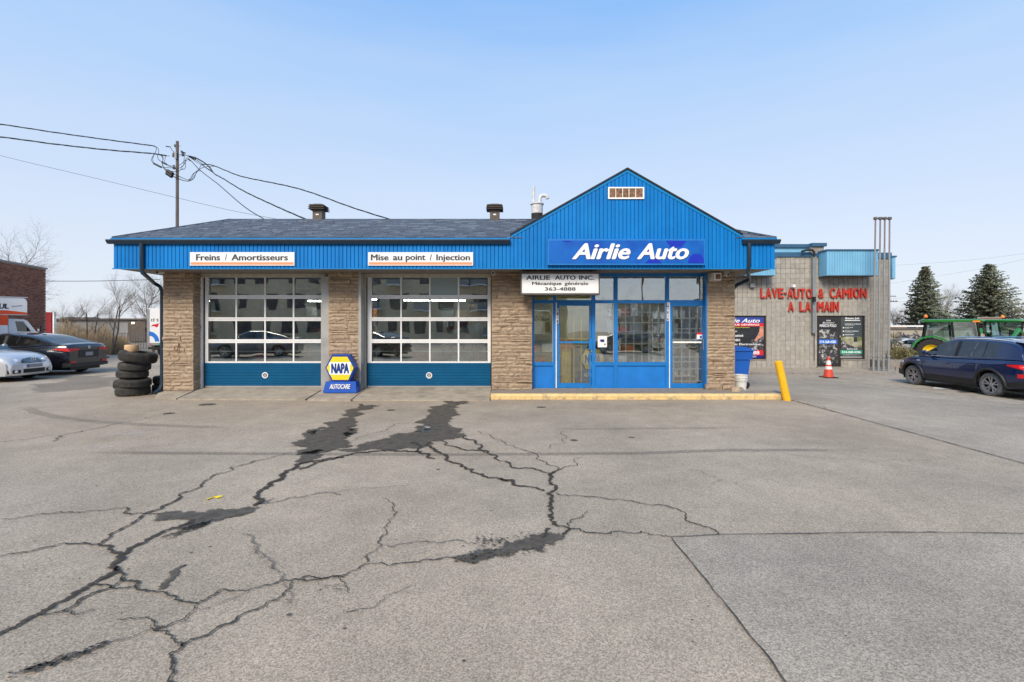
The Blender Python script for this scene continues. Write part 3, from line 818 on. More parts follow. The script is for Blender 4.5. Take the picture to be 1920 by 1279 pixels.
# yellow scrap on the asphalt
gx, gy = G(400, 935)
yb = B()
for (ax, ay, bx, by, cx, cy, h) in ((-.052, -.02, .0, .02, -.03, -.06, .012), (-.03, .0, .075, .03, .03, .055, .02), (0, .02, .08, .02, .04, -.01, .012)):
    yb.add([(gx + ax, gy + ay, .004), (gx + bx, gy + by, h), (gx + cx, gy + cy, .008), (gx + ax, gy + ay, .010), (gx + bx, gy + by, h + .006), (gx + cx, gy + cy, .014)],
           [(0, 2, 1), (3, 4, 5), (0, 1, 4, 3), (1, 2, 5, 4), (2, 0, 3, 5)])
yb.build('banana_peel', 'yellow_peel', label='small bright yellow scrap lying alone on the grey asphalt', cat='litter', origin=None)

# ================================================================ GARAGE BUILDING
DF, DC, DD, DS = 11.45, 12.35, 12.71, 12.56
FLOOR = .165
ZS = 3.167                      # soffit
XL, XR = -9.54, 6.30            # fascia ends
WL, WR = -8.97, 5.73            # wall ends
YB = 20.6                       # back wall
garage = empty('garage_building', (-1.6, 12.35, 0), 'low stone and blue clad repair garage with two glazed overhead doors', 'garage building')

# shell walls, floor and ceiling
b = B()
b.box(WL + .02, WL + .2, DC + .3, YB, 0, ZS)
b.box(WR - .2, WR - .02, DC + .3, YB, 0, ZS)
b.box(WL + .2, WR - .2, YB - .2, YB, 0, ZS)
b.build('wall', 'mortar', garage)
B().box(WL + .2, WR - .2, DD + .12, YB - .2, .02, FLOOR - .005).build('floor', 'interior_floor', garage)
B().box(WL + .22, WR - .22, DD + .14, YB - .22, ZS + .02, ZS + .08).build('ceiling', 'interior_wall', garage)
B().box(-.05, .08, DD + .15, YB - .25, FLOOR, ZS).build('partition_wall', 'interior_wall', garage)
B().box(.09, WR - .25, 15.9, 16.0, FLOOR, ZS).build('office_wall', 'office_wall', garage)
# lintel/header zone above doors hidden by the soffit: none needed, openings reach the soffit

# ---- stone piers
def unit_stone(seed):
    rr = random.Random(seed)
    b = B(); nx, nz = 4, 2
    # front grid at y=0 (towards camera), back at y=1
    for j in range(nz + 1):
        for i in range(nx + 1):
            u, w = i / nx, j / nz
            edge = (i in (0, nx)) or (j in (0, nz))
            y = (.34 if edge else 0.05) + rr.uniform(-.14, .14) * (1 if not edge else .5)
            b.v.append((u + (rr.uniform(-.03, .03) if 0 < i < nx else 0), y, w + (rr.uniform(-.04, .04) if j in (0, nz) and 0 < i < nx else 0)))
    for j in range(nz):
        for i in range(nx):
            a = j * (nx + 1) + i
            b.f.append((a, a + 1, a + nx + 2, a + nx + 1))
    k = len(b.v)
    b.v += [(0, 1, 0), (1, 1, 0), (1, 1, 1), (0, 1, 1)]
    n1 = nx + 1
    bot = [i for i in range(n1)]; top = [nz * n1 + i for i in range(n1)]
    b.f.append(tuple(reversed(bot)) + (k, k + 1))
    b.f.append(tuple(top) + (k + 2, k + 3))
    b.f.append((0, n1, 2 * n1, k + 3, k))
    b.f.append((nx, k + 1, k + 2, nx + 2 * n1, nx + n1))
    me = bpy.data.meshes.new('stone'); me.from_pydata(b.v, [], b.f); me.materials.append(MATS['stone']); me.update()
    return me
STONES = [unit_stone(i) for i in range(7)]
srnd = random.Random(5)
n_stones = 0
def stone_face(pier, u0, u1, z0, z1, place, big=1.0):
    """courses of split stone filling u0..u1 x z0..z1; place(ua,ub,za,zb,proud) creates one"""
    z = z0
    prev = []
    while z < z1 - .03:
        h = srnd.choice((.055, .07, .08, .09, .10, .12)) * big
        if z + h > z1 - .04: h = z1 - z
        u = u0; cur = []
        while u < u1 - .02:
            w = srnd.uniform(.16, .62)
            if u + w > u1 - .12: w = u1 - u
            cur.append(u + w)
            proud = srnd.uniform(0, .018)
            if srnd.random() < .05: proud = .05
            if h > .10 and w > .3 and srnd.random() < .25:   # two thin ones over each other
                hh = h * srnd.uniform(.42, .58)
                place(u, u + w, z, z + hh, proud); place(u, u + w, z + hh, z + h, srnd.uniform(0, .02))
            else:
                place(u, u + w, z, z + h, proud)
            u += w
        z += h

def pier(px0, px1, label, ret=None, metal=None):
    global n_stones
    x0, x1 = PX(px0, DC), PX(px1, DC)
    p = B().box(x0 + .015, x1 - .015, DC + .025, DD + .10, 0.05, ZS - .002).build('stone_pier', 'mortar', garage, label=label)
    def place(a, c, z0, z1, proud):
        g = .004
        o = inst('stone', srnd.choice(STONES), p, (a + g, DC - .022 - proud, z0 + g * .7), (c - a - 2 * g, .06 + proud, z1 - z0 - 1.4 * g))
        if srnd.random() < .5:
            o.scale.x *= -1; o.location.x += (c - a - 2 * g)
    stone_face(p, x0, x1, FLOOR - .03 if px0 > 900 else .13, ZS, place, 1.12)
    if ret == 'right':
        def place2(a, c, z0, z1, proud):
            g = .006
            inst('stone', srnd.choice(STONES), p, (x1 + .012 + proud * .5, a + g, z0 + g), (c - a - 2 * g, .045 + proud * .5, z1 - z0 - 2 * g), (0, 0, R(90)))
        stone_face(p, DC + .02, DD - .02, .15, ZS, place2, 1.25)
    return p, x0, x1
p1, ax0, ax1 = pier(306, 363, 'stone pier at the left end of the garage beside the downspout', 'right')
p2, bx0, bx1 = pier(616, 673, 'stone pier between the two overhead doors')
p3, cx0, cx1 = pier(921.5, 998, 'wide stone pier between the right overhead door and the blue shopfront')
p4, dx0, dx1 = pier(1325.5, 1378, 'stone pier at the right end of the shopfront')
# right pier flares at the foot with loose stones
for (a, c, z0, z1, pr) in ((1322, 1352, 720, 731, .10), (1353, 1371, 722, 731.5, .12)):
    D = DC - .03
    inst('stone', STONES[2], p4, (PX(a, D), D - pr, PZ(z1, D)), (PX(c, D) - PX(a, D), .12, PZ(z0, D) - PZ(z1, D)))

# ---- overhead doors
def overhead_door(xo0, xo1, mull, sx0, sx1, label, circ, frost=None):
    """all arguments are columns of the photo at the door plane"""
    D = DD
    X = lambda p: PX(p, D)
    rows = [(519.5, 553.5), (560.5, 595), (602, 636.2), (643.2, 677.6)]
    d = B()
    yf, yb = D - .025, D + .02
    d.box(X(sx0), X(mull[0][0]), yf, yb, PZ(680.5, D), PZ(516, D))             # left stile
    fr = d.build('overhead_door', 'door_white', garage, label=label)
    B().box(X(mull[-1][1]), X(sx1), yf, yb, PZ(680.5, D), PZ(516, D)).build('stile', 'door_white', fr)
    def part(n, m, f):
        q = B(); f(q); return q.build(n, m, fr)
    xa, xb = X(mull[0][0]), X(mull[-1][1])
    # meeting rails of each section (two rails with a fine shadow joint)
    edges = [516, 519.5] + [v for r in zip([x[1] for x in rows[:-1]], [x[0] for x in rows[1:]]) for v in r] + [677.6, 680.5]
    for k in range(0, len(edges), 2):
        t, bt = edges[k], edges[k + 1]
        if k == 0 or k == len(edges) - 2:
            part('rail', 'door_white', lambda q: q.box(xa + .001, xb - .001, yf, yb, PZ(bt, D), PZ(t, D)))
        else:
            m_ = (t + bt) / 2
            part('rail', 'door_white', lambda q: q.box(xa + .001, xb - .001, yf, yb, PZ(m_, D) + .003, PZ(t, D)))
            part('rail', 'door_white', lambda q: q.box(xa + .001, xb - .001, yf + .003, yb, PZ(bt, D), PZ(m_, D) - .002))
    for r0, r1 in rows:
        for i in range(len(mull) - 1):
            if i > 0:
                part('mullion', 'door_white', lambda q: q.box(X(mull[i][0]) - .0, X(mull[i][1]), yf + .004, yb, PZ(r1, D), PZ(r0, D)))
            fm = 'frosted_pane' if (frost == i and r0 == rows[0][0]) else 'door_glass'
            part('pane', fm, lambda q: q.box(X(mull[i][1]), X(mull[i + 1][0]), D - .004, D + .004, PZ(r1, D), PZ(r0, D)))
            for (u0, u1) in ((mull[i][1], mull[i][1] + .8), (mull[i + 1][0] - .8, mull[i + 1][0])):
                pass
    # stiffening strut across the lowest glass row
    part('strut', 'door_white', lambda q: q.box(xa, xb, D + .05, D + .075, PZ(660, D + .05), PZ(657.6, D + .05)))
    # teal bottom section with shallow grooves
    zt, zb = PZ(680.5, D), PZ(723.2, D)
    cuts = [0, .10, .19, .30, .42, .55, .68, .80, .90, 1.0]
    q = B()
    for a, c in zip(cuts, cuts[1:]):
        q.bbox(X(sx0) + .002, X(sx1) - .002, yf, yb, zb + (zt - zb) * (1 - c) + .0015, zb + (zt - zb) * (1 - a) - .0015, .004)
    q.build('bottom_panel', 'door_teal', fr)
    part('bottom_rail', 'aluminium', lambda q: q.box(X(sx0), X(sx1), yf - .004, yb, PZ(726.4, D), zb - .002))
    part('bottom_seal', 'gasket', lambda q: q.box(X(sx0), X(sx1), yf + .005, yb, FLOOR - .03, PZ(726.4, D) - .001))
    cx, cz = X(circ[0]), PZ(circ[1], D)
    q = B().lathe([(.075, -.0), (.082, -.014), (.060, -.018), (.050, -.003)], (cx, yf, cz), 'y', 24)
    q.build('vent_ring', 'door_white', fr, smooth=40)
    q = B().lathe([(.0, -.004), (.054, -.004)], (cx, yf, cz), 'y', 20)
    q.build('vent_disc', 'interior_dark', fr)
    q = B().box(cx - .03, cx + .03, yf - .010, yf - .004, cz - .035, cz + .03); q.build('vent_flap', 'jamb_metal', fr)
    # black weather gasket round the leaf
    g = B()
    g.box(X(xo0), X(sx0) - .001, D - .03, D + .03, FLOOR, PZ(514.8, D))
    g.box(X(sx1) + .001, X(xo1), D - .03, D + .03, FLOOR, PZ(514.8, D))
    g.box(X(sx0), X(sx1), D - .03, D + .03, PZ(516, D) + .001, PZ(514.6, D))
    g.build('gasket', 'gasket', fr)
    return fr
z3 = lambda v: 290 + v / 4.569
z4 = lambda v: 600 + v / 4.569
door1 = overhead_door(383.2, 609.8, [(z3(462), z3(470)), (z3(696), z3(708)), (z3(942), z3(955)), (z3(1186), z3(1199)), (z3(1430), z3(1437))], 385.6, 609.0,
              'left overhead door with white glazed grid and teal bottom panel', (498.2, 703.5))
door2 = overhead_door(687.8, 921.3, [(z4(445), z4(455)), (z4(690), z4(702)), (z4(936), z4(948)), (z4(1181), z4(1194)), (z4(1429), z4(1436))], 689.6, 920.2,
              'right overhead door with one clouded pane in its top row', (805, 703.8), frost=2)
# jambs and headers
b = B()
b.box(PX(379.8, DD), PX(382.8, DD), DD - .10, DD + .04, FLOOR - .02, ZS - .10)
b.build('door_jamb', 'sign_white', garage)
b = B(); b.box(PX(610.2, DD), bx0 + .012, DC + .06, DD + .04, .12, ZS - .10); b.build('door_jamb', 'jamb_metal', garage)
b = B(); b.box(bx1 - .01, bx1 + .055, DC - .01, DD + .04, .12, ZS - .0); b.build('door_jamb', 'jamb_metal', garage)
b = B(); b.box(PX(684.2, DD - .03), PX(687.2, DD - .03), DD - .06, DD + .04, .15, ZS - .10); b.build('door_jamb', 'jamb_wood', garage)
for a, c in ((379.8, 612.5), (684.2, 921.5)):
    B().box(PX(a, DD), PX(c, DD) - .004, DD - .08, DD + .04, ZS - .098, ZS - .003).build('door_header', 'jamb_wood', garage)

# ---- blue shopfront
shop = B()
D = DS
def vert(px0, px1, y0=512.7, y1=727.8, t=.05, f=0.0, name='frame_post', mat='blue_frame'):
    return prect(B(), px0, px1, y0, y1, D, t, -f).build(name, mat, garage)
Zt = 5e-4
vert(998.0, 1002.0, f=.02)
vert(1036.7, 1042.6, f=.02)
vert(1108.9, 1116.2, f=.02)
vert(1150.6, 1158.0, f=.02)
vert(1247.7, 1254.3, f=.02)
vert(1321.0, 1326.5, f=.02)
cols_ = [(1002.0, 1036.7), (1042.6, 1108.9), (1116.2, 1150.6), (1158.0, 1247.7), (1254.3, 1321.0)]
for i, (a, c) in enumerate(cols_):
    hor = [(512.7, 518.6, .018), (562.8, 568.8, .018)]
    isdoor = i in (1, 4)
    if not isdoor: hor += [(679.0, 685.6, .026), (724.6, 727.8, .018)]
    for (t, bt, f) in hor:
        prect(B(), a + Zt, c - Zt, t, bt, D, .05, -f).build('frame_rail', 'blue_frame', garage)
    # transom pane
    gm = 'shop_glass_clear' if i >= 2 else 'shop_glass'
    w = prect(B(), a, c, 518.6, 562.8, D, .008, .012).build('window_pane', gm, garage)
    if not isdoor:
        prect(B(), a, c, 568.8, 679.0, D, .008, .012).build('window_pane', gm, garage)
        prect(B(), a, c, 685.6, 724.6, D, .03, .008).build('kick_panel', 'blue_panel', garage)
        # aluminium glazing bead along the right side of each pane
        prect(B(), c - 1.0, c - .05, 568.8, 679.0, D, .02, -.006).build('glazing_bead', 'aluminium', garage)
B().box(dx0 - .03, dx0 + .02, DC + .0, DS, FLOOR, ZS - .003).build('frame_post', 'blue_frame', garage)
# thresholds
B().box(PX(998, DS), PX(1326.5, DS), DS - .06, DS + .10, FLOOR - .03, PZ(727.8, DS) - .001).build('threshold', 'sidewalk_concrete', garage)

def shop_door(px0, px1, gx0, gx1, gy0, gy1, gm, label, bars, barmat, hinge):
    D = DS - .012
    lf = prect(B(), px0, gx0, 568.9, 727.4, D, .045).build('entrance_door', 'blue_frame', garage, label=label)
    prect(B(), gx1, px1, 568.9, 727.4, D, .045).build('stile', 'blue_frame', lf)
    prect(B(), gx0 + .01, gx1 - .01, 568.9, gy0, D, .045).build('top_rail', 'blue_frame', lf)
    prect(B(), gx0 + .01, gx1 - .01, gy1, 727.4, D, .045).build('bottom_rail', 'blue_frame', lf)
    prect(B(), gx0, gx1, gy0, gy1, D + .02, .006).build('pane', gm, lf)
    q = B()
    for bx in bars[0]: q.box(PX(bx, D) - .016, PX(bx, D) + .016, D + .045, D + .057, PZ(bars[2][1], D), PZ(bars[2][0], D))
    for (bx, t0, t1) in bars[3]: q.box(PX(bx, D) - .016, PX(bx, D) + .016, D + .045, D + .057, PZ(t1, D), PZ(t0, D))
    for by in bars[1]: q.box(PX(gx0, D), PX(gx1, D), D + .043, D + .055, PZ(by, D) - .015, PZ(by, D) + .015)
    q.build('security_grille', barmat, lf)
    prect(B(), hinge[0], hinge[1], 567.2, 727.4, D, .03, -.012).build('weather_strip', 'flat_white', lf)
    return lf
d1 = shop_door(1044.6, 1108.0, 1048.8, 1105.0, 573.4, 718.4, 'shop_glass', 'blue entrance door with pale yellow security bars behind the glass',
               ([1062, 1076.4, 1090.5], [577.7, 635.6, 647.9], (577.5, 718), []), 'grille_yellow', (1042.0, 1043.8))
D = DS - .012
prect(B(), 1048.8, 1103.5, 640.2, 643.2, D, .04, -.05).build('push_bar', 'drip_blue', d1)
prect(B(), 1104, 1110.2, 635.0, 655.5, D, .03, -.05).build('lock_box', 'blue_frame', d1)
B().lathe([(0, -.03), (.022, -.026), (.03, 0)], (PX(1108.6, D), D - .005, PZ(658.6, D)), 'y', 14).build('lock', 'chrome', d1, smooth=60)
d2 = shop_door(1256.2, 1321.0, 1260.8, 1317.3, 573.9, 719.0, 'shop_glass_clear', 'blue entrance door at the right with white security grille behind the glass',
               ([1279.3, 1294.4], [596.5, 616.5, 636.6, 646.8, 669.5, 692.2, 715.0], (574, 719), [(1264.3, 574, 636), (1264.3, 647, 715), (1309.5, 574, 636), (1309.5, 647, 715)]), 'grille_white', (1254.4, 1256.0))
prect(B(), 1260.8, 1314, 640.3, 643.0, D, .04, -.05).build('push_bar', 'grille_white', d2)
prect(B(), 1317.0, 1323.0, 636.0, 655.5, D, .03, -.05).build('lock_box', 'jamb_metal', d2)
prect(B(), 1320.0, 1326.0, 655.9, 669, D, .02, -.06).build('lock_plate', 'grille_white', d2)
# white interior grille of the big window
q = B(); D = DS + .06
for bx in (1173.5, 1188.5, 1203.6, 1218.8, 1234.8): q.box(PX(bx, D) - .016, PX(bx, D) + .016, D, D + .012, PZ(679, D), PZ(569, D))
for by in (585.5, 605, 624.6, 644.5, 663.6): q.box(PX(1156, D), PX(1248, D), D + .013, D + .024, PZ(by, D) - .015, PZ(by, D) + .015)
q.build('window_grille', 'grille_white', garage)
# house numbers on white strips
def number_strip(px0, px1, py0, py1, s, label, letters_top=None):
    D = DS - .035
    t = empty('number_plate', (PX(px0, D), D, PZ(py1, D)), label, 'house number')
    prect(B(), px0, px1, py0, py1, D, .006).build('plate', 'sign_white', t)
    n = len(s)
    for i, ch in enumerate(s):
        h = (py1 - py0) / n
        ptext(ch, px0 + .9, px1 - .9, py0 + i * h + .9, py0 + (i + 1) * h - .9, D, 'text_dark', t, name='digit', bold=.0)
    return t
number_strip(1043.3, 1047.2, 578, 606.5, '9151', 'white vertical number strip beside the yellow barred door')
ns = number_strip(1250.2, 1253.9, 576.2, 602, '9151', 'white vertical number strip left of the right-hand entrance door')
prect(B(), 1251, 1254.2, 567.2, 573.2, DS - .035, .006).build('small_plate', 'sign_white', ns)
ptext('A', 1251.6, 1253.8, 568.2, 572.2, DS - .035, 'poster_red', ns, name='digit')

# ---- soffit
b = B()
nb = 150
xs0 = XL + .02; wdt = (XR - .02 - xs0) / nb
for i in range(nb):
    x = xs0 + i * wdt
    b.box(x + .002, x + wdt - .002, DF + .06, DS + .10 if (x > .5 and x < 5.1) else DC + .40, ZS, ZS + .02)
b.box(XL + .02, XR - .02, DF + .06, DC + .40, ZS + .021, ZS + .025)
for y0, y1 in ((DF, YB + .6),):
    b.box(XL + .03, WL + .02, DC + .40, YB + .6, ZS, ZS + .025)
    b.box(WR - .02, XR - .03, DC + .40, YB + .6, ZS, ZS + .025)
    b.box(XL + .03, XR - .03, YB, YB + .6, ZS, ZS + .025)
b.build('soffit', 'soffit', garage, kind='stuff')

# ---- fascia boards, gable
GX0, GXP, GX1 = PX(957, DF), PX(1176, DF), PX(1392, DF)
GZE, GZP = PZ(440, DF), PZ(316.5, DF)
ZF1 = 3.745                     # top of boards under the gutter
siding = B().box(XL + .03, XR - .03, DF + .03, DF + .06, ZS + .003, ZF1 + .03).build('fascia', 'blue_siding', garage)
B().prism_y([(GX0 + .02, ZF1 + .03), (GX1 - .02, ZF1 + .03), (GX1 - .02, GZE), (GXP, GZP - .03), (GX0 + .02, GZE)], DF + .03, DF + .06).build('gable_wall', 'blue_siding', garage)
def gtop(x):
    if x <= GXP: return GZE + (GZP - GZE) * (x - GX0) / (GXP - GX0)
    return GZE + (GZP - GZE) * (GX1 - x) / (GX1 - GXP)
x = XL + .03; pitch = .0928
brd = 0
while x < XR - .035:
    x1 = min(x + pitch, XR - .03)
    q = B()
    a, c = x + .004, x1 - .004
    if GX0 < (a + c) / 2 < GX1:
        ta, tc = gtop(max(a, GX0)) - .05, gtop(min(c, GX1)) - .05
    else: ta = tc = ZF1
    z0 = ZS - .0
    ch = .008; y0, y1 = DF, DF + .029
    q.add([(a, y0 + ch, z0), (a + ch, y0, z0), (c - ch, y0, z0), (c, y0 + ch, z0), (c, y1, z0), (a, y1, z0),
           (a, y0 + ch, ta), (a + ch, y0, ta + (tc - ta) * .1), (c - ch, y0, ta + (tc - ta) * .9), (c, y0 + ch, tc), (c, y1, tc), (a, y1, ta)],
          [(0, 1, 7, 6), (1, 2, 8, 7), (2, 3, 9, 8), (3, 4, 10, 9), (5, 0, 6, 11), (0, 5, 4, 3, 2, 1), (6, 7, 8, 9, 10, 11)])
    q.build('siding_board', 'blue_siding', garage)
    brd += 1
    x += pitch
# side fascias running back
for sx in (XL, XR - .03):
    B().box(sx, sx + .03, DF + .06, YB + .6, ZS, 3.84).build('side_fascia', 'blue_siding', garage)
B().box(XL, XR, YB + .6, YB + .63, ZS, 3.84).build('rear_fascia', 'blue_siding', garage)
# bottom trim
B().box(XL, XR, DF - .004, DF + .028, ZS - .022, ZS - .001).build('bottom_trim', 'drip_blue', garage)
# rake trim of the gable
for s_ in (0, 1):
    xe = GX0 if s_ == 0 else GX1
    q = B()
    dxr, dzr = GXP - xe, GZP - GZE
    ln = math.hypot(dxr, dzr); nx, nz = -dzr / ln * (1 if dxr > 0 else -1), abs(dxr) / ln
    for (o0, o1, y0, y1, mt, nm) in ((-.075, -.012, DF - .012, DF + .05, 'drip_blue', 'rake_trim'), (-.011, .02, DF - .04, DF + .2, 'tar', 'rake_edge')):
        q = B()
        P0 = [(xe + nx * o0, GZE + nz * o0), (GXP, GZP + o0 / nz), (GXP, GZP + o1 / nz), (xe + nx * o1, GZE + nz * o1)]
        if dxr < 0: P0 = P0[::-1]
        q.prism_y(P0, y0, y1); q.build(nm, mt, garage)

# ---- roof
DR, ZR = 13.23, 4.71
ZE = 3.885
TH = DR - DF
roof = B()
RB = YB + .6 - TH
roof.add([(XL, DF + .065, ZE + .025), (XR, DF + .065, ZE + .025), (XR, YB + .6, ZE - .01), (XL, YB + .6, ZE - .01),
          (XL + TH, DR, ZR), (XR - TH, DR, ZR), (XR - TH, RB, ZR), (XL + TH, RB, ZR)],
         [(0, 1, 5, 4), (1, 2, 6, 5), (2, 3, 7, 6), (3, 0, 4, 7), (4, 5, 6, 7), (0, 3, 2, 1)])
roof_o = roof.build('roof', 'shingle_field', garage)
# gable roof behind the blue front
ang = []
q = B()
GY1 = DF + 4.2
for xe in (GX0, GX1):
    a = [(xe, DF + .2, GZE), (GXP, DF + .2, GZP), (GXP, GY1, GZP), (xe, GY1, GZE)]
    bq = [(x_, y_, z_ - .05) for x_, y_, z_ in a]
    q.add(a + bq, [(0, 1, 2, 3), (7, 6, 5, 4), (0, 4, 5, 1), (2, 6, 7, 3)])
q.add([(GX0, GY1, GZE - .3), (GX1, GY1, GZE - .3), (GXP, GY1, GZP)], [(0, 1, 2)])
q.build('gable_roof', 'shingle_field', garage)
# shingle courses
sl = math.hypot(TH, ZR - ZE); sang = math.atan2(ZR - ZE, TH)
sh_me = bpy.data.meshes.new('shingle')
q = B().box(0, 1, 0, 1, 0, 1)
sh_me.from_pydata(q.v, [], q.f); sh_me.materials.append(MATS['shingle']); sh_me.update()
shr = random.Random(3)
rowh = .115; nrow = int(sl / rowh)
pieces = []
for r_ in range(nrow):
    s0 = r_ * rowh
    y0 = DF + s0 * math.cos(sang); z0 = ZE + s0 * math.sin(sang)
    x = XL + (y0 - DF) + (.16 if r_ % 2 else .02)
    xe = XR - (y0 - DF)
    while x < xe - .05:
        w = shr.uniform(.10, .30)
        if not (GX0 + .15 < x and x + w < GX1 - .15 + .0) and x + w < xe:
            if r_ < 99: pieces.append((x, y0, z0, w, shr.uniform(.008, .02)))
        x += w + .004
rest = B()
for i, (x, y0, z0, w, th) in enumerate(pieces):
    if i < 298:
        inst('shingle', sh_me, roof_o, (x, y0 - .01, z0 - .0), (w, rowh + .02, th + .006), (sang, 0, 0))
shg = {}
for i, (x, y0, z0, w, th) in enumerate(pieces[298:]):
    k = shr.randrange(9)
    bb = shg.setdefault(k, B())
    c, s_ = math.cos(sang), math.sin(sang)
    pts = []
    for (u, v_, t_) in ((0, 0, 0), (1, 0, 0), (1, 1, 0), (0, 1, 0), (0, 0, 1), (1, 0, 1), (1, 1, 1), (0, 1, 1)):
        yy = v_ * (rowh + .02); tt = t_ * (th + .006)
        pts.append((x + u * w, y0 - .01 + yy * c - tt * s_, z0 + yy * s_ + tt * c))
    bb.add(pts, [(4, 5, 6, 7), (0, 1, 5, 4), (1, 2, 6, 5), (3, 0, 4, 7)])
for k, bb in shg.items(): bb.build('upper_shingles', 'shingle', roof_o, kind='stuff')
# hip and ridge caps
B().tube([(XL + .0, DF, ZE + .01), (XL + TH, DR, ZR + .01)], .035, 6).build('hip_cap', 'shingle_field', garage)
B().tube([(XR, DF, ZE + .01), (XR - TH, DR, ZR + .01)], .035, 6).build('hip_cap', 'shingle_field', garage)
B().tube([(XL + TH, DR, ZR + .005), (XR - TH, DR, ZR + .005)], .03, 6).build('ridge_cap', 'shingle_field', garage)

# drip edge and gutters
def gutter(xa, xb, endl, endr):
    B().box(xa + (.05 if endl else 0), xb - (.05 if endr else 0), DF - .03, DF + .03, 3.846, 3.888).build('drip_edge', 'drip_blue', garage)
    prof = [(DF - .0, 3.84), (DF - .105, 3.84), (DF - .115, 3.82), (DF - .10, 3.79), (DF - .075, 3.76), (DF - .07, 3.742), (DF - .0, 3.742)]
    q = B(); n = len(prof)
    q.add([(xa, y, z) for y, z in prof] + [(xb, y, z) for y, z in prof],
          [tuple(reversed(range(n))), tuple(range(n, 2 * n))] + [(i, (i + 1) % n, (i + 1) % n + n, i + n) for i in range(n)])
    q.build('gutter', 'navy_metal', garage)
gutter(XL - .07, GX0 - .01, True, False)
gutter(GX1 - .02, XR + .06, False, True)
# downspouts: (gutter outlet) down, back to the wall, down
ds = B().tube([(PX(266, DF - .05), DF - .05, 3.76), (PX(266, DF - .05), DF - .05, 3.20), (PX(266, DF) + .03, DF - .02, 3.06), (WL - .20, DC - .03, 2.88), (WL - .085, DC, 2.80), (WL - .07, DC + .05, 2.68), (WL - .07, DC + .05, .30), (WL - .09, DC, .16), (WL - .13, DC - .12, .08)], .047, 8)
ds.build('downspout', 'navy_metal', garage, smooth=40, label='left dark blue downspout running from the gutter to the ground')
ds = B().tube([(PX(1404.5, DF - .05), DF - .05, 3.76), (PX(1404.5, DF - .05), DF - .05, 3.22), (PX(1402, DF), DF, 3.10), (WR + .28, DC - .2, 2.97), (WR + .08, DC + .1, 2.84), (WR + .06, DC + .3, 2.70), (WR + .06, DC + .3, .3)], .045, 8)
ds.build('downspout', 'navy_metal', garage, smooth=40, label='right dark blue downspout curving back under the eave')

# gable vent
D = DF - .02
gv = prect(B(), 1140, 1207.7, 351, 373, D, .018, .01).build('gable_vent', 'interior_dark', garage)
q = B()
prect(q, 1140, 1207.7, 351, 353.4, D, .03, -.012); prect(q, 1140, 1207.7, 370.6, 373.2, D, .03, -.012)
prect(q, 1140, 1142.6, 353.5, 370.5, D, .03, -.012); prect(q, 1205, 1207.7, 353.5, 370.5, D, .03, -.012)
for px in (1154.5, 1167.3, 1179.2, 1191.8): prect(q, px - .5, px + .5, 353.5, 370.5, D, .02, -.008)
q.build('vent_frame', 'grille_white', gv)
for a, c in ((1142.8, 1153.9), (1155.1, 1166.7), (1167.9, 1178.6), (1179.8, 1191.2), (1192.4, 1204.8)):
    prect(B(), a, c, 354, 370.2, D, .012, .0).build('vent_screen', 'rust_grille', gv)

# roof vents
def roof_vent(px0, px1, D, label):
    xc = PX((px0 + px1) / 2, D); w = (PX(px1, D) - PX(px0, D)) / 2
    t = B().box(xc - w, xc + w, D, D + 2 * w, 4.55, PZ(391, D)).build('roof_vent', 'vent_brown', garage, label=label)
    hd = w * 1.75
    for i, (t0, t1, k) in enumerate(((392.5, 390.3, 1.0), (389.0, 386.6, 1.0), (385.4, 383.4, .95), (382.8, 381.4, .55))):
        zz0, zz1 = PZ(t0, D), PZ(t1, D)
        h = hd * k
        yc = D + w
        q = B().add([(xc - h, yc - h, zz0), (xc + h, yc - h, zz0), (xc + h, yc + h, zz0), (xc - h, yc + h, zz0),
                     (xc - h * .82, yc - h * .82, zz1), (xc + h * .82, yc - h * .82, zz1), (xc + h * .82, yc + h * .82, zz1), (xc - h * .82, yc + h * .82, zz1)],
                    [(0, 3, 2, 1), (4, 5, 6, 7), (0, 1, 5, 4), (1, 2, 6, 5), (2, 3, 7, 6), (3, 0, 4, 7)])
        q.build('louvre', 'vent_brown', t)
    B().box(xc - w * .6, xc + w * .6, D + w * .3, D + w * 1.7, PZ(391, D) + .001, PZ(382, D)).build('core', 'tar', t)
    B().box(xc - w * 1.1, xc + w * 1.1, D - .02, D + 2 * w + .02, 4.50, PZ(413, D)).build('flashing', 'tar', t)
    B().box(xc - .04, xc + .04, D - .006, D - .001, PZ(403.5, D), PZ(401, D)).build('sticker', 'flat_white', t)
roof_vent(586, 603.5, 13.15, 'left brown louvred roof vent on the ridge')
roof_vent(918.5, 936.5, 13.15, 'right brown louvred roof vent on the ridge')
# furnace chimney with white pipes
D = 14.2
fc = B().lathe([(.10 * 1.7, 0), (.17, PZ(401, D) - 4.4), (.175, PZ(401, D) - 4.4)], (PX(1007, D), D, 4.4), 'z', 18).build('chimney', 'tar', garage, smooth=40)
B().lathe([(.165, PZ(401, D) - 4.4), (.175, PZ(384, D) - 4.4), (.20, PZ(384, D) - 4.4), (.20, PZ(382, D) - 4.4), (0, PZ(382, D) - 4.4 + .02)], (PX(1007, D), D, 4.4), 'z', 18).build('chimney_cap', 'white_pipe', fc, smooth=40)
B().tube([(PX(1000.5, D), D, PZ(384, D)), (PX(1000.5, D), D, PZ(350, D))], .042, 10).build('flue', 'white_pipe', fc, smooth=40)
B().tube([(PX(1012, D), D, PZ(384, D)), (PX(1012, D), D, PZ(372, D)), (PX(1013.5, D), D, PZ(368.5, D)), (PX(1018, D), D, PZ(366.5, D)), (PX(1024, D), D, PZ(367.2, D)), (PX(1026, D), D, PZ(369, D)), (PX(1026.3, D), D, PZ(373, D))], .055, 10).build('flue', 'white_pipe', fc, smooth=40)

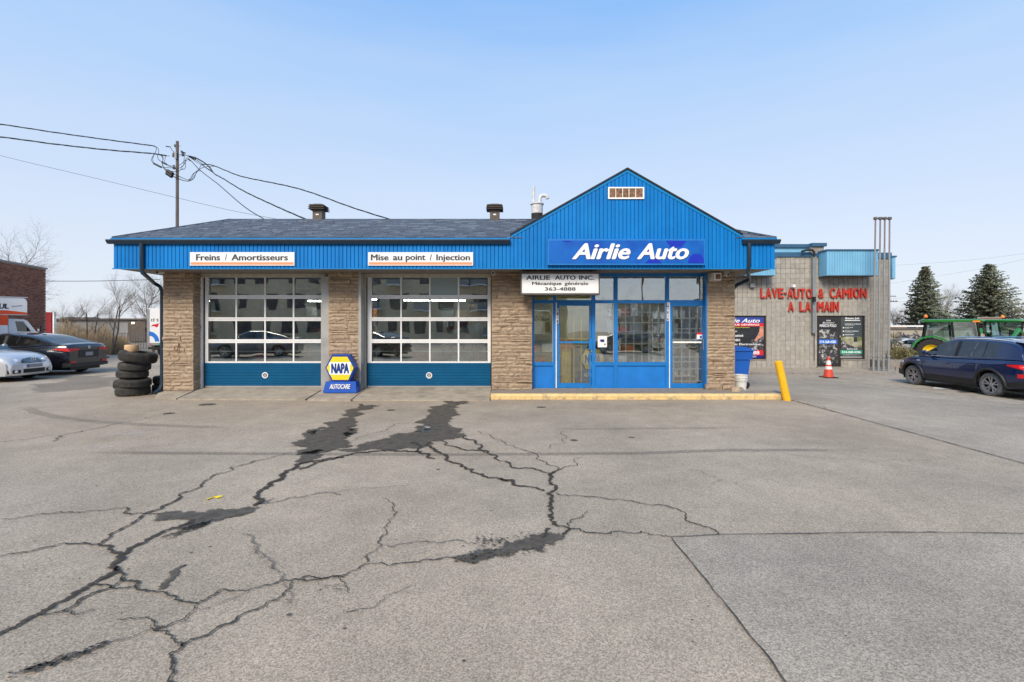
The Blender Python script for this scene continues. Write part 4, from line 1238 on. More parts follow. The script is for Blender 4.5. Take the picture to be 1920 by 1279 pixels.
# rusty hook on the left pier
q = B()
hx, hz = PX(335, DC - .04), PZ(655, DC - .04)
q.tube([(hx, DC - .03, hz + .16), (hx, DC - .06, hz + .05), (hx, DC - .08, hz - .03)], .012, 6)
q.tube([(hx, DC - .06, hz - .02), (hx - .04, DC - .09, hz - .04), (hx - .07, DC - .09, hz), (hx - .07, DC - .09, hz + .05)], .010, 6)
q.build('rusty_hook', 'rust', label='small rusty iron hook fixed on the left stone pier', cat='hook', origin=None)

# security cameras and speaker
def sec_cam(px, py, D, label):
    x, z = PX(px, D), PZ(py, D)
    t = empty('security_camera', (x, D, z), label, 'camera', 'security cameras under the eave')
    B().box(x - .05, x + .05, D + .02, D + .12, ZS - .03, ZS - .002).build('bracket', 'sign_white', t)
    B().tube([(x, D + .08, ZS - .03), (x, D + .06, z + .02)], .015, 6).build('arm', 'sign_white', t)
    B().tube([(x, D + .16, z + .02), (x, D - .04, z - .01)], .045, 12).build('housing', 'sign_white', t, smooth=40)
    B().tube([(x, D - .041, z - .010), (x, D - .046, z - .011)], .033, 12).build('lens', 'black_plastic', t)
sec_cam(297, 510.5, 12.1, 'white security camera at the left corner under the eave')
sec_cam(924.5, 511.5, 12.1, 'security camera under the eave beside the right overhead door')
sec_cam(1364, 514.5, 12.1, 'security camera above the stone pier at the shop\'s right end')
D = 12.08
sp = empty('wall_speaker', (PX(1343, D), D, PZ(526, D)), 'beige square outdoor speaker at the top of the right stone pier', 'speaker')
prect(B(), 1334, 1352.6, 511.4, 526.2, D, .22).build('cabinet', 'jamb_wood', sp)
prect(B(), 1339, 1352.2, 512, 525.8, D, .01, -.012).build('front_frame', 'sign_white', sp)
prect(B(), 1341.5, 1350.6, 514.2, 523.6, D, .004, -.017).build('speaker_grille', 'rust_grille', sp)

# ---- signs on the building
def flat_sign(px0, px1, py0, py1, s, tx0, tx1, ty0, ty1, label):
    D = DF - .03
    t = empty('wall_sign', (PX(px0, D), D, PZ(py1, D)), label, 'sign')
    prect(B(), px0, px1, py0, py1, D, .022).build('board', 'sign_white', t)
    prect(B(), px0 + 1.5, px1 - 1.5, py1 - 6.2, py1 - 1.6, D, .002, -.0025).build('stripe', 'orange_stripe', t)
    x = tx0
    for w, a, c in s:
        h = 0
        ptext(w, a, c, ty0 + (3.2 if w == 'au' else 0), ty1 if not any(ch in w for ch in 'jp') else ty1 + 3.2, D, 'text_dark', t, bold=.032, off=.001, depth=.003)
zz2 = lambda v: 190 + v / 4.263
flat_sign(356, 552, 472.9, 498, [('Freins', zz2(757), zz2(950)), ('/', zz2(990), zz2(1003)), ('Amortisseurs', zz2(1040), zz2(1492))], 0, 0, 476.8, 488.6, 'white sign reading Freins Amortisseurs with orange underline')
zz5 = lambda v: 560 + v / 4.8
flat_sign(690, 887, 473, 498, [('Mise', zz5(650), zz5(810)), ('au', zz5(848), zz5(933)), ('point', zz5(963), zz5(1142)), ('/', zz5(1180), zz5(1198)), ('Injection', zz5(1238), zz5(1543))], 0, 0, 477, 488.5, 'white sign reading Mise au point Injection with orange underline')

D = DF - .085
ms = empty('shop_sign', (PX(1027, D), D, PZ(497, D)), 'large blue sign with white italic Airlie Auto on the gable', 'sign')
prect(B(), 1026.9, 1322.1, 448.2, 496.9, D, .084).build('case', 'blue_frame', ms)
prect(B(), 1029.4, 1319.8, 451.2, 494, D, .002, -.003).build('face', 'sign_blue', ms)
def disc(cx, cy, r, a0, a1, nm='dark_shape'):
    pts = [(PX(cx + r * math.cos(t), D), PZ(cy - r * math.sin(t), D)) for t in [R(a0 + (a1 - a0) * k / 14) for k in range(15)]]
    B().prism_y(pts, D - .006, D - .0035).build(nm, 'sign_dark_blue', ms)
q = [(1248, 451.4), (1287, 451.4), (1277, 463.5), (1257, 463.5)]
B().prism_y([(PX(a, D), PZ(c, D)) for a, c in reversed(q)], D - .006, D - .0035).build('dark_shape', 'sign_dark_blue', ms)
q = [(1209, 493.8), (1241, 493.8), (1234, 486), (1217, 486)]
B().prism_y([(PX(a, D), PZ(c, D)) for a, c in q], D - .006, D - .0035).build('dark_shape', 'sign_dark_blue', ms)
q = [(1290, 493.8), (1319.6, 493.8), (1320, 485), (1315, 479), (1308, 475.5), (1299, 476.5), (1293, 482), (1290.5, 488)]
B().prism_y([(PX(a, D), PZ(c, D)) for a, c in q], D - .006, D - .0035).build('dark_shape', 'sign_dark_blue', ms)
q = [(1054.5, 451.4), (1058, 453.6), (1062, 454.3), (1067, 453.4), (1070.5, 451.4)]
B().prism_y([(PX(a, D), PZ(c, D)) for a, c in q], D - .006, D - .0035).build('dark_shape', 'sign_dark_blue', ms)
for w, a, c in (('Airlie', 1072.5, 1182), ('Auto', 1194, 1291.3)):
    ptext(w, a + 1.0, c + 1.0, 456.4 + .8, 486.6 + .8, D, 'text_shadow', ms, name='letter_shadow', shear=.28, bold=.035, off=.006, depth=.002)
    ptext(w, a, c, 456.4, 486.6, D, 'text_white', ms, shear=.28, bold=.035, off=.010, depth=.006)

D = 11.75
hs = empty('hanging_sign', (PX(976, D), D, PZ(552, D)), 'white box sign hanging over the left entrance with business name and phone number', 'sign')
q = B()
x0, x1, z0, z1 = PX(978.3, D), PX(1122.5, D), PZ(549.6, D), PZ(513.8, D)
prect(q, 976.2, 1124.6, 510.6, 552.6, D, .30, .012)
q.build('case', 'sign_frame', hs)
for (a, c, t, bt) in ((976.2, 1124.6, 510.6, 513.6), (976.2, 1124.6, 549.8, 552.6), (976.2, 978.2, 513.7, 549.7), (1122.6, 1124.6, 513.7, 549.7)):
    prect(B(), a, c, t, bt, D, .028, -.018).build('frame', 'sign_frame', hs)
prect(B(), 978.3, 1122.5, 513.7, 549.7, D, .008, .002).build('face', 'sign_white', hs)
for (w, a, c, t, bt) in (('AIRLIE', 986.5, 1031.5, 516.6, 524.8), ('AUTO', 1040.3, 1079.5, 516.6, 524.8), ('INC.', 1085.8, 1114.5, 516.6, 524.8),
                         ('Mécanique', 997.5, 1053, 528.4, 536.6), ('générale', 1058.3, 1103, 528.4, 536.6), ('363-4888', 1021.5, 1079.3, 538.6, 545.2)):
    ptext(w, a, c, t, bt, D, 'text_dark', hs, bold=.022 if bt - t < 7.5 or w[0] == 'g' else .032, off=.0, depth=.003)
B().tube([(PX(990, D), D + .15, ZS), (PX(990, D), D + .15, z1)], .015, 6).build('hanger', 'sign_frame', hs)
B().tube([(PX(1110, D), D + .15, ZS), (PX(1110, D), D + .15, z1)], .015, 6).build('hanger', 'sign_frame', hs)

# window stickers, notices
D = DS + .006
nt = empty('window_notice', (PX(1121, D), D, PZ(651, D)), 'white paper notice taped inside the narrow window beside the door', 'notice')
prect(B(), 1120.8, 1138, 630, 651.2, D, .002).build('paper', 'sign_white', nt)
prect(B(), 1126, 1133, 636.5, 641.5, D, .001, -.0015).build('print', 'poster_navy', nt)
prect(B(), 1133, 1135.5, 644.5, 647, D, .001, -.0015).build('print', 'text_dark', nt)
prect(B(), 1124.5, 1126.5, 637.5, 639.5, D, .001, -.0015).build('print', 'bright_blue', nt)
D = DS - .002
st = empty('door_sticker', (PX(1306, D), D, PZ(636, D)), 'small red and white sticker on the glass of the right entrance door', 'sticker')
prect(B(), 1306.5, 1316.6, 623.8, 636, D, .002, .004).build('paper', 'sign_white', st)
prect(B(), 1306.5, 1316.6, 623.8, 627.5, D, .001, .0025).build('band', 'poster_red', st)
prect(B(), 1312.4, 1316, 629.5, 634.8, D, .001, .0025).build('print', 'poster_blue', st)
# unlit OUVERT sign inside the left window
D = DS + .12
ov = empty('open_sign', (PX(1019, D), D, PZ(604, D)), 'unlit oval OUVERT sign hanging inside the narrow left window', 'sign')
cxp, cyp = 1019, 593
B().tube([(PX(cxp + 16.5 * math.cos(t), D), D, PZ(cyp - 10.5 * math.sin(t), D)) for t in [2 * math.pi * k / 28 for k in range(29)]], .011, 6).build('oval_tube', 'grille_white', ov)
ptext('OUVERT', 1004.5, 1033.5, 588.5, 598.5, D, 'grille_white', ov, shear=.2)
# rental notice, read from inside (mirrored), in the left overhead door
D = DD + .04
rn = empty('rental_notice', (PX(554, D), D, PZ(551, D)), 'white and blue rental notice behind the top right pane of the left overhead door', 'notice')
prect(B(), z3(1208), z3(1345), 490 + 168 / 4.569, 490 + 280 / 4.569, D, .003).build('board', 'sign_white', rn)
prect(B(), z3(1215), z3(1335), 490 + 242 / 4.569, 490 + 270 / 4.569, D, .001, -.0015).build('band', 'poster_navy', rn)
ptext('À LOUER', z3(1220), z3(1332), 490 + 192 / 4.569, 490 + 226 / 4.569, D, 'text_dark', rn, mirror=True, bold=.02)

# ---- interior of the bays
def tube_light(x, y, z, l, label):
    t = empty('ceiling_light', (x, y, z), label, 'ceiling light', 'fluorescent tubes inside the garage bays')
    B().box(x - l / 2, x + l / 2, y - .06, y + .06, z + .03, z + .08).build('fixture', 'sign_white', t)
    B().tube([(x - l / 2 + .02, y, z), (x + l / 2 - .02, y, z)], .018, 8).build('tube', 'tube_light', t)
tube_light(-2.05, 15.6, 2.62, 1.1, 'lit fluorescent tube seen through the right overhead door, nearest the office')
tube_light(-4.95, 16.8, 2.72, 1.1, 'lit fluorescent tube at the left inside the right bay')
tube_light(-3.35, 17.4, 2.72, 1.2, 'lit fluorescent tube in the middle of the right bay')
tube_light(-5.4 - .75, 15.6, 2.60, 1.0, 'lit fluorescent tube seen at the top right of the left overhead door')
ho = empty('car_hoist', (-2.0, 15.0, FLOOR), 'orange two-post car hoist inside the right bay', 'car hoist')
for x in (-.9, -4.1): B().box(x - .12, x + .12, 15.0, 15.25, FLOOR, 2.9).build('post', 'interior_dark', ho)
B().add([(-.85, 14.7, 1.95), (-2.0, 14.6, 1.62), (-2.0, 14.6, 1.74), (-.85, 14.7, 2.10), (-.85, 14.85, 1.95), (-2.0, 14.75, 1.62), (-2.0, 14.75, 1.74), (-.85, 14.85, 2.10)],
        [(0, 3, 2, 1), (4, 5, 6, 7), (0, 1, 5, 4), (3, 7, 6, 2)]).build('arm', 'hoist_orange', ho)
B().add([(-.85, 14.7, 1.15), (-1.9, 14.6, .88), (-1.9, 14.6, .98), (-.85, 14.7, 1.28), (-.85, 14.85, 1.15), (-1.9, 14.75, .88), (-1.9, 14.75, .98), (-.85, 14.85, 1.28)],
        [(0, 3, 2, 1), (4, 5, 6, 7), (0, 1, 5, 4), (3, 7, 6, 2)]).build('arm', 'hoist_orange', ho)
tc = empty('tool_chest', (-3.0, 15.8, FLOOR), 'red tool chest standing inside the right bay', 'tool chest')
B().box(-3.15, -2.75, 15.4, 15.9, FLOOR + .08, 1.15).build('cabinet', 'red_paint', tc)
for k in range(5): B().box(-3.12, -2.78, 15.375, 15.398, FLOOR + .14 + k * .17, FLOOR + .27 + k * .17).build('drawer', 'red_paint', tc)
for k in (-3.08, -2.82): B().lathe([(0, -.02), (.05, -.02), (.05, .02), (0, .02)], (k, 15.6, FLOOR + .05), 'x', 12).build('castor', 'black_plastic', tc)
# work bench and shelves against the back wall
wb = empty('workbench', (-6.5, 19.6, FLOOR), 'dark cluttered workbench along the back wall of the left bay', 'workbench')
B().box(-8.3, -5.2, 19.4, 20.2, 1.02, 1.08).build('bench_top', 'interior_wall', wb)
for x in (-8.2, -6.8, -5.3): B().box(x - .04, x + .04, 19.5, 19.58, FLOOR, 1.02).build('leg', 'interior_dark', wb)
crr = random.Random(44)
def rack(x0, x1, y, label, n, seed):
    rr = random.Random(seed)
    t = empty('storage_rack', ((x0 + x1) / 2, y, FLOOR), label, 'shelf')
    for k in range(4): B().box(x0, x1, y, y + .5, FLOOR + .25 + k * .55, FLOOR + .29 + k * .55).build('shelf_board', 'interior_wall', t)
    for x in (x0, x1 - .04): B().box(x, x + .04, y, y + .04, FLOOR, 2.5).build('upright', 'grey_metal', t)
    for k in range(4):
        x = x0 + .06
        while x < x1 - .3:
            w, h = rr.uniform(.12, .38), rr.uniform(.15, .45)
            B().box(x, x + w, y + .05, y + .45, FLOOR + .292 + k * .55, FLOOR + .292 + k * .55 + h).build('carton', rr.choice(['sign_white', 'wood_cut', 'red_paint', 'grey_metal', 'canopy_blue', 'interior_dark', 'bucket_white', 'hoist_orange', 'jamb_wood']), t)
            x += w + rr.uniform(.02, .12)
    return t
rack(-8.2, -6.2, 15.6, 'cluttered rack of cartons at the left inside the left bay', 8, 1)
rack(-5.9, -4.6, 17.2, 'cluttered rack further back inside the garage', 8, 2)
rack(-2.4, -.4, 16.2, 'cluttered rack of boxes inside the right bay behind the hoist', 8, 3)
rack(2.9, 4.0, 14.6, 'rack of boxes inside the shop behind the gridded window', 8, 5)
rack(.6, 1.3, 14.4, 'rack of goods inside the narrow left shop window', 8, 6)
for i_, (x_, y_, h_, mt_) in enumerate(((-7.3, 14.2, 1.0, 'red_paint'), (-6.7, 14.5, .75, 'grey_metal'), (-5.6, 13.9, .95, 'canopy_blue'), (-3.5, 14.1, .8, 'grey_metal'), (-2.6, 13.8, .9, 'red_paint'), (-1.5, 14.0, .7, 'sign_white'))):
    dr = B().lathe([(0, 0), (.24, 0), (.25, .02), (.24, h_ * .5), (.255, h_ * .51), (.24, h_ * .52), (.25, h_), (0, h_)], (x_, y_, FLOOR), 'z', 18)
    dr.build('oil_drum', mt_, smooth=35, label=['red drum at the far left behind the left door glass', 'grey drum beside the red one in the left bay', 'blue drum behind the right part of the left door', 'grey drum at the left behind the right door glass', 'red drum in the middle behind the right door glass', 'white drum near the hoist in the right bay'][i_], cat='drum')
ol = empty('shop_fill_light', (2.6, 12.8, 3.11), 'added light strip hidden behind the head rail to brighten the shop', 'ceiling light')  # added lamp, kept out of sight behind the head rail, brightens the shop interior
B().box(.8, 4.8, 12.74, 12.86, 3.131, 3.16).build('fixture', 'sign_white', ol)
B().box(.85, 4.75, 12.75, 12.85, 3.115, 3.13).build('tube', 'tube_light', ol)
# office: shelf with buckets behind the right door, counter, orange cabinet
sh = empty('shop_shelf', (4.7, 13.9, FLOOR), 'white wire shelf of parts inside the right-hand entrance', 'shelf')
for k in range(5): B().box(4.05, 5.35, 13.9, 14.3, FLOOR + .15 + k * .42, FLOOR + .18 + k * .42).build('shelf_board', 'sign_white', sh)
for x in (4.05, 5.32):
    B().box(x, x + .03, 13.9, 13.93, FLOOR, 2.1).build('upright', 'sign_white', sh)
    B().box(x, x + .03, 14.27, 14.3, FLOOR, 2.1).build('upright', 'sign_white', sh)
rr = random.Random(2)
for k in range(5):
    for j in range(6):
        h = rr.uniform(.14, .30)
        B().lathe([(0, 0), (.07, 0), (.075, h), (0, h)], (4.2 + j * .2, 14.08, FLOOR + .181 + k * .42), 'z', 12).build('container', rr.choice(['interior_dark', 'bucket_white', 'grey_metal', 'sign_white', 'bucket_white']), sh, smooth=40)
ct = empty('shop_counter', (2.6, 15.0, FLOOR), 'reception counter inside the shop behind the big window', 'counter')
B().box(1.9, 3.9, 14.9, 15.5, FLOOR, 1.15).build('counter_body', 'interior_wall', ct)
B().box(1.85, 3.95, 14.85, 15.55, 1.151, 1.19).build('counter_top', 'interior_dark', ct)
cb = empty('orange_display_stand', (1.5, 13.7, FLOOR), 'narrow orange display stand inside behind the barred entrance door', 'display stand')
B().box(1.42, 1.68, 13.7, 13.95, FLOOR, 1.15).build('stand', 'tractor_yellow', cb)
B().box(1.36, 1.74, 13.66, 13.99, 1.151, 1.40).build('head', 'hoist_orange', cb)

# ---- NAPA sign (built once, a copy stands inside the shop)
def napa_sign(x0, D, z0, label, sc=1.0):
    t = empty('sidewalk_sign', (x0, D, z0), label, 'sign')
    k = sc * 12.0 / F
    X = lambda p: (p - 605.6) * k
    Zf = lambda p: (735.4 - p) * k
    dp = .27 * sc
    def loc(b_, n, m, par, **kw): return b_.build(n, m, par, world=False, **kw)
    q = B()
    x_0, x_1, xt0, xt1 = X(605.6), X(668.7), X(610.4), X(666.6)
    zt = Zf(714.6)
    q.add([(x_0, 0, 0), (x_1, 0, 0), (x_1, dp + .04, 0), (x_0, dp + .04, 0), (xt0, .03, zt), (xt1, .03, zt), (xt1, dp, zt), (xt0, dp, zt)],
          [(0, 3, 2, 1), (4, 5, 6, 7), (0, 1, 5, 4), (1, 2, 6, 5), (2, 3, 7, 6), (3, 0, 4, 7)])
    loc(q, 'base', 'napa_blue', t)
    hexo = [(609.3, 689), (621.5, 713.6), (655.5, 713.6), (664.8, 689), (653.5, 664), (622.3, 664)]
    hexi = [(612.4, 689), (624, 711.4), (653, 711.4), (663.2 - .2, 689), (651.3, 668), (624.0, 668)]
    loc(B().prism_y([(X(a), Zf(c)) for a, c in hexo], .03, dp), 'hexagon_case', 'napa_blue', t)
    # dark edge ring
    ring = [(610.6, 689), (622.6, 712.6), (654.6, 712.6), (664.0, 689), (652.6, 665.6), (622.9, 665.6)]
    loc(B().prism_y([(X(a), Zf(c)) for a, c in ring], .022, .029), 'hexagon_edge', 'napa_dark', t)
    loc(B().prism_y([(X(a), Zf(c)) for a, c in hexi], .014, .021), 'hexagon_face', 'napa_yellow', t)
    white = [(618.2, 678.2), (657.6, 678.2), (659.2, 681.4), (656.6, 684), (656.6, 694.5), (659, 697), (657, 701.6), (618.6, 701.6), (616.6, 697.5), (618.8, 694.5), (618.8, 684), (616.5, 681.5)]
    loc(B().prism_y([(X(a), Zf(c)) for a, c in reversed(white)], .009, .0135), 'name_band', 'text_white', t)
    text('NAPA', X(621.3), X(655.0), Zf(699.6), Zf(680.0), .0085, 'napa_dark', t, world=False, bold=.075, depth=.003)
    text('AUTOCARE', X(618.3), X(657.6), Zf(728.3), Zf(719.2), -.001 + .018, 'text_white', t, world=False, shear=.25, bold=.03, depth=.025)
    return t
napa_sign(PX(605.6, 12.0), 11.98, .122, 'blue and yellow hexagonal NAPA AutoCare sign on a stand between the overhead doors')
napa_sign(1.86, 13.6, .25, 'second hexagonal NAPA AutoCare sign standing inside behind the barred door', 1.0)

# ================================================================ APRONS, SIDEWALK, KERB
paving = B().box(WL - .25, -.53, DC - .03, DC - .01, -.02, .02).build('pavement', 'concrete', kind='structure')
def slab(pts_top, name='slab', mat='concrete', par=None):
    """pts_top: 4 corners (x,y,z) counter-clockwise from front left; skirt goes down to the ground"""
    bot = [(x, y, -.05) for x, y, z in pts_top]
    return B().add(list(pts_top) + bot, [(0, 1, 2, 3), (1, 0, 4, 5), (2, 1, 5, 6), (3, 2, 6, 7), (0, 3, 7, 4)]).build(name, mat, par or paving)
def gp(px, py, z):
    x, y = G(px, py, z); return (x, y, z)
yA = DD + .0
slab([gp(290, 746.3, .012), gp(330, 747.2, .03), (PX(378, DD) , DC + .2, .15), (WL - .15, DC + .05, .10)])
slab([gp(333, 747.3, .035), gp(572, 748.2, .035), (PX(610, yA), yA, FLOOR - .004), (PX(380.5, yA), yA, FLOOR - .004)])
slab([gp(577, 748.2, .05), gp(657.5, 749, .05), (PX(684, DD - .2), DD - .2, .150), (bx0 - .17, DD - .2, .150)])
slab([gp(661, 749.1, .035), gp(918, 749.8, .035), (PX(921, yA), yA, FLOOR - .004), (PX(687.5, yA), yA, FLOOR - .004)])
sw = B().add([(PX(919.6, 11.65), 11.83, .132), (6.73, 11.83, .132), (6.73, 12.2, .15), (5.74, 12.2, .15), (5.74, 12.9, .165), (-.53, 12.9, .165)], [(0, 1, 2, 3, 4, 5)])
sw.box(-.53, 6.73, 11.84, 12.195, 0, .12)
sidewalk = sw.build('sidewalk', 'sidewalk_concrete', kind='structure')
kj = [919.6, 1018, 1118.4, 1217, 1316.5, 1415, 1452, 1480]
for a, c in zip(kj, kj[1:]):
    xa, xb = PX(a, 11.65) + .004, PX(c, 11.65) - .004
    zt = .13
    if a > 1440: xb -= .0
    q = B(); n = 8
    prof = [(11.665, -.02), (11.645, .095), (11.655, .118), (11.68, zt), (11.825, zt + .002), (11.825, -.02)]
    m = len(prof)
    vs = []
    for i in range(n + 1):
        x_ = xa + (xb - xa) * i / n
        for j, (y_, z_) in enumerate(prof):
            w_ = (mnoise.noise(Vector((x_ * 3, j * 1.7, 2))) * .010) if 0 < j < 4 else 0
            vs.append((x_, y_ + w_, z_ + w_ * .6))
    fs = [(i * m + j, (i + 1) * m + j, (i + 1) * m + j + 1, i * m + j + 1) for i in range(n) for j in range(m - 1)]
    fs += [tuple(range(m)), tuple(reversed(range(n * m, n * m + m)))]
    q.add(vs, fs); q.build('kerb_stone', 'curb_yellow', sidewalk)
# small sand and leaf litter along the kerb and pier foot
lr = random.Random(9)
q = B()
def scatter(x0, x1, y0, y1, z, n, s):
    for _ in range(n):
        x, y = lr.uniform(x0, x1), lr.uniform(y0, y1); a = lr.uniform(0, 6.28); r_ = lr.uniform(.4, 1) * s
        q.add([(x + math.cos(a) * r_, y + math.sin(a) * r_, z + .002), (x + math.cos(a + 2.2) * r_, y + math.sin(a + 2.2) * r_, z + lr.uniform(.002, .012)), (x + math.cos(a + 4.1) * r_, y + math.sin(a + 4.1) * r_, z + .003)], [(0, 1, 2)])
scatter(-.5, 6.9, 11.56, 11.64, 0, 260, .014)
scatter(6.6, 7.1, 11.4, 11.75, 0, 120, .02)
scatter(WL - .5, WL + .6, 11.9, 12.25, .06, 180, .018)
scatter(-4, 4, 11.2, 11.6, 0, 120, .012)
q.build('leaf_litter', 'leaf_litter', label='scattered dry leaf bits and grit along the kerb', cat='litter', kind='stuff')

q = B(); lr = random.Random(77)
for _ in range(1500):
    y = 2.6 + 10 * lr.random() ** 1.3; x = lr.uniform(-1.1, 1.1) * y; r_ = lr.uniform(.003, .008) * (1 + y * .08); a = lr.uniform(0, 6.28)
    q.add([(x + math.cos(a + t_) * r_, y + math.sin(a + t_) * r_, .002) for t_ in (0, 2.1, 4.2)] + [(x, y, r_ * .9)], [(0, 1, 3), (1, 2, 3), (2, 0, 3)])
q.build('grit', 'block_dark', label='loose grit and small stones scattered over the asphalt', cat='gravel', kind='stuff')
# ================================================================ BOLLARD, CONE, BIN, BUCKET, ROCK
bx_, by_ = 6.62, 11.55
b0 = Vector((PX(1475.5, 11.55), 11.55, 0)); b1 = Vector((PX(1459, 11.55), 11.55, PZ(677, 11.55)))
bo = B().tube([b0 - (b1 - b0) * .05, b1 - (b1 - b0).normalized() * .015, b1], [.088, .088, .075], 20)
bo.build('bollard', 'bollard_yellow', smooth=40, label='leaning yellow steel bollard at the right end of the yellow kerb', cat='bollard')
cx, cy = G(1553.5, 708.5)
cone = empty('traffic_cone', (cx, cy, 0), 'orange traffic cone with two white bands in front of the car wash door', 'traffic cone')
B().box(-.21, .21, -.21, .21, .0, .035).build('base', 'black_plastic', cone, world=False)
def conep(z): return .16 - (.16 - .03) * (z - .035) / .70
def cseg(z0, z1, m, n):
    B().lathe([(conep(z0), z0), (conep(z1), z1)] + ([(0, z1)] if z1 > .73 else []), (0, 0, 0), 'z', 22).build(n, m, cone, world=False, smooth=40)
cseg(.035, .30, 'cone_red', 'body'); cseg(.30, .40, 'cone_white', 'band'); cseg(.40, .46, 'cone_red', 'body'); cseg(.46, .60, 'cone_white', 'band'); cseg(.60, .735, 'cone_red', 'body')
sheet([(cx - .6, cy - .12), (cx - .1, cy - .22), (cx + .8, cy - .15), (cx + .75, cy + .05), (cx - .3, cy + .15)], .008, 'dust_patch', 'concrete', ground)

bk = empty('bucket', (PX(1388.5, 13.45), 13.45, 0), 'white plastic bucket standing in front of the blue recycling bin', 'bucket')
B().lathe([(0, .005), (.14, .0), (.175, .33), (.185, .34), (.185, .36), (.178, .40), (.19, .41), (.19, .43), (.17, .43), (.135, .03), (0, .03)], (0, 0, 0), 'z', 24).build('pail', 'bucket_white', bk, world=False, smooth=35)
for k in range(3): B().lathe([(.165 + k * .006, .25 + k * .045), (.19, .258 + k * .045), (.166 + k * .006, .268 + k * .045)], (0, 0, 0), 'z', 24).build('rib', 'bucket_white', bk, world=False, smooth=35)
rb = empty('recycling_bin', (PX(1374, 13.95), 14.0, 0), 'blue wheeled recycling bin beside the right stone pier', 'recycling bin')
def frus(b_, x0, x1, y0, y1, z0, X0, X1, Y0, Y1, z1):
    return b_.add([(x0, y0, z0), (x1, y0, z0), (x1, y1, z0), (x0, y1, z0), (X0, Y0, z1), (X1, Y0, z1), (X1, Y1, z1), (X0, Y1, z1)],
                  [(0, 3, 2, 1), (4, 5, 6, 7), (0, 1, 5, 4), (1, 2, 6, 5), (2, 3, 7, 6), (3, 0, 4, 7)])
frus(B(), -.27, .30, -.26, .26, .05, -.31, .38, -.31, .31, .82).build('body', 'bin_blue', rb, world=False)
frus(B(), -.34, .42, -.34, .34, .83, -.36, .45, -.36, .36, 1.08).build('upper_body', 'bin_blue', rb, world=False)
q = frus(B(), -.39, .50, -.40, .38, 1.085, -.38, .49, -.39, .37, 1.12); frus(q, -.34, .44, -.35, .33, 1.121, -.25, .30, -.26, .24, 1.19)
q.build('lid', 'bin_blue', rb, world=False)
B().tube([(.46, -.25, 1.10), (.54, -.25, 1.09), (.54, .25, 1.09), (.46, .25, 1.10)], .018, 8).build('handle', 'bin_blue', rb, world=False)
B().box(-.30, .06, -.345, -.338, .90, 1.02).build('label_plate', 'sign_white', rb, world=False)
for y in (-.26, .26): B().lathe([(0, -.025), (.10, -.025), (.10, .025), (0, .025)], (.28, y, .10), 'y', 16).build('wheel', 'black_plastic', rb, world=False, smooth=40)
rk = B()
rx, rz_ = PX(1383.5, 12.9), 0
rk.add([(rx - .16, 12.7, 0), (rx + .17, 12.7, 0), (rx + .15, 13.0, 0), (rx - .14, 13.0, 0), (rx - .12, 12.74, .17), (rx + .06, 12.76, .16), (rx + .04, 12.95, .15), (rx - .10, 12.94, .18)],
       [(0, 3, 2, 1), (4, 5, 6, 7), (0, 1, 5, 4), (1, 2, 6, 5), (2, 3, 7, 6), (3, 0, 4, 7)])
rk.build('rubble_stone', 'block_dark', label='dark chunk of stone lying beside the bucket', cat='stone')
rk = B(); rx = PX(1374.5, 12.2)
rk.add([(rx - .10, 12.05, .14), (rx + .10, 12.02, .14), (rx + .12, 12.2, .14), (rx - .09, 12.22, .14), (rx - .08, 12.07, .24), (rx + .07, 12.06, .27), (rx + .08, 12.18, .26), (rx - .07, 12.2, .25)],
       [(0, 3, 2, 1), (4, 5, 6, 7), (0, 1, 5, 4), (1, 2, 6, 5), (2, 3, 7, 6), (3, 0, 4, 7)])
rk.build('rubble_stone', 'stone', label='loose tan stone at the foot of the right pier', cat='stone')

# ================================================================ TYRES
def tyre_mesh(r, h, seed=0):
    b = B(); w = h / 2
    prof = [(r * .60, -w * .80), (r * .66, -w), (r * .88, -w), (r * .97, -w * .82), (r, -w * .55), (r, w * .55), (r * .97, w * .82), (r * .88, w), (r * .66, w), (r * .60, w * .80), (r * .64, 0)]
    n = 44
    vs = []; fs = []; m = len(prof)
    for k in range(n):
        t = 2 * math.pi * k / n
        for j, (rr_, z) in enumerate(prof):
            if j in (3, 6) and k % 2: rr_ *= .982
            vs.append((rr_ * math.cos(t), rr_ * math.sin(t), z))
    for k in range(n):
        for j in range(m):
            fs.append((k * m + j, ((k + 1) % n) * m + j, ((k + 1) % n) * m + (j + 1) % m, k * m + (j + 1) % m))
    b.add(vs, fs)
    # circumferential ribs of tread
    for z in (-w * .42, -w * .14, w * .14, w * .42):
        b.lathe([(r * .995, z - w * .09), (r * 1.012, z - w * .08), (r * 1.012, z + w * .08), (r * .995, z + w * .09)], (0, 0, 0), 'z', n)
    return b
def tyre(x, y, z, r, h, tilt, label, group='stack of worn tyres by the downspout'):
    o = tyre_mesh(r, h).build('tyre', 'rubber', smooth=35, label=label, cat='tyre', group=group)
    o.location = (x, y, z); o.rotation_euler = tilt
    return o
tx = PX(251, 12.45)
tyre(tx - .02, 12.45, .115, .37, .22, (0, R(-2), 0), 'lowest worn tyre of the stack, flat on the ground')
tyre(tx - .36, 12.74, .245, .33, .19, (R(6), R(7), 0), 'worn tyre sticking out at the lower left of the stack')
tyre(tx + .06, 12.40, .335, .355, .20, (R(2), R(4), 0), 'third-lowest black tyre of the stack, above the one sticking out')
tyre(tx - .05, 12.47, .55, .34, .19, (0, R(3), 0), 'worn grey tyre at the middle height of the stack')
tyre(tx + .03, 12.44, .75, .345, .19, (0, R(5), 0), 'brownish tyre directly under the large topmost tyre')
tyre(tx + .13, 12.43, .995, .41, .255, (R(-3), R(9), 0), 'largest treaded tyre tilted on top of the stack')
tyre(-9.42, 13.10, .11, .33, .21, (0, 0, 0), 'lower black tyre in the gap between the stack and the downspout', None)
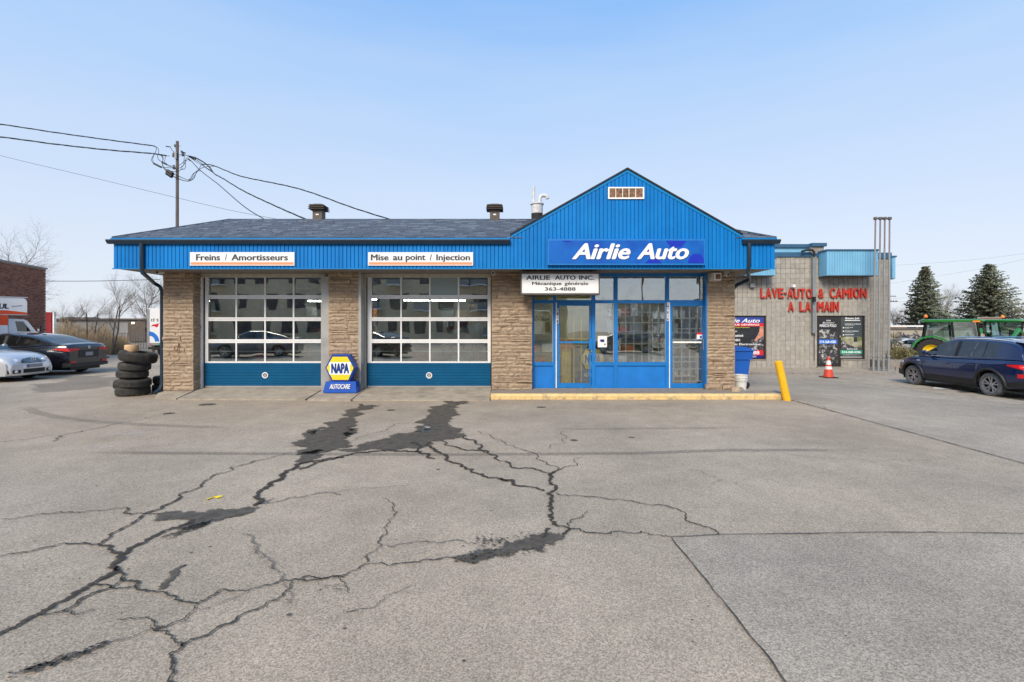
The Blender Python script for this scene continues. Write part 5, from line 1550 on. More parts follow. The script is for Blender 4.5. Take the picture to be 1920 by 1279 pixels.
tyre(-9.40, 13.10, .33, .33, .21, (0, 0, 0), 'upper black tyre in the gap between the stack and the downspout', None)
lg = B().lathe([(0, -.09), (.145, -.09), (.155, -.07), (.155, .07), (.145, .09), (0, .09)], (0, 0, 0), 'z', 24)
lg.build('wood_block', 'wood_cut', smooth=30, label='round pale block of cut wood on top of the tyre stack', cat='wood block').location = (PX(247, 12.5), 12.5, 1.21)

# ================================================================ CAR WASH BUILDING
CW = 20.0
wash = empty('car_wash_building', (12, CW, 0), 'beige concrete block car wash building with light blue canopies', 'building')
wx0, wx1 = 8.6, PX(1631, CW)
ztop = PZ(482, CW)
b = B()
WIN = (PX(1300, CW), PX(1436.6, CW), PZ(673.8, CW), PZ(592, CW))      # poster window
DOR = (PX(1532, CW), PX(1622, CW), .10, PZ(592, CW))
DX2 = PX(1577.5, CW); WZ0 = PZ(673.5, CW)
# backing wall with openings
def bw(x0, x1, z0, z1): b.box(x0, x1, CW + .03, CW + .25, z0, z1)
bw(wx0, DOR[0], WIN[3], ztop); bw(WIN[1], DOR[0], -.1, WIN[3]); bw(wx0, WIN[1], -.1, WIN[2])
bw(DOR[0], DOR[1], DOR[3], ztop); bw(DOR[1], wx1 - .02, -.1, ztop); bw(DX2, DOR[1], -.1, WZ0); bw(DOR[0], DX2, -.1, .10)
b.build('wall', 'block_joint', wash)
bl_me = bpy.data.meshes.new('block')
q = B().bbox(0, 1, 0, 1, 0, 1, .05)
bl_me.from_pydata(q.v, [], q.f); bl_me.materials.append(MATS['block']); bl_me.update()
blocks = []
bs_ = .2
i = 0
while wx0 + i * bs_ < wx1 - .03:
    x0 = wx0 + i * bs_; x1 = min(x0 + bs_, wx1)
    for j in range(int(ztop / bs_) + 1):
        z0 = -.02 + j * bs_; z1 = min(z0 + bs_, ztop)
        if z1 - z0 < .04: continue
        segs = [(x0, x1, z0, z1)]
        for (a, c, d_, e) in ((wx0 - 1, WIN[1], WIN[2], WIN[3]), (DOR[0], DX2, -1, DOR[3]), (DX2, DOR[1], WZ0, DOR[3])):
            out = []
            for (p0, p1_, q0, q1) in segs:
                if p1_ <= a or p0 >= c or q1 <= d_ or q0 >= e: out.append((p0, p1_, q0, q1)); continue
                if p0 < a: out.append((p0, a, q0, q1)); p0 = a
                if p1_ > c: out.append((c, p1_, q0, q1)); p1_ = c
                if q0 < d_: out.append((p0, p1_, q0, d_))
                if q1 > e: out.append((p0, p1_, e, q1))
            segs = out
        for s_ in segs:
            if s_[1] - s_[0] > .04 and s_[3] - s_[2] > .04: blocks.append(s_)
    i += 1
blocks.sort(key=lambda s_: (s_[2] > 2.9, abs(s_[0] - 12.5)))
brr = random.Random(8)
for (a, c, d_, e) in blocks[:296]:
    inst('block', bl_me, wash, (a + .005, CW - brr.uniform(0, .008), d_ + .0015), (c - a - .010, .05, e - d_ - .003))
groups = [B() for _ in range(6)]
for (a, c, d_, e) in blocks[296:]:
    groups[brr.randrange(6)].bbox(a + .005, c - .005, CW - brr.uniform(0, .008), CW + .04, d_ + .0015, e - .0015, .008)
for g_ in groups: g_.build('upper_blocks', 'block', wash, kind='stuff')
# set back section at the right and rest of the shell
CW2 = 20.6
b = B().box(wx1 - .02, PX(1669.5, CW2), CW2, CW2 + .2, -.1, PZ(485, CW2))
b.box(wx1 - .2, wx1 + .0, CW + .26, CW2, -.1, ztop)
b.build('set_back_wall', 'block_dark', wash)
q = B()
for k in range(12): q.box(wx1 + .08 + k * .2, wx1 + .086 + k * .2, CW2 - .003, CW2 - .001, 0, PZ(485, CW2)) if wx1 + .09 + k * .2 < PX(1669.5, CW2) else None
for k in range(24): q.box(wx1, PX(1669.5, CW2), CW2 - .006, CW2 - .004, .1 + k * .2, .106 + k * .2)
q.build('wall_joints', 'block_joint', wash, kind='stuff')
b = B().box(wx0, wx1 - .21, CW + .5, 32, ztop - .3, ztop - .1)
b.box(wx1, PX(1669.5, CW2), CW2 + .21, 32, 4.3, 4.5); b.box(PX(1669.5, CW2) - .2, PX(1669.5, CW2), CW2 + .21, 32, 0, 4.3); b.box(wx0, wx0 + .2, CW + .26, 32, 0, ztop - .31); b.box(wx0, 16, 32, 32.2, 0, 4.3)
b.build('roof', 'far_roof', wash)
# parapet caps
B().box(wx0, PX(1523.5, CW - .05), CW - .05, CW + .3, PZ(482, CW) - .0, PZ(473, CW - .05)).build('parapet_cap', 'canopy_cap', wash)
B().box(PX(1530.5, CW - .05), wx1, CW - .04, CW + .3, PZ(482, CW), PZ(475, CW)).build('parapet_cap', 'canopy_cap', wash)
B().box(wx1 + .001, PX(1670.5, CW2), CW2 - .05, CW2 + .3, PZ(485, CW2), PZ(474, CW2)).build('parapet_cap', 'canopy_cap', wash)
# rear raised part
b = B(); D = 25.0
prect(b, 1380, 1536, 464.5, 500, D, .2)
b.build('rear_wall', 'canopy_blue', wash)
prect(B(), 1380, 1516, 458.3, 464.5, D, .4, -.1).build('parapet_cap', 'canopy_cap', wash)
prect(B(), 1516, 1543.5, 457.3, 463.5, D, .4, -.3).build('parapet_cap', 'canopy_cap', wash)
prect(B(), 1516.2, 1540, 463.6, 500, D, .3, -.2).build('rear_wall', 'block_dark', wash)
prect(B(), 1536.5, 1550.5, 462.5, 466, D, .4, .5).build('parapet_cap', 'canopy_cap', wash)
prect(B(), 1537, 1549, 466, 490, D, .3, .6).build('rear_wall', 'canopy_blue', wash)
# canopies
def canopy(x0, x1, y0, y1, z0, z1, capover=.03, ribs=True, nm='canopy'):
    c_ = B().box(x0 + .02, x1 - .02, y0 + .02, y1, z0 + .005, z1 - .005).build(nm, 'canopy_blue', wash)
    n = int((x1 - x0) / .10); w = (x1 - x0) / n
    for i_ in range(n):
        q_ = B().bbox(x0 + i_ * w + .004, x0 + (i_ + 1) * w - .004, y0, y0 + .019, z0, z1, .008)
        q_.build('cladding_strip', 'canopy_blue', c_)
    n = max(1, int((y1 - y0) / .10)); w = (y1 - y0 - .02) / n
    for i_ in range(n):
        for sx in (x0, x1 - .019):
            B().box(sx, sx + .019, y0 + .021 + i_ * w, y0 + .021 + (i_ + 1) * w - .008, z0, z1).build('cladding_strip', 'canopy_blue', c_)
    B().box(x0 - capover, x1 + capover, y0 - capover, y1 + .02, z1 + .001, z1 + .065).build('canopy_cap', 'canopy_cap', c_)
    B().box(x0 + .03, x1 - .03, y0 + .03, y1, z0 - .02, z0 + .004).build('canopy_soffit', 'vent_brown', c_)
Dc = 19.4
canopy(PX(1550.6, Dc), PX(1647, Dc), Dc, CW - .06, PZ(516.6, Dc), PZ(470.5, Dc))
canopy(8.7, PX(1454, Dc), Dc, CW - .06, PZ(516.6, Dc), PZ(485, Dc))
canopy(PX(1669.8, 21), PX(1676, 21), 20.9, 23.0, PZ(523, 21), PZ(483, 21))
# small fittings
fl = B().box(PX(1406, 19.9), PX(1414.5, 19.9), 19.85, 19.98, PZ(539, 19.9), PZ(531.5, 19.9)); fl.build('wall_box', 'grey_metal', wash)
B().box(PX(1484, 19.9), PX(1489, 19.9), 19.8, 19.98, PZ(539, 19.9), PZ(534, 19.9)).build('wall_lamp', 'sign_white', wash)
dpo = B().box(PX(1523.8, 19.85), PX(1530.2, 19.85), 19.83, 19.97, PZ(624.6, 19.85), PZ(480, 19.85)); dpo.build('cable_duct', 'grey_metal', wash)
B().tube([(PX(1526.8, 19.92), 19.92, PZ(624.6, 19.9)), (PX(1526.8, 19.92), 19.92, PZ(676, 19.9))], .012, 6).build('cable', 'gasket', wash)
B().tube([(PX(1503, 19.8), 19.8, PZ(472, 19.8)), (PX(1512, 19.8), 19.8, PZ(469, 19.8)), (PX(1523, 19.8), 19.8, PZ(468.8, 19.8)), (PX(1526.5, 19.8), 19.8, PZ(473, 19.8)), (PX(1527, 19.8), 19.82, PZ(481, 19.8))], .045, 8).build('elbow_pipe', 'tar', wash, smooth=40)
B().box(PX(1526, 19.7), PX(1529.5, 19.7), 19.68, 19.825, PZ(566, 19.7), PZ(556.5, 19.7)).build('sensor', 'black_plastic', wash)
# sill below the poster window and below the right one
B().box(wx0, WIN[1] + .02, CW - .02, CW + .2, WIN[2] - .06, WIN[2]).build('window_sill', 'sidewalk_concrete', wash)
B().box(DX2 + .03, DOR[1] + .05, CW - .02, CW + .2, WZ0 - .06, WZ0).build('window_sill', 'sidewalk_concrete', wash)
B().box(DOR[0] - .05, DX2 + .05, CW - .10, CW + .2, .02, .10).build('threshold', 'sidewalk_concrete', wash)

# window frames, posters
fr = B(); D = CW + .06
for (a, c, t, bt) in ((1300, 1436.6, 592, 594.6), (1300, 1436.6, 671.8, 673.8), (1432.6, 1436.6, 594.6, 671.8)):
    prect(fr, a, c, t, bt, D, .06)
fr.build('window_frame', 'dark_frame', wash)
zp = lambda v: 1370 + v / 8.0
zq = lambda v: 580 + v / 8.0
po = empty('poster', (PX(1400, D), D, PZ(672, D)), 'mechanic poster in the window behind the recycling bin', 'poster')
prect(B(), 1330, zp(497), 594.6, zq(735), D, .03, .012).build('board', 'poster_black', po)
prect(B(), 1330, zp(497), 594.6, zq(207), D, .002, .009).build('title_band', 'poster_blue', po)
prect(B(), 1330, zp(497), zq(207), zq(256), D, .002, .009).build('subtitle_band', 'poster_red', po)
prect(B(), 1330, zp(494), zq(612), zq(690), D, .002, .009).build('phone_band', 'poster_red', po)
prect(B(), 1330, zp(494), zq(690), zq(733), D, .002, .009).build('foot_band', 'poster_navy', po)
pts = [(495, 256), (440, 256), (430, 330), (400, 400), (350, 470), (380, 478), (430, 440), (495, 400)]
B().prism_y([(PX(zp(a), D), PZ(zq(c), D)) for a, c in pts], D + .006, D + .010).build('printed_hand', 'poster_skin', po)
pts = [(495, 402), (430, 445), (380, 480), (345, 475), (330, 440), (300, 520), (260, 560), (330, 608), (495, 608)]
B().prism_y([(PX(zp(a), D), PZ(zq(c), D)) for a, c in pts], D + .008, D + .011).build('printed_engine', 'poster_photo', po)
T = lambda s_, a, c, t, bt, m='text_white', **k: ptext(s_, zp(a), zp(c), zq(t), zq(bt), D, m, po, off=-.008, depth=.003, **k)
T('Airlie Auto', -160, 440, 138, 200, shear=.35, bold=.02)
T('MÉCANIQUE GÉNÉRALE', -190, 432, 212, 248, bold=.02)
T('Vingt Trois Années de Temps Propriétaire', -190, 285, 264, 284, 'text_yellow')
T('Injection', -120, 97, 318, 348, bold=.02)
T('Climatisé', -60, 190, 374, 412, bold=.02)
T('Freins ABS', -120, 145, 445, 478, bold=.02)
T('Diagnostic Électronique', -160, 450, 500, 548, bold=.015)
T('363-4888', 60, 432, 624, 678, bold=.02)
T('H8R 2A7', 260, 388, 698, 722)
prect(B(), 1300, 1432.5, 594.7, 671.7, D, .004, .045).build('window_pane', 'shop_glass', wash)
# car wash door with printed film, and poster panel
zr = lambda v: 1520 + v / 9.133
zs_ = lambda v: 580 + v / 9.133
fr = B()
prect(fr, 1532.8, 1576.9, 592, 688.6, D, .05, .01)
fr.build('door_leaf', 'dark_frame', wash)
dp_ = empty('door_poster', (PX(1554, D), D, PZ(686, D)), 'dark printed film with a blue phone band covering the car wash door', 'poster')
prect(B(), zr(140), zr(458), zs_(150), zs_(950), D, .004, .002).build('film', 'poster_black', dp_)
pts = [(142, 340), (300, 350), (456, 390), (456, 515), (142, 515)]
B().prism_y([(PX(zr(a), D), PZ(zs_(c), D)) for a, c in reversed(pts)], D - .002, D + .001).build('printed_car', 'poster_photo', dp_)
prect(B(), zr(142), zr(456), zs_(595), zs_(920), D, .002, -.001).build('printed_wheel', 'poster_photo', dp_)
prect(B(), zr(142), zr(456), zs_(518), zs_(592), D, .002, -.0015).build('phone_band', 'bright_blue', dp_)
T2 = lambda s_, a, c, t, bt, m='text_white', pp=None, **k: ptext(s_, zr(a), zr(c), zs_(t), zs_(bt), D, m, pp, off=.002, depth=.003, **k)
T2('1616', 272, 340, 180, 206, pp=dp_, bold=.02)
T2('Bienvenue à', 205, 400, 216, 244, pp=dp_, shear=.3)
T2('MARCO POLO', 155, 438, 256, 304, pp=dp_, bold=.02)
T2('514-368-4386', 150, 430, 535, 580, pp=dp_, shear=.2, bold=.02)
B().tube([(PX(1573.2, D), D - .06, PZ(629, D)), (PX(1573.2, D), D - .06, PZ(633, D))], .02, 8).build('door_handle', 'aluminium', wash)
fr = B()
prect(fr, 1577, 1622, 592, 594, D, .06); prect(fr, 1577, 1622, 671.6, 673.5, D, .06); prect(fr, 1616.8, 1622, 594, 671.6, D, .06)
fr.build('window_frame', 'dark_frame', wash)
pb = empty('poster', (PX(1597, D), D, PZ(672, D)), 'dark grey Bonne Job poster with a green phone band right of the car wash door', 'poster')
prect(B(), 1577.2, zr(885), 594, 671.5, D, .01, .012).build('board', 'poster_grey', pb)
prect(B(), zr(522), zr(878), zs_(472), zs_(655), D, .002, .008).build('printed_road', 'poster_road', pb)
prect(B(), zr(740), zr(800), zs_(475), zs_(560), D, .002, .005).build('printed_figure', 'poster_black', pb)
pts = [(522, 530), (560, 545), (640, 600), (770, 655), (522, 655)]
B().prism_y([(PX(zr(a), D), PZ(zs_(c), D)) for a, c in reversed(pts)], D + .004, D + .007).build('printed_kerb', 'poster_photo', pb)
prect(B(), zr(512), zr(885), zs_(703), zs_(762), D, .002, .008).build('phone_band', 'poster_green', pb)
prect(B(), zr(512), zr(885), zs_(806), zs_(835), D, .002, .008).build('foot_band', 'far_grey', pb)
T3 = lambda *a, **k: T2(*a, pp=pb, **k)
D2_ = D; D = D + .006
T3('Bonne Job', 595, 832, 138, 178, bold=.03)
prect(B(), zr(585), zr(848), zs_(184), zs_(196), D, .002, 0).build('rule', 'grille_white', pb)
T3('ENTRETIEN DE LA PELOUSE', 585, 858, 246, 262, bold=.02)
prect(B(), zr(588), zr(745), zs_(270), zs_(280), D, .002, 0).build('rule', 'far_grey', pb)
T3('PAVÉ UNI', 585, 720, 302, 318, bold=.02)
prect(B(), zr(588), zr(665), zs_(328), zs_(338), D, .002, 0).build('rule', 'far_grey', pb)
T3('TRAVAUX GÉNÉRAUX', 585, 822, 362, 382, bold=.02)
prect(B(), zr(588), zr(730), zs_(392), zs_(402), D, .002, 0).build('rule', 'far_grey', pb)
T3('DÉNEIGEMENT', 585, 748, 422, 440, bold=.02)
prect(B(), zr(588), zr(730), zs_(452), zs_(462), D, .002, 0).build('rule', 'far_grey', pb)
for y_ in (316, 376, 440): prect(B(), zr(552), zr(572), zs_(y_ - 10), zs_(y_ + 10), D, .002, 0).build('icon', 'grille_white', pb)
T3('Bonne Job', 620, 802, 668, 694, bold=.03)
T3('514-368-4386', 535, 858, 714, 752, bold=.03)
T3('info@bonnejob.ca', 552, 838, 774, 788)
D = D2_
prect(B(), 1577.2, 1616.7, 594.1, 671.5, D, .004, .03).build('window_pane', 'shop_glass', wash)
# red raised letters
def letters(s_, px0, px1, py0, py1, label):
    D = CW - .012
    t = empty('wall_lettering', (PX(px0, D), D, PZ(py1, D)), label, 'lettering')
    W = {'I': .42, '-': .5, '&': 1.0, 'M': 1.15, 'L': .85, ' ': .75, 'W': 1.2, 'O': 1.05, 'N': 1.0}
    tot = sum(W.get(c, .95) for c in s_)
    k = (px1 - px0) / tot; x = px0
    jr = random.Random(4)
    for c in s_:
        w = W.get(c, .95) * k
        if c != ' ':
            j = jr.uniform(-.5, .5)
            a, cc = x + .10 * k, x + w - .02 * k
            if c == '-': ptext(c, a, cc, (py0 + py1) / 2 - 1.3 + j, (py0 + py1) / 2 + 1.5 + j, D, 'letter_red', t, name='letter', depth=.06, off=.02)
            else: ptext(c, a, cc, py0 + j, py1 + j, D, 'letter_red', t, name='letter', depth=.06, off=.02, bold=.035)
        x += w
letters('LAVE-AUTO', 1423.5, 1521.5, 541, 559.6, 'red raised lettering LAVE-AUTO on the car wash block wall')
letters('&', 1532.5, 1543, 541.5, 559.6, 'red raised ampersand right of the grey duct on the block wall')
letters('CAMION', 1553, 1623.5, 541, 559.6, 'red raised lettering CAMION under the light blue canopy')
letters('A LA', 1475.5, 1519, 566, 584.6, 'red raised lettering A LA left of the grey duct')
letters('MAIN', 1529.5, 1571.5, 566, 584.6, 'red raised lettering MAIN above the car wash door')
# four vent pipes
for i, (pt, pb_, D) in enumerate(((1641.5, 1637.5, 18.6), (1650.6, 1647, 18.5), (1659, 1656.4, 18.45), (1668, 1666, 18.4))):
    t = empty('vent_pipe', (PX(pb_, D), D, 0), ['leftmost of the four tall vent pipes beside the car wash', 'second from left of the four tall vent pipes', 'third from left of the four tall vent pipes', 'rightmost of the four tall vent pipes beside the car wash'][i], 'vent pipe', 'four tall vent pipes')
    ztp = PZ(411.5, D); zm = PZ(466 if i < 3 else 474, D); zl = PZ(670, D)
    f_ = lambda z: PX(pb_ + (pt - pb_) * z / ztp, D)
    B().tube([(f_(-.02), D, -.02), (f_(zl), D, zl)], .041, 10).build('lower_pipe', 'pipe_grey', t, smooth=40)
    B().tube([(f_(zl), D, zl), (f_(zm), D, zm)], .033, 10).build('middle_pipe', 'pipe_grey', t, smooth=40)
    B().tube([(f_(zm), D, zm), (f_(ztp), D, ztp)], .028, 10).build('upper_pipe', 'pipe_pink', t, smooth=40)
    B().lathe([(0, 0), (.065, 0), (.075, .05), (.06, .10), (0, .11)], (f_(ztp), D, ztp - .01), 'z', 12).build('cap', 'sign_frame', t, smooth=40)
    B().lathe([(.05, 0), (.062, .01), (.062, .07), (.05, .08)], (f_(zl), D, zl), 'z', 12).build('coupling', 'pipe_grey', t, smooth=40)
gr = B()
gr.tube([(PX(1632, 18.7), 18.7, .16), (PX(1668, 18.55), 18.55, .16)], .03, 6); gr.tube([(PX(1632, 18.7), 18.7, .05), (PX(1680, 18.6), 18.6, .05)], .02, 6)
for px in (1633, 1680): gr.box(PX(px, 18.7) - .03, PX(px, 18.7) + .03, 18.67, 18.73, 0, .2)
gr.build('guard_rail', 'grey_metal', label='low steel rail at the feet of the vent pipes', cat='rail')
# raised walkway in front
wkz = .06
wk = B().box(5.9, PX(1702, 17.8), 17.95, 20.02, -.05, wkz)
wk.box(PX(1702, 17.8) - .001, 15.6, 18.3, 20.02, -.05, wkz - .002)
walk = wk.build('walkway', 'concrete', kind='structure')
x = 5.9
while x < 14.6:
    x1 = min(x + 1.5, 14.65)
    B().bbox(x + .004, x1 - .004, 17.80, 17.948, -.05, wkz + .012, .012).build('kerb_stone', 'sidewalk_concrete', walk); x = x1

# ================================================================ CARS
def interp(pts, x):
    if x <= pts[0][0]: return pts[0][1]
    for (a, za), (c, zc) in zip(pts, pts[1:]):
        if x <= c:
            t = (x - a) / (c - a)
            return za + (zc - za) * t
    return pts[-1][1]
def smooth_interp(pts, x):
    n = len(pts)
    if x <= pts[0][0]: return pts[0][1]
    if x >= pts[-1][0]: return pts[-1][1]
    for i in range(n - 1):
        if x <= pts[i + 1][0]:
            p0 = pts[max(0, i - 1)]; p1_ = pts[i]; p2_ = pts[i + 1]; p3_ = pts[min(n - 1, i + 2)]
            h = p2_[0] - p1_[0]; t = (x - p1_[0]) / h
            m1 = (p2_[1] - p0[1]) / (p2_[0] - p0[0]); m2 = (p3_[1] - p1_[1]) / (p3_[0] - p1_[0])
            return (2 * t**3 - 3 * t**2 + 1) * p1_[1] + (t**3 - 2 * t**2 + t) * h * m1 + (-2 * t**3 + 3 * t**2) * p2_[1] + (t**3 - t**2) * h * m2

def make_car(name, label, cat, loc, yaw, S, group=None):
    """local frame: +x is the nose, +y the car's left, z up"""
    t = empty(name, loc, label, cat, group, yaw)
    Lh = S['L'] / 2; W = S['W'] / 2; r = S['r']; axf, axr = S['xf'], S['xr']
    ra = r * S.get('arch', 1.18)
    top = S['top']; roofp = S['roof']; paint = S['paint']
    def topz(x): return smooth_interp(top, x)
    nose, tail = S.get('nose', .9), S.get('tail', .6)
    def hw(x):
        if x > 0:
            e = max(0, (x - (Lh - nose)) / nose); return W * (1 - S.get('ntap', .22) * e ** 2.2)
        e = max(0, (-x - (Lh - tail)) / tail); return W * (1 - S.get('ttap', .16) * e ** 2.4)
    def botz(x):
        z = S.get('sill', .22)
        e = max(0, (abs(x) - (Lh - .35)) / .35); z += S.get('lip', .05) * e
        for a in (axf, axr):
            if abs(x - a) < ra: z = max(z, r + math.sqrt(max(0, ra * ra - (x - a) ** 2)))
        return z
    def sect(x):
        w = hw(x); zb = botz(x); zt = topz(x); sh = S.get('sh', .13)
        zs = max(zt - sh, zb + .02)
        z1 = zb + (zs - zb) * .30; z2 = zb + (zs - zb) * .62
        base = S.get('sill', .22)
        def wy(z):     # side profile as a function of height
            u = (z - base) / max(.01, (zt - sh) - base)
            return w * (.945 + .055 * math.sin(min(1, max(0, u * 1.15)) * math.pi * .62)) if u < 1 else w * .985
        return [(wy(zb), zb), (wy(z1), z1), (wy(z2) + .0, z2), (wy(zs) - .004, zs), (w * .955, zs + (zt - zs) * .55), (w * .89, zt - .012), (w * .6, zt + .018), (0, zt + .03)]
    xs = set()
    n = 58
    for i in range(n + 1): xs.add(round(-Lh + 2 * Lh * i / n, 4))
    for a in (axf, axr):
        for k in range(17): xs.add(round(a - ra * math.cos(math.pi * k / 16), 4))
        xs.add(round(a - ra - .004, 4)); xs.add(round(a + ra + .004, 4))
    for k in range(5): xs.add(round(Lh - .02 * k * k * .6, 4)); xs.add(round(-Lh + .02 * k * k * .6, 4))
    xs = sorted(xs); xs = [x for i, x in enumerate(xs) if i == 0 or x - xs[i - 1] > .003]
    b = B(); m = 15
    for x in xs:
        s = sect(x)
        pts = [(x, y, z) for y, z in s] + [(x, -y, z) for y, z in reversed(s[:-1])]
        b.v += pts
    for i in range(len(xs) - 1):
        for j in range(m - 1):
            b.f.append((i * m + j, (i + 1) * m + j, (i + 1) * m + j + 1, i * m + j + 1)[::-1])
    b.f.append(tuple(range(m))[::1]); k = (len(xs) - 1) * m
    b.f.append(tuple(range(k, k + m))[::-1])
    body = b.build('body', paint, t, world=False, smooth=38)
    # underbody and wheel housings
    q = B(); iw = W - .30
    q.box(-Lh + .12, Lh - .12, -iw, iw, .17, .52)
    q.box(axr + ra + .0, axf - ra - .0, -W * .9, W * .9, .19, .40)
    q.build('underbody', 'trim_black', t, world=False)
    for a in (axf, axr):
        for sy in (-1, 1):
            q = B()
            prof = [(a - ra * 1.01 * math.cos(math.pi * k / 12), r + ra * 1.01 * math.sin(math.pi * k / 12)) for k in range(13)]
            prof = [(prof[0][0], .2)] + prof + [(prof[-1][0], .2)]
            y0, y1 = sy * (W * .955 - .0), sy * (W - .42)
            nn = len(prof)
            k0 = len(q.v)
            q.v += [(x, y0 * .985, z) for x, z in prof] + [(x, y1, z) for x, z in prof]
            q.f += [(k0 + i, k0 + i + 1, k0 + nn + i + 1, k0 + nn + i) for i in range(nn - 1)]
            q.f.append(tuple(k0 + nn + i for i in range(nn)))
            q.build('wheel_housing', 'gasket', t, world=False)
    # greenhouse
    x0, x1 = roofp[0][0], roofp[-1][0]
    def rz(x): return smooth_interp(roofp, x)
    gxs = set()
    for i in range(45): gxs.add(round(x0 + (x1 - x0) * i / 44, 4))
    for a, c in S['win']: gxs.update((round(a, 4), round(c, 4)))
    gxs.add(round(S['ws_top'], 4)); gxs.add(round(S['rg_top'], 4))
    gxs = sorted(gxs); gxs = [x for i, x in enumerate(gxs) if i == 0 or x - gxs[i - 1] > .004]
    tum = S.get('tumble', .36)
    def gs(x):
        zb = topz(x) - .015; zr = max(rz(x), zb + .002); h = zr - zb; wb = hw(x) * .925
        k = min(1, h / .25)
        lo = min(.05, h * .25); hi = h - min(.075, h * .28)
        return [(wb, zb), (wb - tum * lo, zb + lo), (wb - tum * hi, zb + hi), (wb - tum * h * .93 - .015 * k, zr - .03 * k), (wb - tum * h - .09 * k, zr), ((wb - tum * h) * .5, zr + .018 * k), (0, zr + .024 * k)]
    gp_ = [gs(x) for x in gxs]
    bins = {}
    def face(nm, pts):
        bb = bins.setdefault(nm, B()); bb.add(pts, [tuple(range(len(pts)))])
    for i in range(len(gxs) - 1):
        xa, xb = gxs[i], gxs[i + 1]; xm = (xa + xb) / 2
        A_, C_ = gp_[i], gp_[i + 1]
        for j in range(6):
            for sy in (1, -1):
                p = [(xa, sy * A_[j][0], A_[j][1]), (xb, sy * C_[j][0], C_[j][1]), (xb, sy * C_[j + 1][0], C_[j + 1][1]), (xa, sy * A_[j + 1][0], A_[j + 1][1])]
                if sy > 0: p = p[::-1]
                if j == 1:
                    if any(a < xm < c for a, c in S['win']) and (A_[2][1] - A_[1][1] > .02): nm = 'side_window_left' if sy > 0 else 'side_window_right'
                    elif any(a < xm < c for a, c in S.get('bpil', [])): nm = 'pillar'
                    else: nm = 'roof'
                elif j >= 4: nm = 'windshield' if xm > S['ws_top'] else ('rear_window' if xm < S['rg_top'] else 'roof')
                elif j == 3: nm = 'roof'
                elif j == 2: nm = 'roof'
                else: nm = 'roof'
                face(nm, p)
    for nm, bb in bins.items():
        mt = {'roof': S.get('roofmat', paint), 'pillar': 'trim_black'}.get(nm, 'car_glass')
        o = bb.build('side_window' if nm.startswith('side_window') else nm, mt, t, world=False, smooth=40)
    # dark interior so that windows have something behind them
    q = B().box(x0 + .35, x1 - .55, -W * .6, W * .6, topz(0) - .25, topz(0) - .02)
    for sx in S.get('seats', (.25, -.65)):
        for sy in (-.37, .37):
            q.box(sx - .08, sx + .10, sy - .22, sy + .22, topz(0) - .2, min(rz(sx) - .22, topz(0) + .22)); q.box(sx - .05, sx + .06, sy - .12, sy + .12, topz(0) + .1, rz(sx) - .14)
    q.build('interior', 'interior_dark', t, world=False)
    # wheels
    for a in (axf, axr):
        for sy in (1, -1):
            w = empty_child('wheel', t, (a, sy * (W - .125), r), (0, 0, 0 if sy > 0 else math.pi))
            tw = .105
            prof = [(r * .68, -tw * .8), (r * .72, -tw), (r * .90, -tw), (r * .985, -tw * .8), (r, -tw * .5), (r, tw * .5), (r * .985, tw * .8), (r * .90, tw), (r * .72, tw), (r * .68, tw * .8)]
            B().lathe(prof, (0, 0, 0), 'y', 36, closed=True).build('tyre', S.get('tyremat', 'car_rubber'), w, world=False, smooth=35)
            q = B().lathe([(r * .69, -tw * .7), (r * .69, tw * .72), (r * .655, tw * .80), (r * .63, tw * .6), (r * .60, -tw * .2), (.0, -tw * .2)], (0, 0, 0), 'y', 32)
            q.build('wheel_barrel', 'trim_black', w, world=False, smooth=30)
            q = B(); rr_ = r * .66
            q.lathe([(r * .70, tw * .70), (r * .675, tw * .84), (r * .62, tw * .80), (r * .61, tw * .5)], (0, 0, 0), 'y', 36)
            for k in range(5):
                for dd in (-.16, .16):
                    th = 2 * math.pi * k / 5 + .3
                    c0, s0 = math.cos(th + dd * .55), math.sin(th + dd * .55); c1_, s1_ = math.cos(th + dd * 1.5), math.sin(th + dd * 1.5)
                    p0 = Vector((c0 * r * .14, 0, s0 * r * .14)); p1_ = Vector((c1_ * rr_, 0, s1_ * rr_)); nn = Vector((-(p1_ - p0).z, 0, (p1_ - p0).x)).normalized() * r * .055
                    ya, yb_ = tw * .62, tw * .80
                    vs = []
                    for (pp, yy) in ((p0, ya), (p1_, yb_)):
                        for s_ in (-1, 1):
                            vs.append((pp.x + nn.x * s_, yy, pp.z + nn.z * s_)); vs.append((pp.x + nn.x * s_ * 1.1, yy - tw * .35, pp.z + nn.z * s_ * 1.1))
                    q.add(vs, [(0, 4, 6, 2), (0, 1, 5, 4), (2, 6, 7, 3), (4, 5, 7, 6)])
            q.lathe([(0, tw * .72), (r * .13, tw * .72), (r * .17, tw * .62), (r * .17, tw * .2)], (0, 0, 0), 'y', 18)
            q.build('rim', S.get('rimmat', 'rim_silver'), w, world=False, smooth=30)
    # side details
    def side(x, z, sy, off=.004):
        s = sect(x)
        y = None
        for (ya, za), (yb_, zb_) in zip(s, s[1:]):
            if za <= z <= zb_: y = ya + (yb_ - ya) * (z - za) / max(1e-5, zb_ - za); break
        if y is None: y = s[0][0] if z < s[0][1] else s[-2][0]
        return (x, sy * (y + off), z)
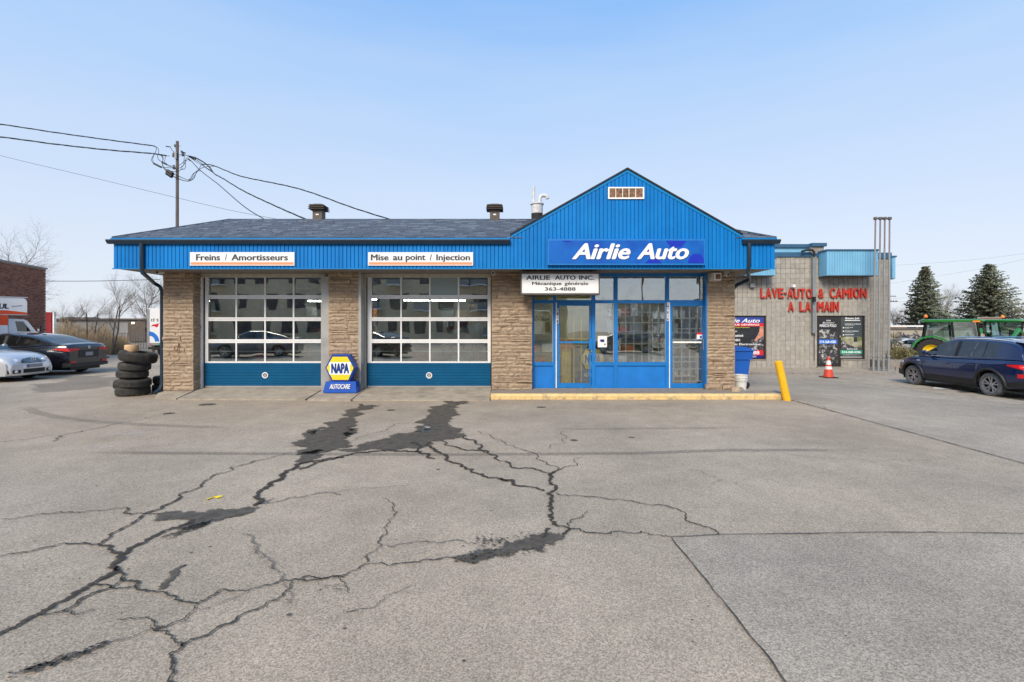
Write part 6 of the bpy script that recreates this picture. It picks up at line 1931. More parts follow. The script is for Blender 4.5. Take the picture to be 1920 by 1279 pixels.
    for sy in (1, -1):
        q = B()
        for xl in S.get('seams', ()):
            zt = topz(xl) - .03
            q.tube([side(xl + dx_, z, sy, -.001) for z, dx_ in [(S.get('sill', .22) + .10 + (zt - S.get('sill', .22) - .10) * k / 8, 0) for k in range(9)]], .006, 4)
        if S.get('seams'):
            q.tube([side(S['seams'][0] + (S['seams'][-1] - S['seams'][0]) * k / 12, S.get('sill', .22) + .10, sy, -.001) for k in range(13)], .006, 4)
            q.build('door_seam', 'gasket', t, world=False)
        for xh in S.get('handles', ()):
            zh = topz(xh) - .17
            B().tube([side(xh - .09, zh, sy, .002), side(xh - .06, zh, sy, .028), side(xh + .06, zh, sy, .028), side(xh + .09, zh, sy, .002)], .013, 6).build('door_handle', S.get('handlemat', paint), t, world=False, smooth=40)
        # mirror
        mx = S.get('mirror')
        if mx:
            y_ = sy * (hw(mx) * .93)
            mz = topz(mx) + .04
            q = B()
            q.tube([(mx, y_ - sy * .02, mz), (mx - .01, y_ + sy * .06, mz + .03)], .025, 6)
            q.lathe([(0, -.06), (.06, -.05), (.085, 0), (.08, .05), (0, .06)], (mx - .02, y_ + sy * .14, mz + .07), 'x', 12)
            q.build('wing_mirror', S.get('mirrormat', paint), t, world=False, smooth=50)
        # window chrome
        if S.get('chrome_line'):
            xa, xb = S['chrome_line']
            pts = []
            for k in range(17):
                x = xa + (xb - xa) * k / 16
                g_ = gs(x); pts.append((x, sy * (g_[1][0] + .004), g_[1][1] - .008))
            B().tube(pts, .010, 5).build('window_trim', 'chrome', t, world=False)
        if S.get('clad'):
            for a in (axf, axr):
                q = B()
                pts = [side(a - (ra + .03) * math.cos(math.pi * k / 14), r + (ra + .03) * math.sin(math.pi * k / 14), sy, .0) for k in range(0, 15)]
                q.tube(pts, .040, 6)
                q.build('arch_cladding', 'trim_black', t, world=False, smooth=60)
            q = B()
            xa, xb = axr + ra + .0, axf - ra - .0
            for k in range(10):
                p, p2_ = xa + (xb - xa) * k / 10, xa + (xb - xa) * (k + 1) / 10
                zs0 = S.get('sill', .22)
                A0, A1 = side(p, zs0 + .01, sy, .012), side(p2_, zs0 + .01, sy, .012)
                C0, C1 = side(p, zs0 + .15, sy, .012), side(p2_, zs0 + .15, sy, .012)
                f4 = [A0, A1, C1, C0]
                q.add(f4 if sy < 0 else f4[::-1], [(0, 1, 2, 3)])
            q.build('sill_cladding', 'trim_black', t, world=False)
    return t, dict(topz=topz, hw=hw, sect=sect, side=side, Lh=Lh, W=W, gs=gs, rz=rz)

def empty_child(name, parent, loc, rot):
    o = bpy.data.objects.new(name, None); o.empty_display_size = .1
    col.objects.link(o); o.parent = parent; o.location = loc; o.rotation_euler = rot
    return o

def surf_patch(F_, t, name, mat, xa, xb, za, zb, sy, off=.006, nx=6, nz=4, shape=None):
    """patch lying on the body side/corner between x and z limits (z limits may be functions of u)"""
    b = B()
    for i in range(nx + 1):
        u = i / nx; x = xa + (xb - xa) * u
        lo = za(u) if callable(za) else za; hi = zb(u) if callable(zb) else zb
        for j in range(nz + 1):
            z = lo + (hi - lo) * j / nz
            b.v.append(F_['side'](x, z, sy, off))
    for i in range(nx):
        for j in range(nz):
            f = (i * (nz + 1) + j, (i + 1) * (nz + 1) + j, (i + 1) * (nz + 1) + j + 1, i * (nz + 1) + j + 1)
            b.f.append(f)
    return b.build(name, mat, t, world=False, smooth=50)

# --- black saloon, tail towards the garage
sedan = dict(L=4.85, W=1.85, r=.335, xf=1.42, xr=-1.40, paint='paint_black', sill=.24, sh=.16,
             top=[(-2.425, .98), (-2.36, 1.10), (-2.0, 1.13), (-1.6, 1.10), (-.8, 1.04), (.6, 1.00), (1.0, .98), (1.6, .90), (2.1, .78), (2.36, .64), (2.425, .52)],
             roof=[(-2.02, 1.125), (-1.7, 1.235), (-1.1, 1.42), (-.5, 1.50), (.0, 1.515), (.35, 1.49), (.75, 1.30), (1.25, .96)],
             ws_top=.32, rg_top=-.98, win=[(-1.35, -.12), (-.02, .92)], bpil=[(-.12, -.02)], nose=.9, tail=.75, ntap=.24, ttap=.14,
             seams=(-1.0, -.07, .95), handles=(-.75, .18), mirror=.72, chrome_line=(-1.45, .95), arch=1.15)
tcar, Fs = make_car('black_sedan', 'black saloon car with red tail lamps parked facing away behind the silver car', 'car', (-16.05 - 2.42, 18.2, 0), R(180), sedan)
Lh = Fs['Lh']
for sy in (1, -1):
    surf_patch(Fs, tcar, 'tail_lamp', 'lamp_red', -Lh + .004, -Lh + .50, lambda u: .85 + .09 * u, lambda u: .98 - .02 * u, sy, .008, 8, 3)
    B().add([(-Lh - .008, sy * .80, .86), (-Lh - .012, sy * .42, .90), (-Lh - .012, sy * .42, .965), (-Lh - .008, sy * .80, .985)], [(0, 1, 2, 3) if sy < 0 else (3, 2, 1, 0)]).build('tail_lamp', 'lamp_red', tcar, world=False)
    B().box(-Lh - .03, -Lh + .03, sy * .55, sy * .78, .44, .50).build('reflector', 'lamp_red', tcar, world=False)
B().box(-Lh - .012, -Lh + .05, -.42, .42, .62, .90).build('boot_recess', 'trim_black', tcar, world=False)
B().box(-Lh - .022, -Lh - .013, -.16, .16, .68, .82).build('number_plate', 'plate', tcar, world=False)
B().add([(-Lh - .05, -.80, .30), (-Lh - .05, .80, .30), (-Lh - .05, .80, .42), (-Lh - .05, -.80, .42), (-Lh + .2, -.86, .27), (-Lh + .2, .86, .27), (-Lh + .2, .86, .44), (-Lh + .2, -.86, .44)],
        [(0, 3, 2, 1), (3, 7, 6, 2), (0, 1, 5, 4), (1, 2, 6, 5), (0, 4, 7, 3)]).build('rear_bumper', 'trim_black', tcar, world=False)
B().add([(-Lh - .055, -.86, .52), (-Lh - .055, .86, .52), (-Lh - .055, .86, .60), (-Lh - .055, -.86, .60), (-Lh + .3, -.90, .50), (-Lh + .3, .90, .50), (-Lh + .3, .90, .62), (-Lh + .3, -.90, .62)],
        [(0, 3, 2, 1), (3, 7, 6, 2), (0, 1, 5, 4), (1, 2, 6, 5), (0, 4, 7, 3)]).build('rear_bumper', 'paint_black', tcar, world=False)
q = B().lathe([(.035, -.004), (.048, -.010), (.055, -.004)], (-Lh - .008, 0, 1.0), 'x', 20); q.box(-Lh - .02, -Lh - .012, -.05, .05, .992, 1.008)
q.build('badge', 'chrome', tcar, world=False)
B().lathe([(0, .03), (.05, .02), (.08, 0)], (-.75, 0, 1.53), 'z', 10).build('roof_antenna', 'trim_black', tcar, world=False, smooth=60)

# --- silver roadster/coupe, nose towards the garage
silver = dict(L=4.55, W=1.86, r=.335, xf=1.45, xr=-1.12, paint='paint_silver', sill=.21, sh=.14,
              top=[(-2.275, .82), (-2.2, .95), (-1.6, 1.02), (-.6, .99), (.35, .98), (.75, .98), (1.3, .95), (1.75, .89), (2.05, .80), (2.2, .70), (2.275, .58)],
              roof=[(-1.35, 1.02), (-.95, 1.18), (-.5, 1.30), (-.1, 1.345), (.2, 1.31), (.5, 1.20), (.95, .97)],
              ws_top=.08, rg_top=-.45, win=[(-.9, .60)], nose=1.0, tail=.8, ntap=.20, ttap=.2, seams=(-.75, .62), handles=(-.5,), mirror=.5, arch=1.13, sec=1)
tcar, Fs = make_car('silver_coupe', 'silver coupe with chrome slatted grille parked nose towards the garage', 'car', (-15.9 - 2.27, 15.75, 0), R(4.0), silver)
Lh = Fs['Lh']
# hood slope front details
def nosebox(y0, y1, z0, z1, nm, mt, d=.02, zx=.0):
    return B().box(Lh - .10, Lh + d, y0, y1, z0, z1).build(nm, mt, tcar, world=False)
# bumper volume
bp_ = B()
prof = [(-.87, -.28), (-.80, -.08), (-.60, .03), (-.3, .075), (0, .085), (.3, .075), (.60, .03), (.80, -.08), (.87, -.28)]
nn = len(prof)
for z, kk in ((.20, .93), (.30, 1.0), (.50, 1.01), (.585, .96)):
    for y, dx_ in prof: bp_.v.append((Lh + dx_ - (.0 if kk > .99 else .03), y * (1 if kk > .9 else .98), z))
for k in range(3):
    for j in range(nn - 1): bp_.f.append((k * nn + j, k * nn + j + 1, (k + 1) * nn + j + 1, (k + 1) * nn + j))
bp_.f.append(tuple(range(nn))[::-1]); bp_.f.append(tuple(3 * nn + i for i in range(nn)))
bp_.build('front_bumper', 'paint_silver', tcar, world=False, smooth=40)
def arcx(y): return Lh + interp([(a, c) for a, c in prof], y)
def arc_strip(y0, y1, z0, z1, off, nm, mt, lean=0.0, z0f=None, z1f=None, n=8):
    b = B()
    for i in range(n + 1):
        y = y0 + (y1 - y0) * i / n; u = i / n
        a = z0f(u) if z0f else z0; c = z1f(u) if z1f else z1
        b.v += [(arcx(y) + off, y, a), (arcx(y) + off - lean, y, c)]
    for i in range(n): b.f.append((i * 2, i * 2 + 2, i * 2 + 3, i * 2 + 1))
    return b.build(nm, mt, tcar, world=False, smooth=40)
arc_strip(-.38, .38, .27, .40, .012, 'lower_grille', 'gasket')
for sy in (1, -1):
    arc_strip(sy * .46, sy * .78, .27, .38, .012, 'side_intake', 'gasket')
    B().lathe([(0, .03), (.045, .02), (.055, -.01)], (arcx(sy * .58) + .0, sy * .58, .325), 'x', 14).build('fog_lamp', 'lamp_clear', tcar, world=False, smooth=60)
arc_strip(-.37, .37, .58, .755, -.0, 'radiator_grille', 'gasket', lean=.13, z0f=lambda u: .595, z1f=lambda u: .755 - .10 * abs(2 * u - 1) ** 3)
for k in range(4):
    z = .615 + k * .038
    b_ = [(arcx(y) + .008 - .13 * (z - .58) / .175, y, z) for y in [-.34 + .68 * i / 10 for i in range(11)]]
    B().tube(b_, .010, 5).build('grille_bar', 'chrome', tcar, world=False)
st_ = [(arcx(0) + .03 - .08, math.cos(tt) * .09, .675 + math.sin(tt) * .09) for tt in [2 * math.pi * i / 24 for i in range(25)]]
q = B().tube(st_, .010, 6)
for i in range(3):
    tt = math.pi / 2 + i * 2 * math.pi / 3
    q.tube([(arcx(0) - .05, 0, .675), (arcx(0) - .05, math.cos(tt) * .088, .675 + math.sin(tt) * .088)], [.016, .004], 5)
q.build('badge', 'chrome', tcar, world=False)
# twin oval headlamps each side
for sy in (1, -1):
    for (yy, zz, rx_, rz_, dx_) in ((.70, .70, .125, .095, -.20), (.50, .675, .085, .075, -.06)):
        b_ = B(); nn2 = 20
        prof2 = [(0, .055), (.5, .045), (.85, .02), (1.0, -.05), (1.02, -.14)]
        for k in range(nn2):
            tt = 2 * math.pi * k / nn2
            for (f_, h_) in prof2:
                b_.v.append((Lh + dx_ + h_ - sy * math.cos(tt) * f_ * rx_ * sy * .6 - math.sin(tt) * f_ * rz_ * .8, sy * yy + math.cos(tt) * f_ * rx_ * sy, zz + math.sin(tt) * f_ * rz_))
        mm = len(prof2)
        for k in range(nn2):
            for j in range(mm - 1):
                f4 = (k * mm + j, ((k + 1) % nn2) * mm + j, ((k + 1) % nn2) * mm + j + 1, k * mm + j + 1)
                b_.f.append(f4 if sy > 0 else f4[::-1])
        b_.build('headlight', 'lamp_clear', tcar, world=False, smooth=60)
    surf_patch(Fs, tcar, 'side_marker', 'lamp_amber', Lh - .62, Lh - .42, .50, .53, sy, .02, 3, 1)
B().box(Lh + .085, Lh + .098, -.27, .27, .435, .545).build('number_plate', 'plate', tcar, world=False)
B().box(Lh + .0985, Lh + .100, -.27, -.23, .435, .545).build('plate_band', 'poster_navy', tcar, world=False)

# --- dark blue crossover at the right
suv = dict(L=4.15, W=1.76, r=.315, xf=1.28, xr=-1.22, paint='paint_navy', sill=.26, sh=.15,
           top=[(-2.075, .80), (-2.03, .98), (-1.75, 1.02), (-1.2, 1.0), (-.2, .965), (.9, .945), (1.25, .93), (1.7, .86), (1.95, .74), (2.075, .55)],
           roof=[(-1.98, 1.0), (-1.86, 1.28), (-1.62, 1.44), (-1.0, 1.505), (-.3, 1.515), (.2, 1.475), (.6, 1.27), (1.12, .93)],
           ws_top=.18, rg_top=-1.66, win=[(-1.33, -.98), (-.95, -.22), (-.10, .80)], bpil=[(-.22, -.10), (-.98, -.95)], nose=.7, tail=.55, ntap=.24, ttap=.12,
           seams=(-1.0 + .05, -.15, .82), handles=(-.75, .05), mirror=.70, chrome_line=(-1.55, .85), arch=1.22, clad=True, tyremat='winter_rubber', handlemat='paint_navy')
tcar, Fs = make_car('blue_crossover', 'dark blue crossover with silver wheels and a lit tail lamp at the right', 'car', (12.99, 13.36, 0), R(90 - 1.2), suv)
tcar.scale = (.965, .965, .955)
Lh = Fs['Lh']
for sy in (1, -1):
    surf_patch(Fs, tcar, 'tail_lamp', 'lamp_red', -Lh + .01, -Lh + .40, lambda u: .76 + .09 * u, lambda u: .90 - .02 * u, sy, .01, 6, 3)
    surf_patch(Fs, tcar, 'tail_lamp_bulb', 'lamp_red_lit', -Lh + .07, -Lh + .12, .82, .86, sy, .018, 2, 1)
    surf_patch(Fs, tcar, 'rear_reflector', 'lamp_red', -Lh + .01, -Lh + .16, .56, .66, sy, .012, 3, 2)
    surf_patch(Fs, tcar, 'side_marker', 'lamp_amber', Lh - .30, Lh - .18, .50, .58, sy, .012, 2, 1)
    surf_patch(Fs, tcar, 'headlight', 'lamp_clear', Lh - .45, Lh - .05, lambda u: .70 - .03 * u, lambda u: .77 - .02 * u, sy, .01, 5, 2)
    surf_patch(Fs, tcar, 'rear_bumper', 'trim_black', -Lh + .0, -Lh + .45, .30, lambda u: .50 - .1 * u, sy, .014, 6, 2)
    surf_patch(Fs, tcar, 'front_bumper', 'trim_black', Lh - .42, Lh - .0, .31, .47, sy, .012, 6, 2)
    surf_patch(Fs, tcar, 'fender_badge', 'chrome', .98, 1.10, .80, .82, sy, .008, 2, 1)
    pts = [(x, sy * (Fs['gs'](x)[4][0] - .03), Fs['gs'](x)[4][1] + .045) for x in [-1.5 + 1.75 * k / 8 for k in range(9)]]
    B().tube(pts, .016, 6).build('roof_rail', 'chrome', tcar, world=False, smooth=40)
B().box(-Lh - .01, -Lh + .06, -.70, .70, .32, .50).build('rear_skid_plate', 'rim_silver', tcar, world=False)
B().add([(-1.62, -.58, 1.465), (-1.62, .58, 1.465), (-2.02, .55, 1.42), (-2.02, -.55, 1.42), (-1.62, -.58, 1.44), (-1.62, .58, 1.44), (-2.02, .55, 1.40), (-2.02, -.55, 1.40)],
        [(0, 1, 2, 3), (7, 6, 5, 4), (3, 2, 6, 7), (0, 3, 7, 4), (1, 5, 6, 2)]).build('roof_spoiler', 'paint_navy', tcar, world=False)
B().box(Lh - .04, Lh + .012, -.5, .5, .50, .66).build('radiator_grille', 'trim_black', tcar, world=False)

# --- light car behind the shrubs on the right, and cars seen in the door glass
whitecar = dict(silver); whitecar.update(paint='paint_white_car')
tcar, _f = make_car('white_car', 'light car half hidden behind the dry shrubs near the tractors', 'car', (PX(1716, 24.5), 25.3, 0), R(165), whitecar)
tcar.scale = (.85, .85, .85)
greycar = dict(sedan); greycar.update(paint='paint_grey_car')
tcar, Fs = make_car('grey_sedan', 'grey saloon car reflected in the lower panes of the left overhead door', 'car', (-15.2, -3.2, 0), R(168), greycar)
for sy in (1, -1):
    surf_patch(Fs, tcar, 'tail_lamp', 'lamp_red', -Fs['Lh'] + .004, -Fs['Lh'] + .5, .84, .98, sy, .008, 6, 2)

for (x_, y_, a_, lb_) in ((7.5, -7.0, 190, 'black saloon reflected low in the large shop window'), (15.0, -9.0, 172, 'dark saloon reflected in the right entrance door glass'), (-8.6, -3.6, 205, 'dark saloon reflected low in the right overhead door')):
    cc = copy_tree(bpy.data.objects['black_sedan']); cc.location = (x_, y_, 0); cc.rotation_euler = (0, 0, R(a_)); cc['label'] = lb_
# ================================================================ TRUCKS
TA = Vector((PX(51, 21.0), 21.0)); TY = R(50)
tk = empty('rental_truck', (TA.x, TA.y, 0), 'white rental box truck with orange band parked beside the brick building', 'truck', rz=TY)
def tl(px, py=None):
    """photo column (and row) on the truck's near side -> distance along it (and height)"""
    k = (px - 960) / F; c, s_ = math.cos(TY), math.sin(TY)
    s0 = (k * TA.y - TA.x) / (c - k * s_)
    return s0 if py is None else (s0, CAM_H + (HZ - py) * (TA.y + s0 * s_) / F)
zt_ = tl(51, 557.5)[1]; zun = tl(40, 590.5)[1]; xb_ = tl(15)
bt = lambda b_, n, m, **k: b_.build(n, m, tk, world=False, **k)
q = B().prism_y([(-5.2, .75), (xb_, .75), (xb_, zun), (0, zun), (0, zt_ - .22), (-.04, zt_ - .10), (-.13, zt_ - .02), (-.25, zt_), (-5.2, zt_)], 0, 2.2); bt(q, 'cargo_box', 'white_paint')
zb0 = tl(8, 609.7)[1]; zb1 = tl(48, 583.5)[1]
bt(B().prism_y([(-5.2, zb0), (xb_ - .003, zb0), (xb_ - .003, zun + .02), (-.002, zun + .02), (-.002, zb1 - .06), (-.6, zb1 + .02), (-5.2, zb1 + .05)], -.006, -.001), 'orange_band', 'orange_band')
bt(B().box(-5.2, .01, -.012, .02, zun - .012, zun + .018), 'edge_rail', 'aluminium')
bt(B().box(-5.2, .02, -.015, .03, zt_ - .035, zt_ + .004), 'edge_rail', 'aluminium')
text('U-HAUL', xb_ - .86, xb_ + .02, tl(10, 579.0)[1], tl(10, 569.2)[1], -.003, 'text_dark', tk, bold=.05, shear=.1, world=False)
bt(B().tube([(tl(22 + k * 1.7), -.006, tl(22 + k * 1.7, 575.2 - (k % 3) * .8 - k * .12)[1]) for k in range(12)], .007, 4), 'script_print', 'text_dark')
CP = lambda *pp: [tl(a, c) for a, c in pp]
cabp = [(xb_ + .02, .55), (tl(96), .55), (tl(97), 1.02)] + CP((92, 631), (68, 621.5), (52, 601.5), (45, 598.6), (22, 597.6))
cabp += [(xb_ + .02, cabp[-1][1])]
bt(B().prism_y(cabp, .12, 2.08), 'cab', 'white_paint')
bt(B().prism_y(CP((33, 621), (58, 621), (44, 602.8), (29, 602.2)), .10, .119), 'cab_window', 'car_glass')
bt(B().prism_y(CP((59.5, 619.5), (63.5, 619.5), (49, 602), (46, 602)), .108, .119), 'cab_pillar', 'white_paint')
z0_, z1_ = tl(76, 621.5)[1], tl(76, 610.8)[1]
bt(B().box(tl(73.5), tl(77), -.16, -.08, z0_, z1_), 'wing_mirror', 'trim_black')
bt(B().box(tl(71), tl(73.4), -.12, .11, z0_, z0_ + .12), 'mirror_arm', 'white_paint')
for x in (tl(75), -4.1):
    for y in (.15, 1.8): bt(B().lathe([(.0, -.12), (.25, -.12), (.38, -.13), (.40, -.05), (.40, .05), (.38, .13), (.25, .12), (0, .12)], (x, y, .40), 'y', 24), 'wheel', 'car_rubber', smooth=40)

D = 27.0
t2 = empty('moving_truck', (-19, D, 0), 'white rental truck with a blue arc graphic seen behind the downspout', 'truck')
x0 = PX(277.0, D)
B().box(x0, x0 + 2.2, D, D + 5.0, .85, PZ(578, D)).build('cargo_box', 'white_paint', t2)
B().box(x0 - .02, x0 + .10, D - .03, D + .02, .80, PZ(579.5, D)).build('corner_post', 'aluminium', t2)
B().box(x0 - .02, x0 + 2.22, D - .05, D - .001, .72, .849).build('rear_sill', 'aluminium', t2)
B().box(x0 + .15, x0 + 2.05, D - .18, D - .06, .50, .62).build('step_bumper', 'trim_black', t2)
B().box(x0 + .62, x0 + .95, D - .062, D - .052, .74, .84).build('number_plate', 'poster_green', t2)
B().box(x0 + .16, x0 + .22, D - .062, D - .052, .76, .82).build('tail_lamp', 'lamp_red', t2)
text("15'", PX(283.5, D), PX(291, D), PZ(603, D), PZ(597.5, D), D - .001, 'text_dark', t2, bold=.04)
text("S", PX(293.5, D), PX(297.5, D), PZ(603, D), PZ(597.5, D), D - .001, 'text_dark', t2, bold=.04)
q = B()
q.add([(PX(283, D), D - .004, PZ(612.5, D)), (PX(287, D), D - .004, PZ(608.3, D)), (PX(292, D), D - .004, PZ(608, D)), (PX(298, D), D - .004, PZ(606, D)), (PX(297, D), D - .004, PZ(611, D)), (PX(294, D), D - .004, PZ(614.5, D)), (PX(289, D), D - .004, PZ(611.5, D))], [(0, 6, 5, 4, 3, 2, 1)])
q.build('red_graphic', 'poster_red', t2)
ac = (PX(279.5, D), PZ(640.5, D)); ro, ri = 19 * D / F, 11 * D / F
pts = [(ac[0] + ro * math.cos(R(a)), ac[1] + ro * math.sin(R(a))) for a in range(0, 91, 10)] + [(ac[0] + ri * math.cos(R(a)), ac[1] + ri * math.sin(R(a))) for a in range(90, -1, -10)]
B().prism_y(pts, D - .006, D - .002).build('blue_arc', 'bright_blue', t2)
for x in (x0 + .3, x0 + 1.9):
    for y in (D + .9, D + 4.6): B().lathe([(.0, -.15), (.25, -.15), (.38, -.14), (.40, 0), (.38, .14), (.25, .15), (0, .15)], (x, y, .40), 'x', 24).build('wheel', 'car_rubber', t2, smooth=40)
B().box(x0 + .3, x0 + 1.9, D + .1, D + 4.9, .45, .85).build('chassis', 'trim_black', t2)

# ================================================================ BRICK BUILDING (left)
D0 = 26.0
cxn, cyn = PX(85.6, D0), D0
dv = Vector((.309, -1, 0)).normalized()      # along the visible wall, from the far corner towards the camera
nv = Vector((dv.y * -1, dv.x, 0)).normalized() # outward normal candidates
if nv.dot(Vector((-cxn, -cyn, 0))) < 0: nv = -nv
brick = empty('brick_building', (cxn, cyn, 0), 'dark red brick building with grey coping at the far left', 'building')
Lw, Hw = 13.0, 4.86
def wp(s_, h, o=0.0):
    p = Vector((cxn, cyn, 0)) + dv * s_ + nv * o
    return (p.x, p.y, h)
b = B()
b.add([wp(0, 0), wp(Lw, 0), wp(Lw, Hw), wp(0, Hw), wp(0, 0, -9), wp(Lw, 0, -9), wp(Lw, Hw, -9), wp(0, Hw, -9)],
      [(0, 1, 2, 3), (1, 5, 6, 2), (5, 4, 7, 6), (4, 0, 3, 7), (3, 2, 6, 7)])
bw_ = b.build('wall', 'brick_mortar', brick)
bm = [B() for _ in range(3)]
bv = random.Random(6)
rows_ = int(Hw / .079)
for r_ in range(14, rows_):
    z0 = r_ * .079 + .006; z1 = z0 + .066
    s_ = -.0 + (0.11 if r_ % 2 else 0)
    while s_ < 7.2:
        a, c = s_ + .006, s_ + .225 - .006
        o = .010 + bv.uniform(0, .006)
        bm[bv.randrange(3)].add([wp(a, z0, o), wp(c, z0, o), wp(c, z1, o), wp(a, z1, o), wp(a, z0, 0), wp(c, z0, 0), wp(c, z1, 0), wp(a, z1, 0)],
              [(0, 1, 2, 3), (3, 2, 6, 7), (0, 4, 5, 1), (1, 5, 6, 2), (0, 3, 7, 4)])
        s_ += .225
M('brick_b', (.145, .053, .034), .9, var=.3, vs=16, bump=.4, bs=60)
M('brick_c', (.24, .10, .065), .9, var=.25, vs=16, bump=.4, bs=60)
for g_, mt in zip(bm, ('brick', 'brick_b', 'brick_c')): g_.build('brick_courses', mt, brick, kind='stuff')
B().add([wp(-.05, Hw, .06), wp(Lw, Hw, .06), wp(Lw, Hw + .09, .06), wp(-.05, Hw + .09, .06), wp(-.05, Hw, -.4), wp(Lw, Hw, -.4), wp(Lw, Hw + .09, -.4), wp(-.05, Hw + .09, -.4)],
        [(0, 1, 2, 3), (3, 2, 6, 7), (0, 4, 5, 1), (0, 3, 7, 4)]).build('coping', 'coping', brick)

# red container and post beside it
D = 40.0
rc = empty('shipping_container', (PX(102.5, D), D, 0), 'red container glimpsed between the brick building and the shrubs', 'container', rz=R(43))
B().box(-4.5, 0, 0, 2.4, .15, PZ(585.5, D)).build('container_body', 'container_red', rc, world=False)
for k in range(11): B().box(-4.4 + k * .4, -4.4 + k * .4 + .2, -.04, -.001, .25, PZ(586.5, D)).build('corrugation', 'container_red', rc, world=False)
B().box(PX(103, D), PX(105.4, D), D - .2, D, 0, PZ(585, D)).build('white_post', 'grille_white', label='pale post at the corner of the red container', cat='post')

# ================================================================ FAR LEFT: fence, low building, dry growth
D = 52.0
lb = empty('low_building', (-38, D, 0), 'long low grey building behind the dry shrubs on the left', 'building')
prect(B(), 104, 300, 600, 644, D, 6).build('wall', 'far_grey', lb)
prect(B(), 100, 300, 597.2, 600, D, 6.4, -.3).build('roof_edge', 'vent_brown', lb)
prect(B(), 243, 275, 603, 640, D, .2, -.25).build('annex_wall', 'vent_brown', lb)
prect(B(), 252, 256.5, 604, 607.5, D, .1, -.4).build('wall_lamp', 'lamp_small', lb)
for a in (115, 145): prect(B(), a, a + 12, 594.6, 597.1, D, 2).build('roof_unit', 'far_grey', lb)
D = 38.0
fn = empty('steel_fence', (PX(250, D), D, 0), 'dark steel fence with rails beyond the parking lot', 'fence')
for px in range(224, 304, 5): B().tube([(PX(px, D), D, 0), (PX(px, D), D, PZ(623 + (px % 3), D))], .022, 5).build('post', 'chain_steel', fn)
for py in (625, 634, 645): B().tube([(PX(222, D), D - .03, PZ(py, D)), (PX(304, D), D - .03, PZ(py, D))], .02, 5).build('rail', 'chain_steel', fn)
sheet([(-46, 30), (-14.5, 31.5), (-14.5, 50), (-60, 50)], .01, 'verge', 'verge_soil', ground)
# dry reeds (uncountable)
gr_ = random.Random(21)
q = B()
for _ in range(8000):
    px = gr_.uniform(96, 236); D = gr_.uniform(30, 37)
    x = PX(px, D); h = gr_.uniform(.9, 2.25) * (1.0 if 110 < px < 205 else .62); h *= .75 + .5 * mnoise.noise(Vector((x * .7, D * .7, 0)))
    lx = gr_.uniform(-.3, .3); w = .012
    q.add([(x - w, D, 0), (x + w, D, 0), (x + lx * .5 + w * .6, D + lx * .2, h * .6), (x + lx, D + lx * .3, h), (x + lx * .5 - w * .6, D + lx * .2, h * .6)], [(0, 1, 2, 4), (4, 2, 3)])
    if gr_.random() < .25:
        q.add([(x + lx - .03, D, h - .16), (x + lx + .03, D, h - .14), (x + lx, D + .0, h + .05)], [(0, 1, 2)])
q.build('dry_grass', 'dry_grass', label='tall dry beige reeds and grass at the edge of the left lot', cat='grass', kind='stuff')

def bare_tree(name, x, y, H, label, seed, spread=.5, stems=1, r0=.08, group=None, levels=4, lean=0.0, nb=3):
    rr = random.Random(seed)
    t = empty(name, (x, y, 0), label, 'tree' if H > 3 else 'shrub', group)
    tr = B(); cr = B()
    def grow(p, d, l, r_, lev):
        pts = [p]; q_ = Vector(p); dd = Vector(d)
        n = 4
        kids = []
        for i in range(n):
            dd = (dd + Vector((rr.uniform(-1, 1), rr.uniform(-1, 1), rr.uniform(-.3, .7))) * .16).normalized()
            q_ = q_ + dd * l / n; pts.append(tuple(q_)); kids.append((Vector(q_), Vector(dd)))
        rs = [r_ * (1 - .5 * i / n) for i in range(n + 1)]
        (tr if lev == 0 else cr).tube(pts, rs, 6 if lev == 0 else (4 if lev < 2 else 3), cap=False)
        if lev >= levels: return
        for i, (kp, kd) in enumerate(kids):
            if lev == 0 and i < 1: continue
            for _ in range(nb if lev else nb):
                a = rr.uniform(0, 6.28)
                perp = kd.orthogonal().normalized(); perp = Matrix.Rotation(a, 3, kd) @ perp
                nd = (kd * rr.uniform(.5, 1.0) + perp * rr.uniform(.5, 1.0) * spread * 1.6 + Vector((0, 0, .15))).normalized()
                if rr.random() < .72: grow(tuple(kp), nd, l * rr.uniform(.42, .66), r_ * (1 - .5 * (i + 1) / n) * .55, lev + 1)
    for s_ in range(stems):
        a = rr.uniform(0, 6.28); k = 0 if stems == 1 else .35
        grow((x + (0 if stems == 1 else rr.uniform(-.2, .2)), y + (0 if stems == 1 else rr.uniform(-.2, .2)), 0), Vector((math.cos(a) * k + lean, math.sin(a) * k, 1)).normalized(), H * .62 * rr.uniform(.8, 1.05), r0, 0)
    tr.build('trunk', 'bark', t, smooth=60)
    if cr.v: cr.build('crown', 'twig', t, smooth=60)
    return t
bare_tree('bare_tree', PX(22, 46), 46, 9.3, 'large bare tree rising above the brick building', 1, .65, 1, .16)
bare_tree('bare_tree', PX(168, 32), 32, 5.4, 'many-stemmed bare tree leaning in the middle of the dry reeds', 2, .55, 2, .055, lean=-.15, nb=2)
bare_tree('bare_tree', PX(212, 30), 30, 5.2, 'bare dark-stemmed tree right of the reeds with crossing branches', 3, .5, 2, .055, lean=-.22, nb=2)
bare_tree('bare_tree', PX(288, 33), 33, 5.6, 'bare tree behind the moving truck beside the downspout', 4, .6, 1, .08, lean=-.08)
bare_tree('bare_tree', PX(122, 35), 35, 3.9, 'thin bare sapling beside the red container', 5, .4, 1, .04)
bare_tree('bare_tree', PX(1770, 75), 75, 7.2, 'bare tree standing between the two spruces', 6, .6, 1, .12)
bare_tree('bare_tree', PX(1686, 70), 70, 5.6, 'bare tree behind the beige wall next to the car wash', 7, .6, 2, .07)
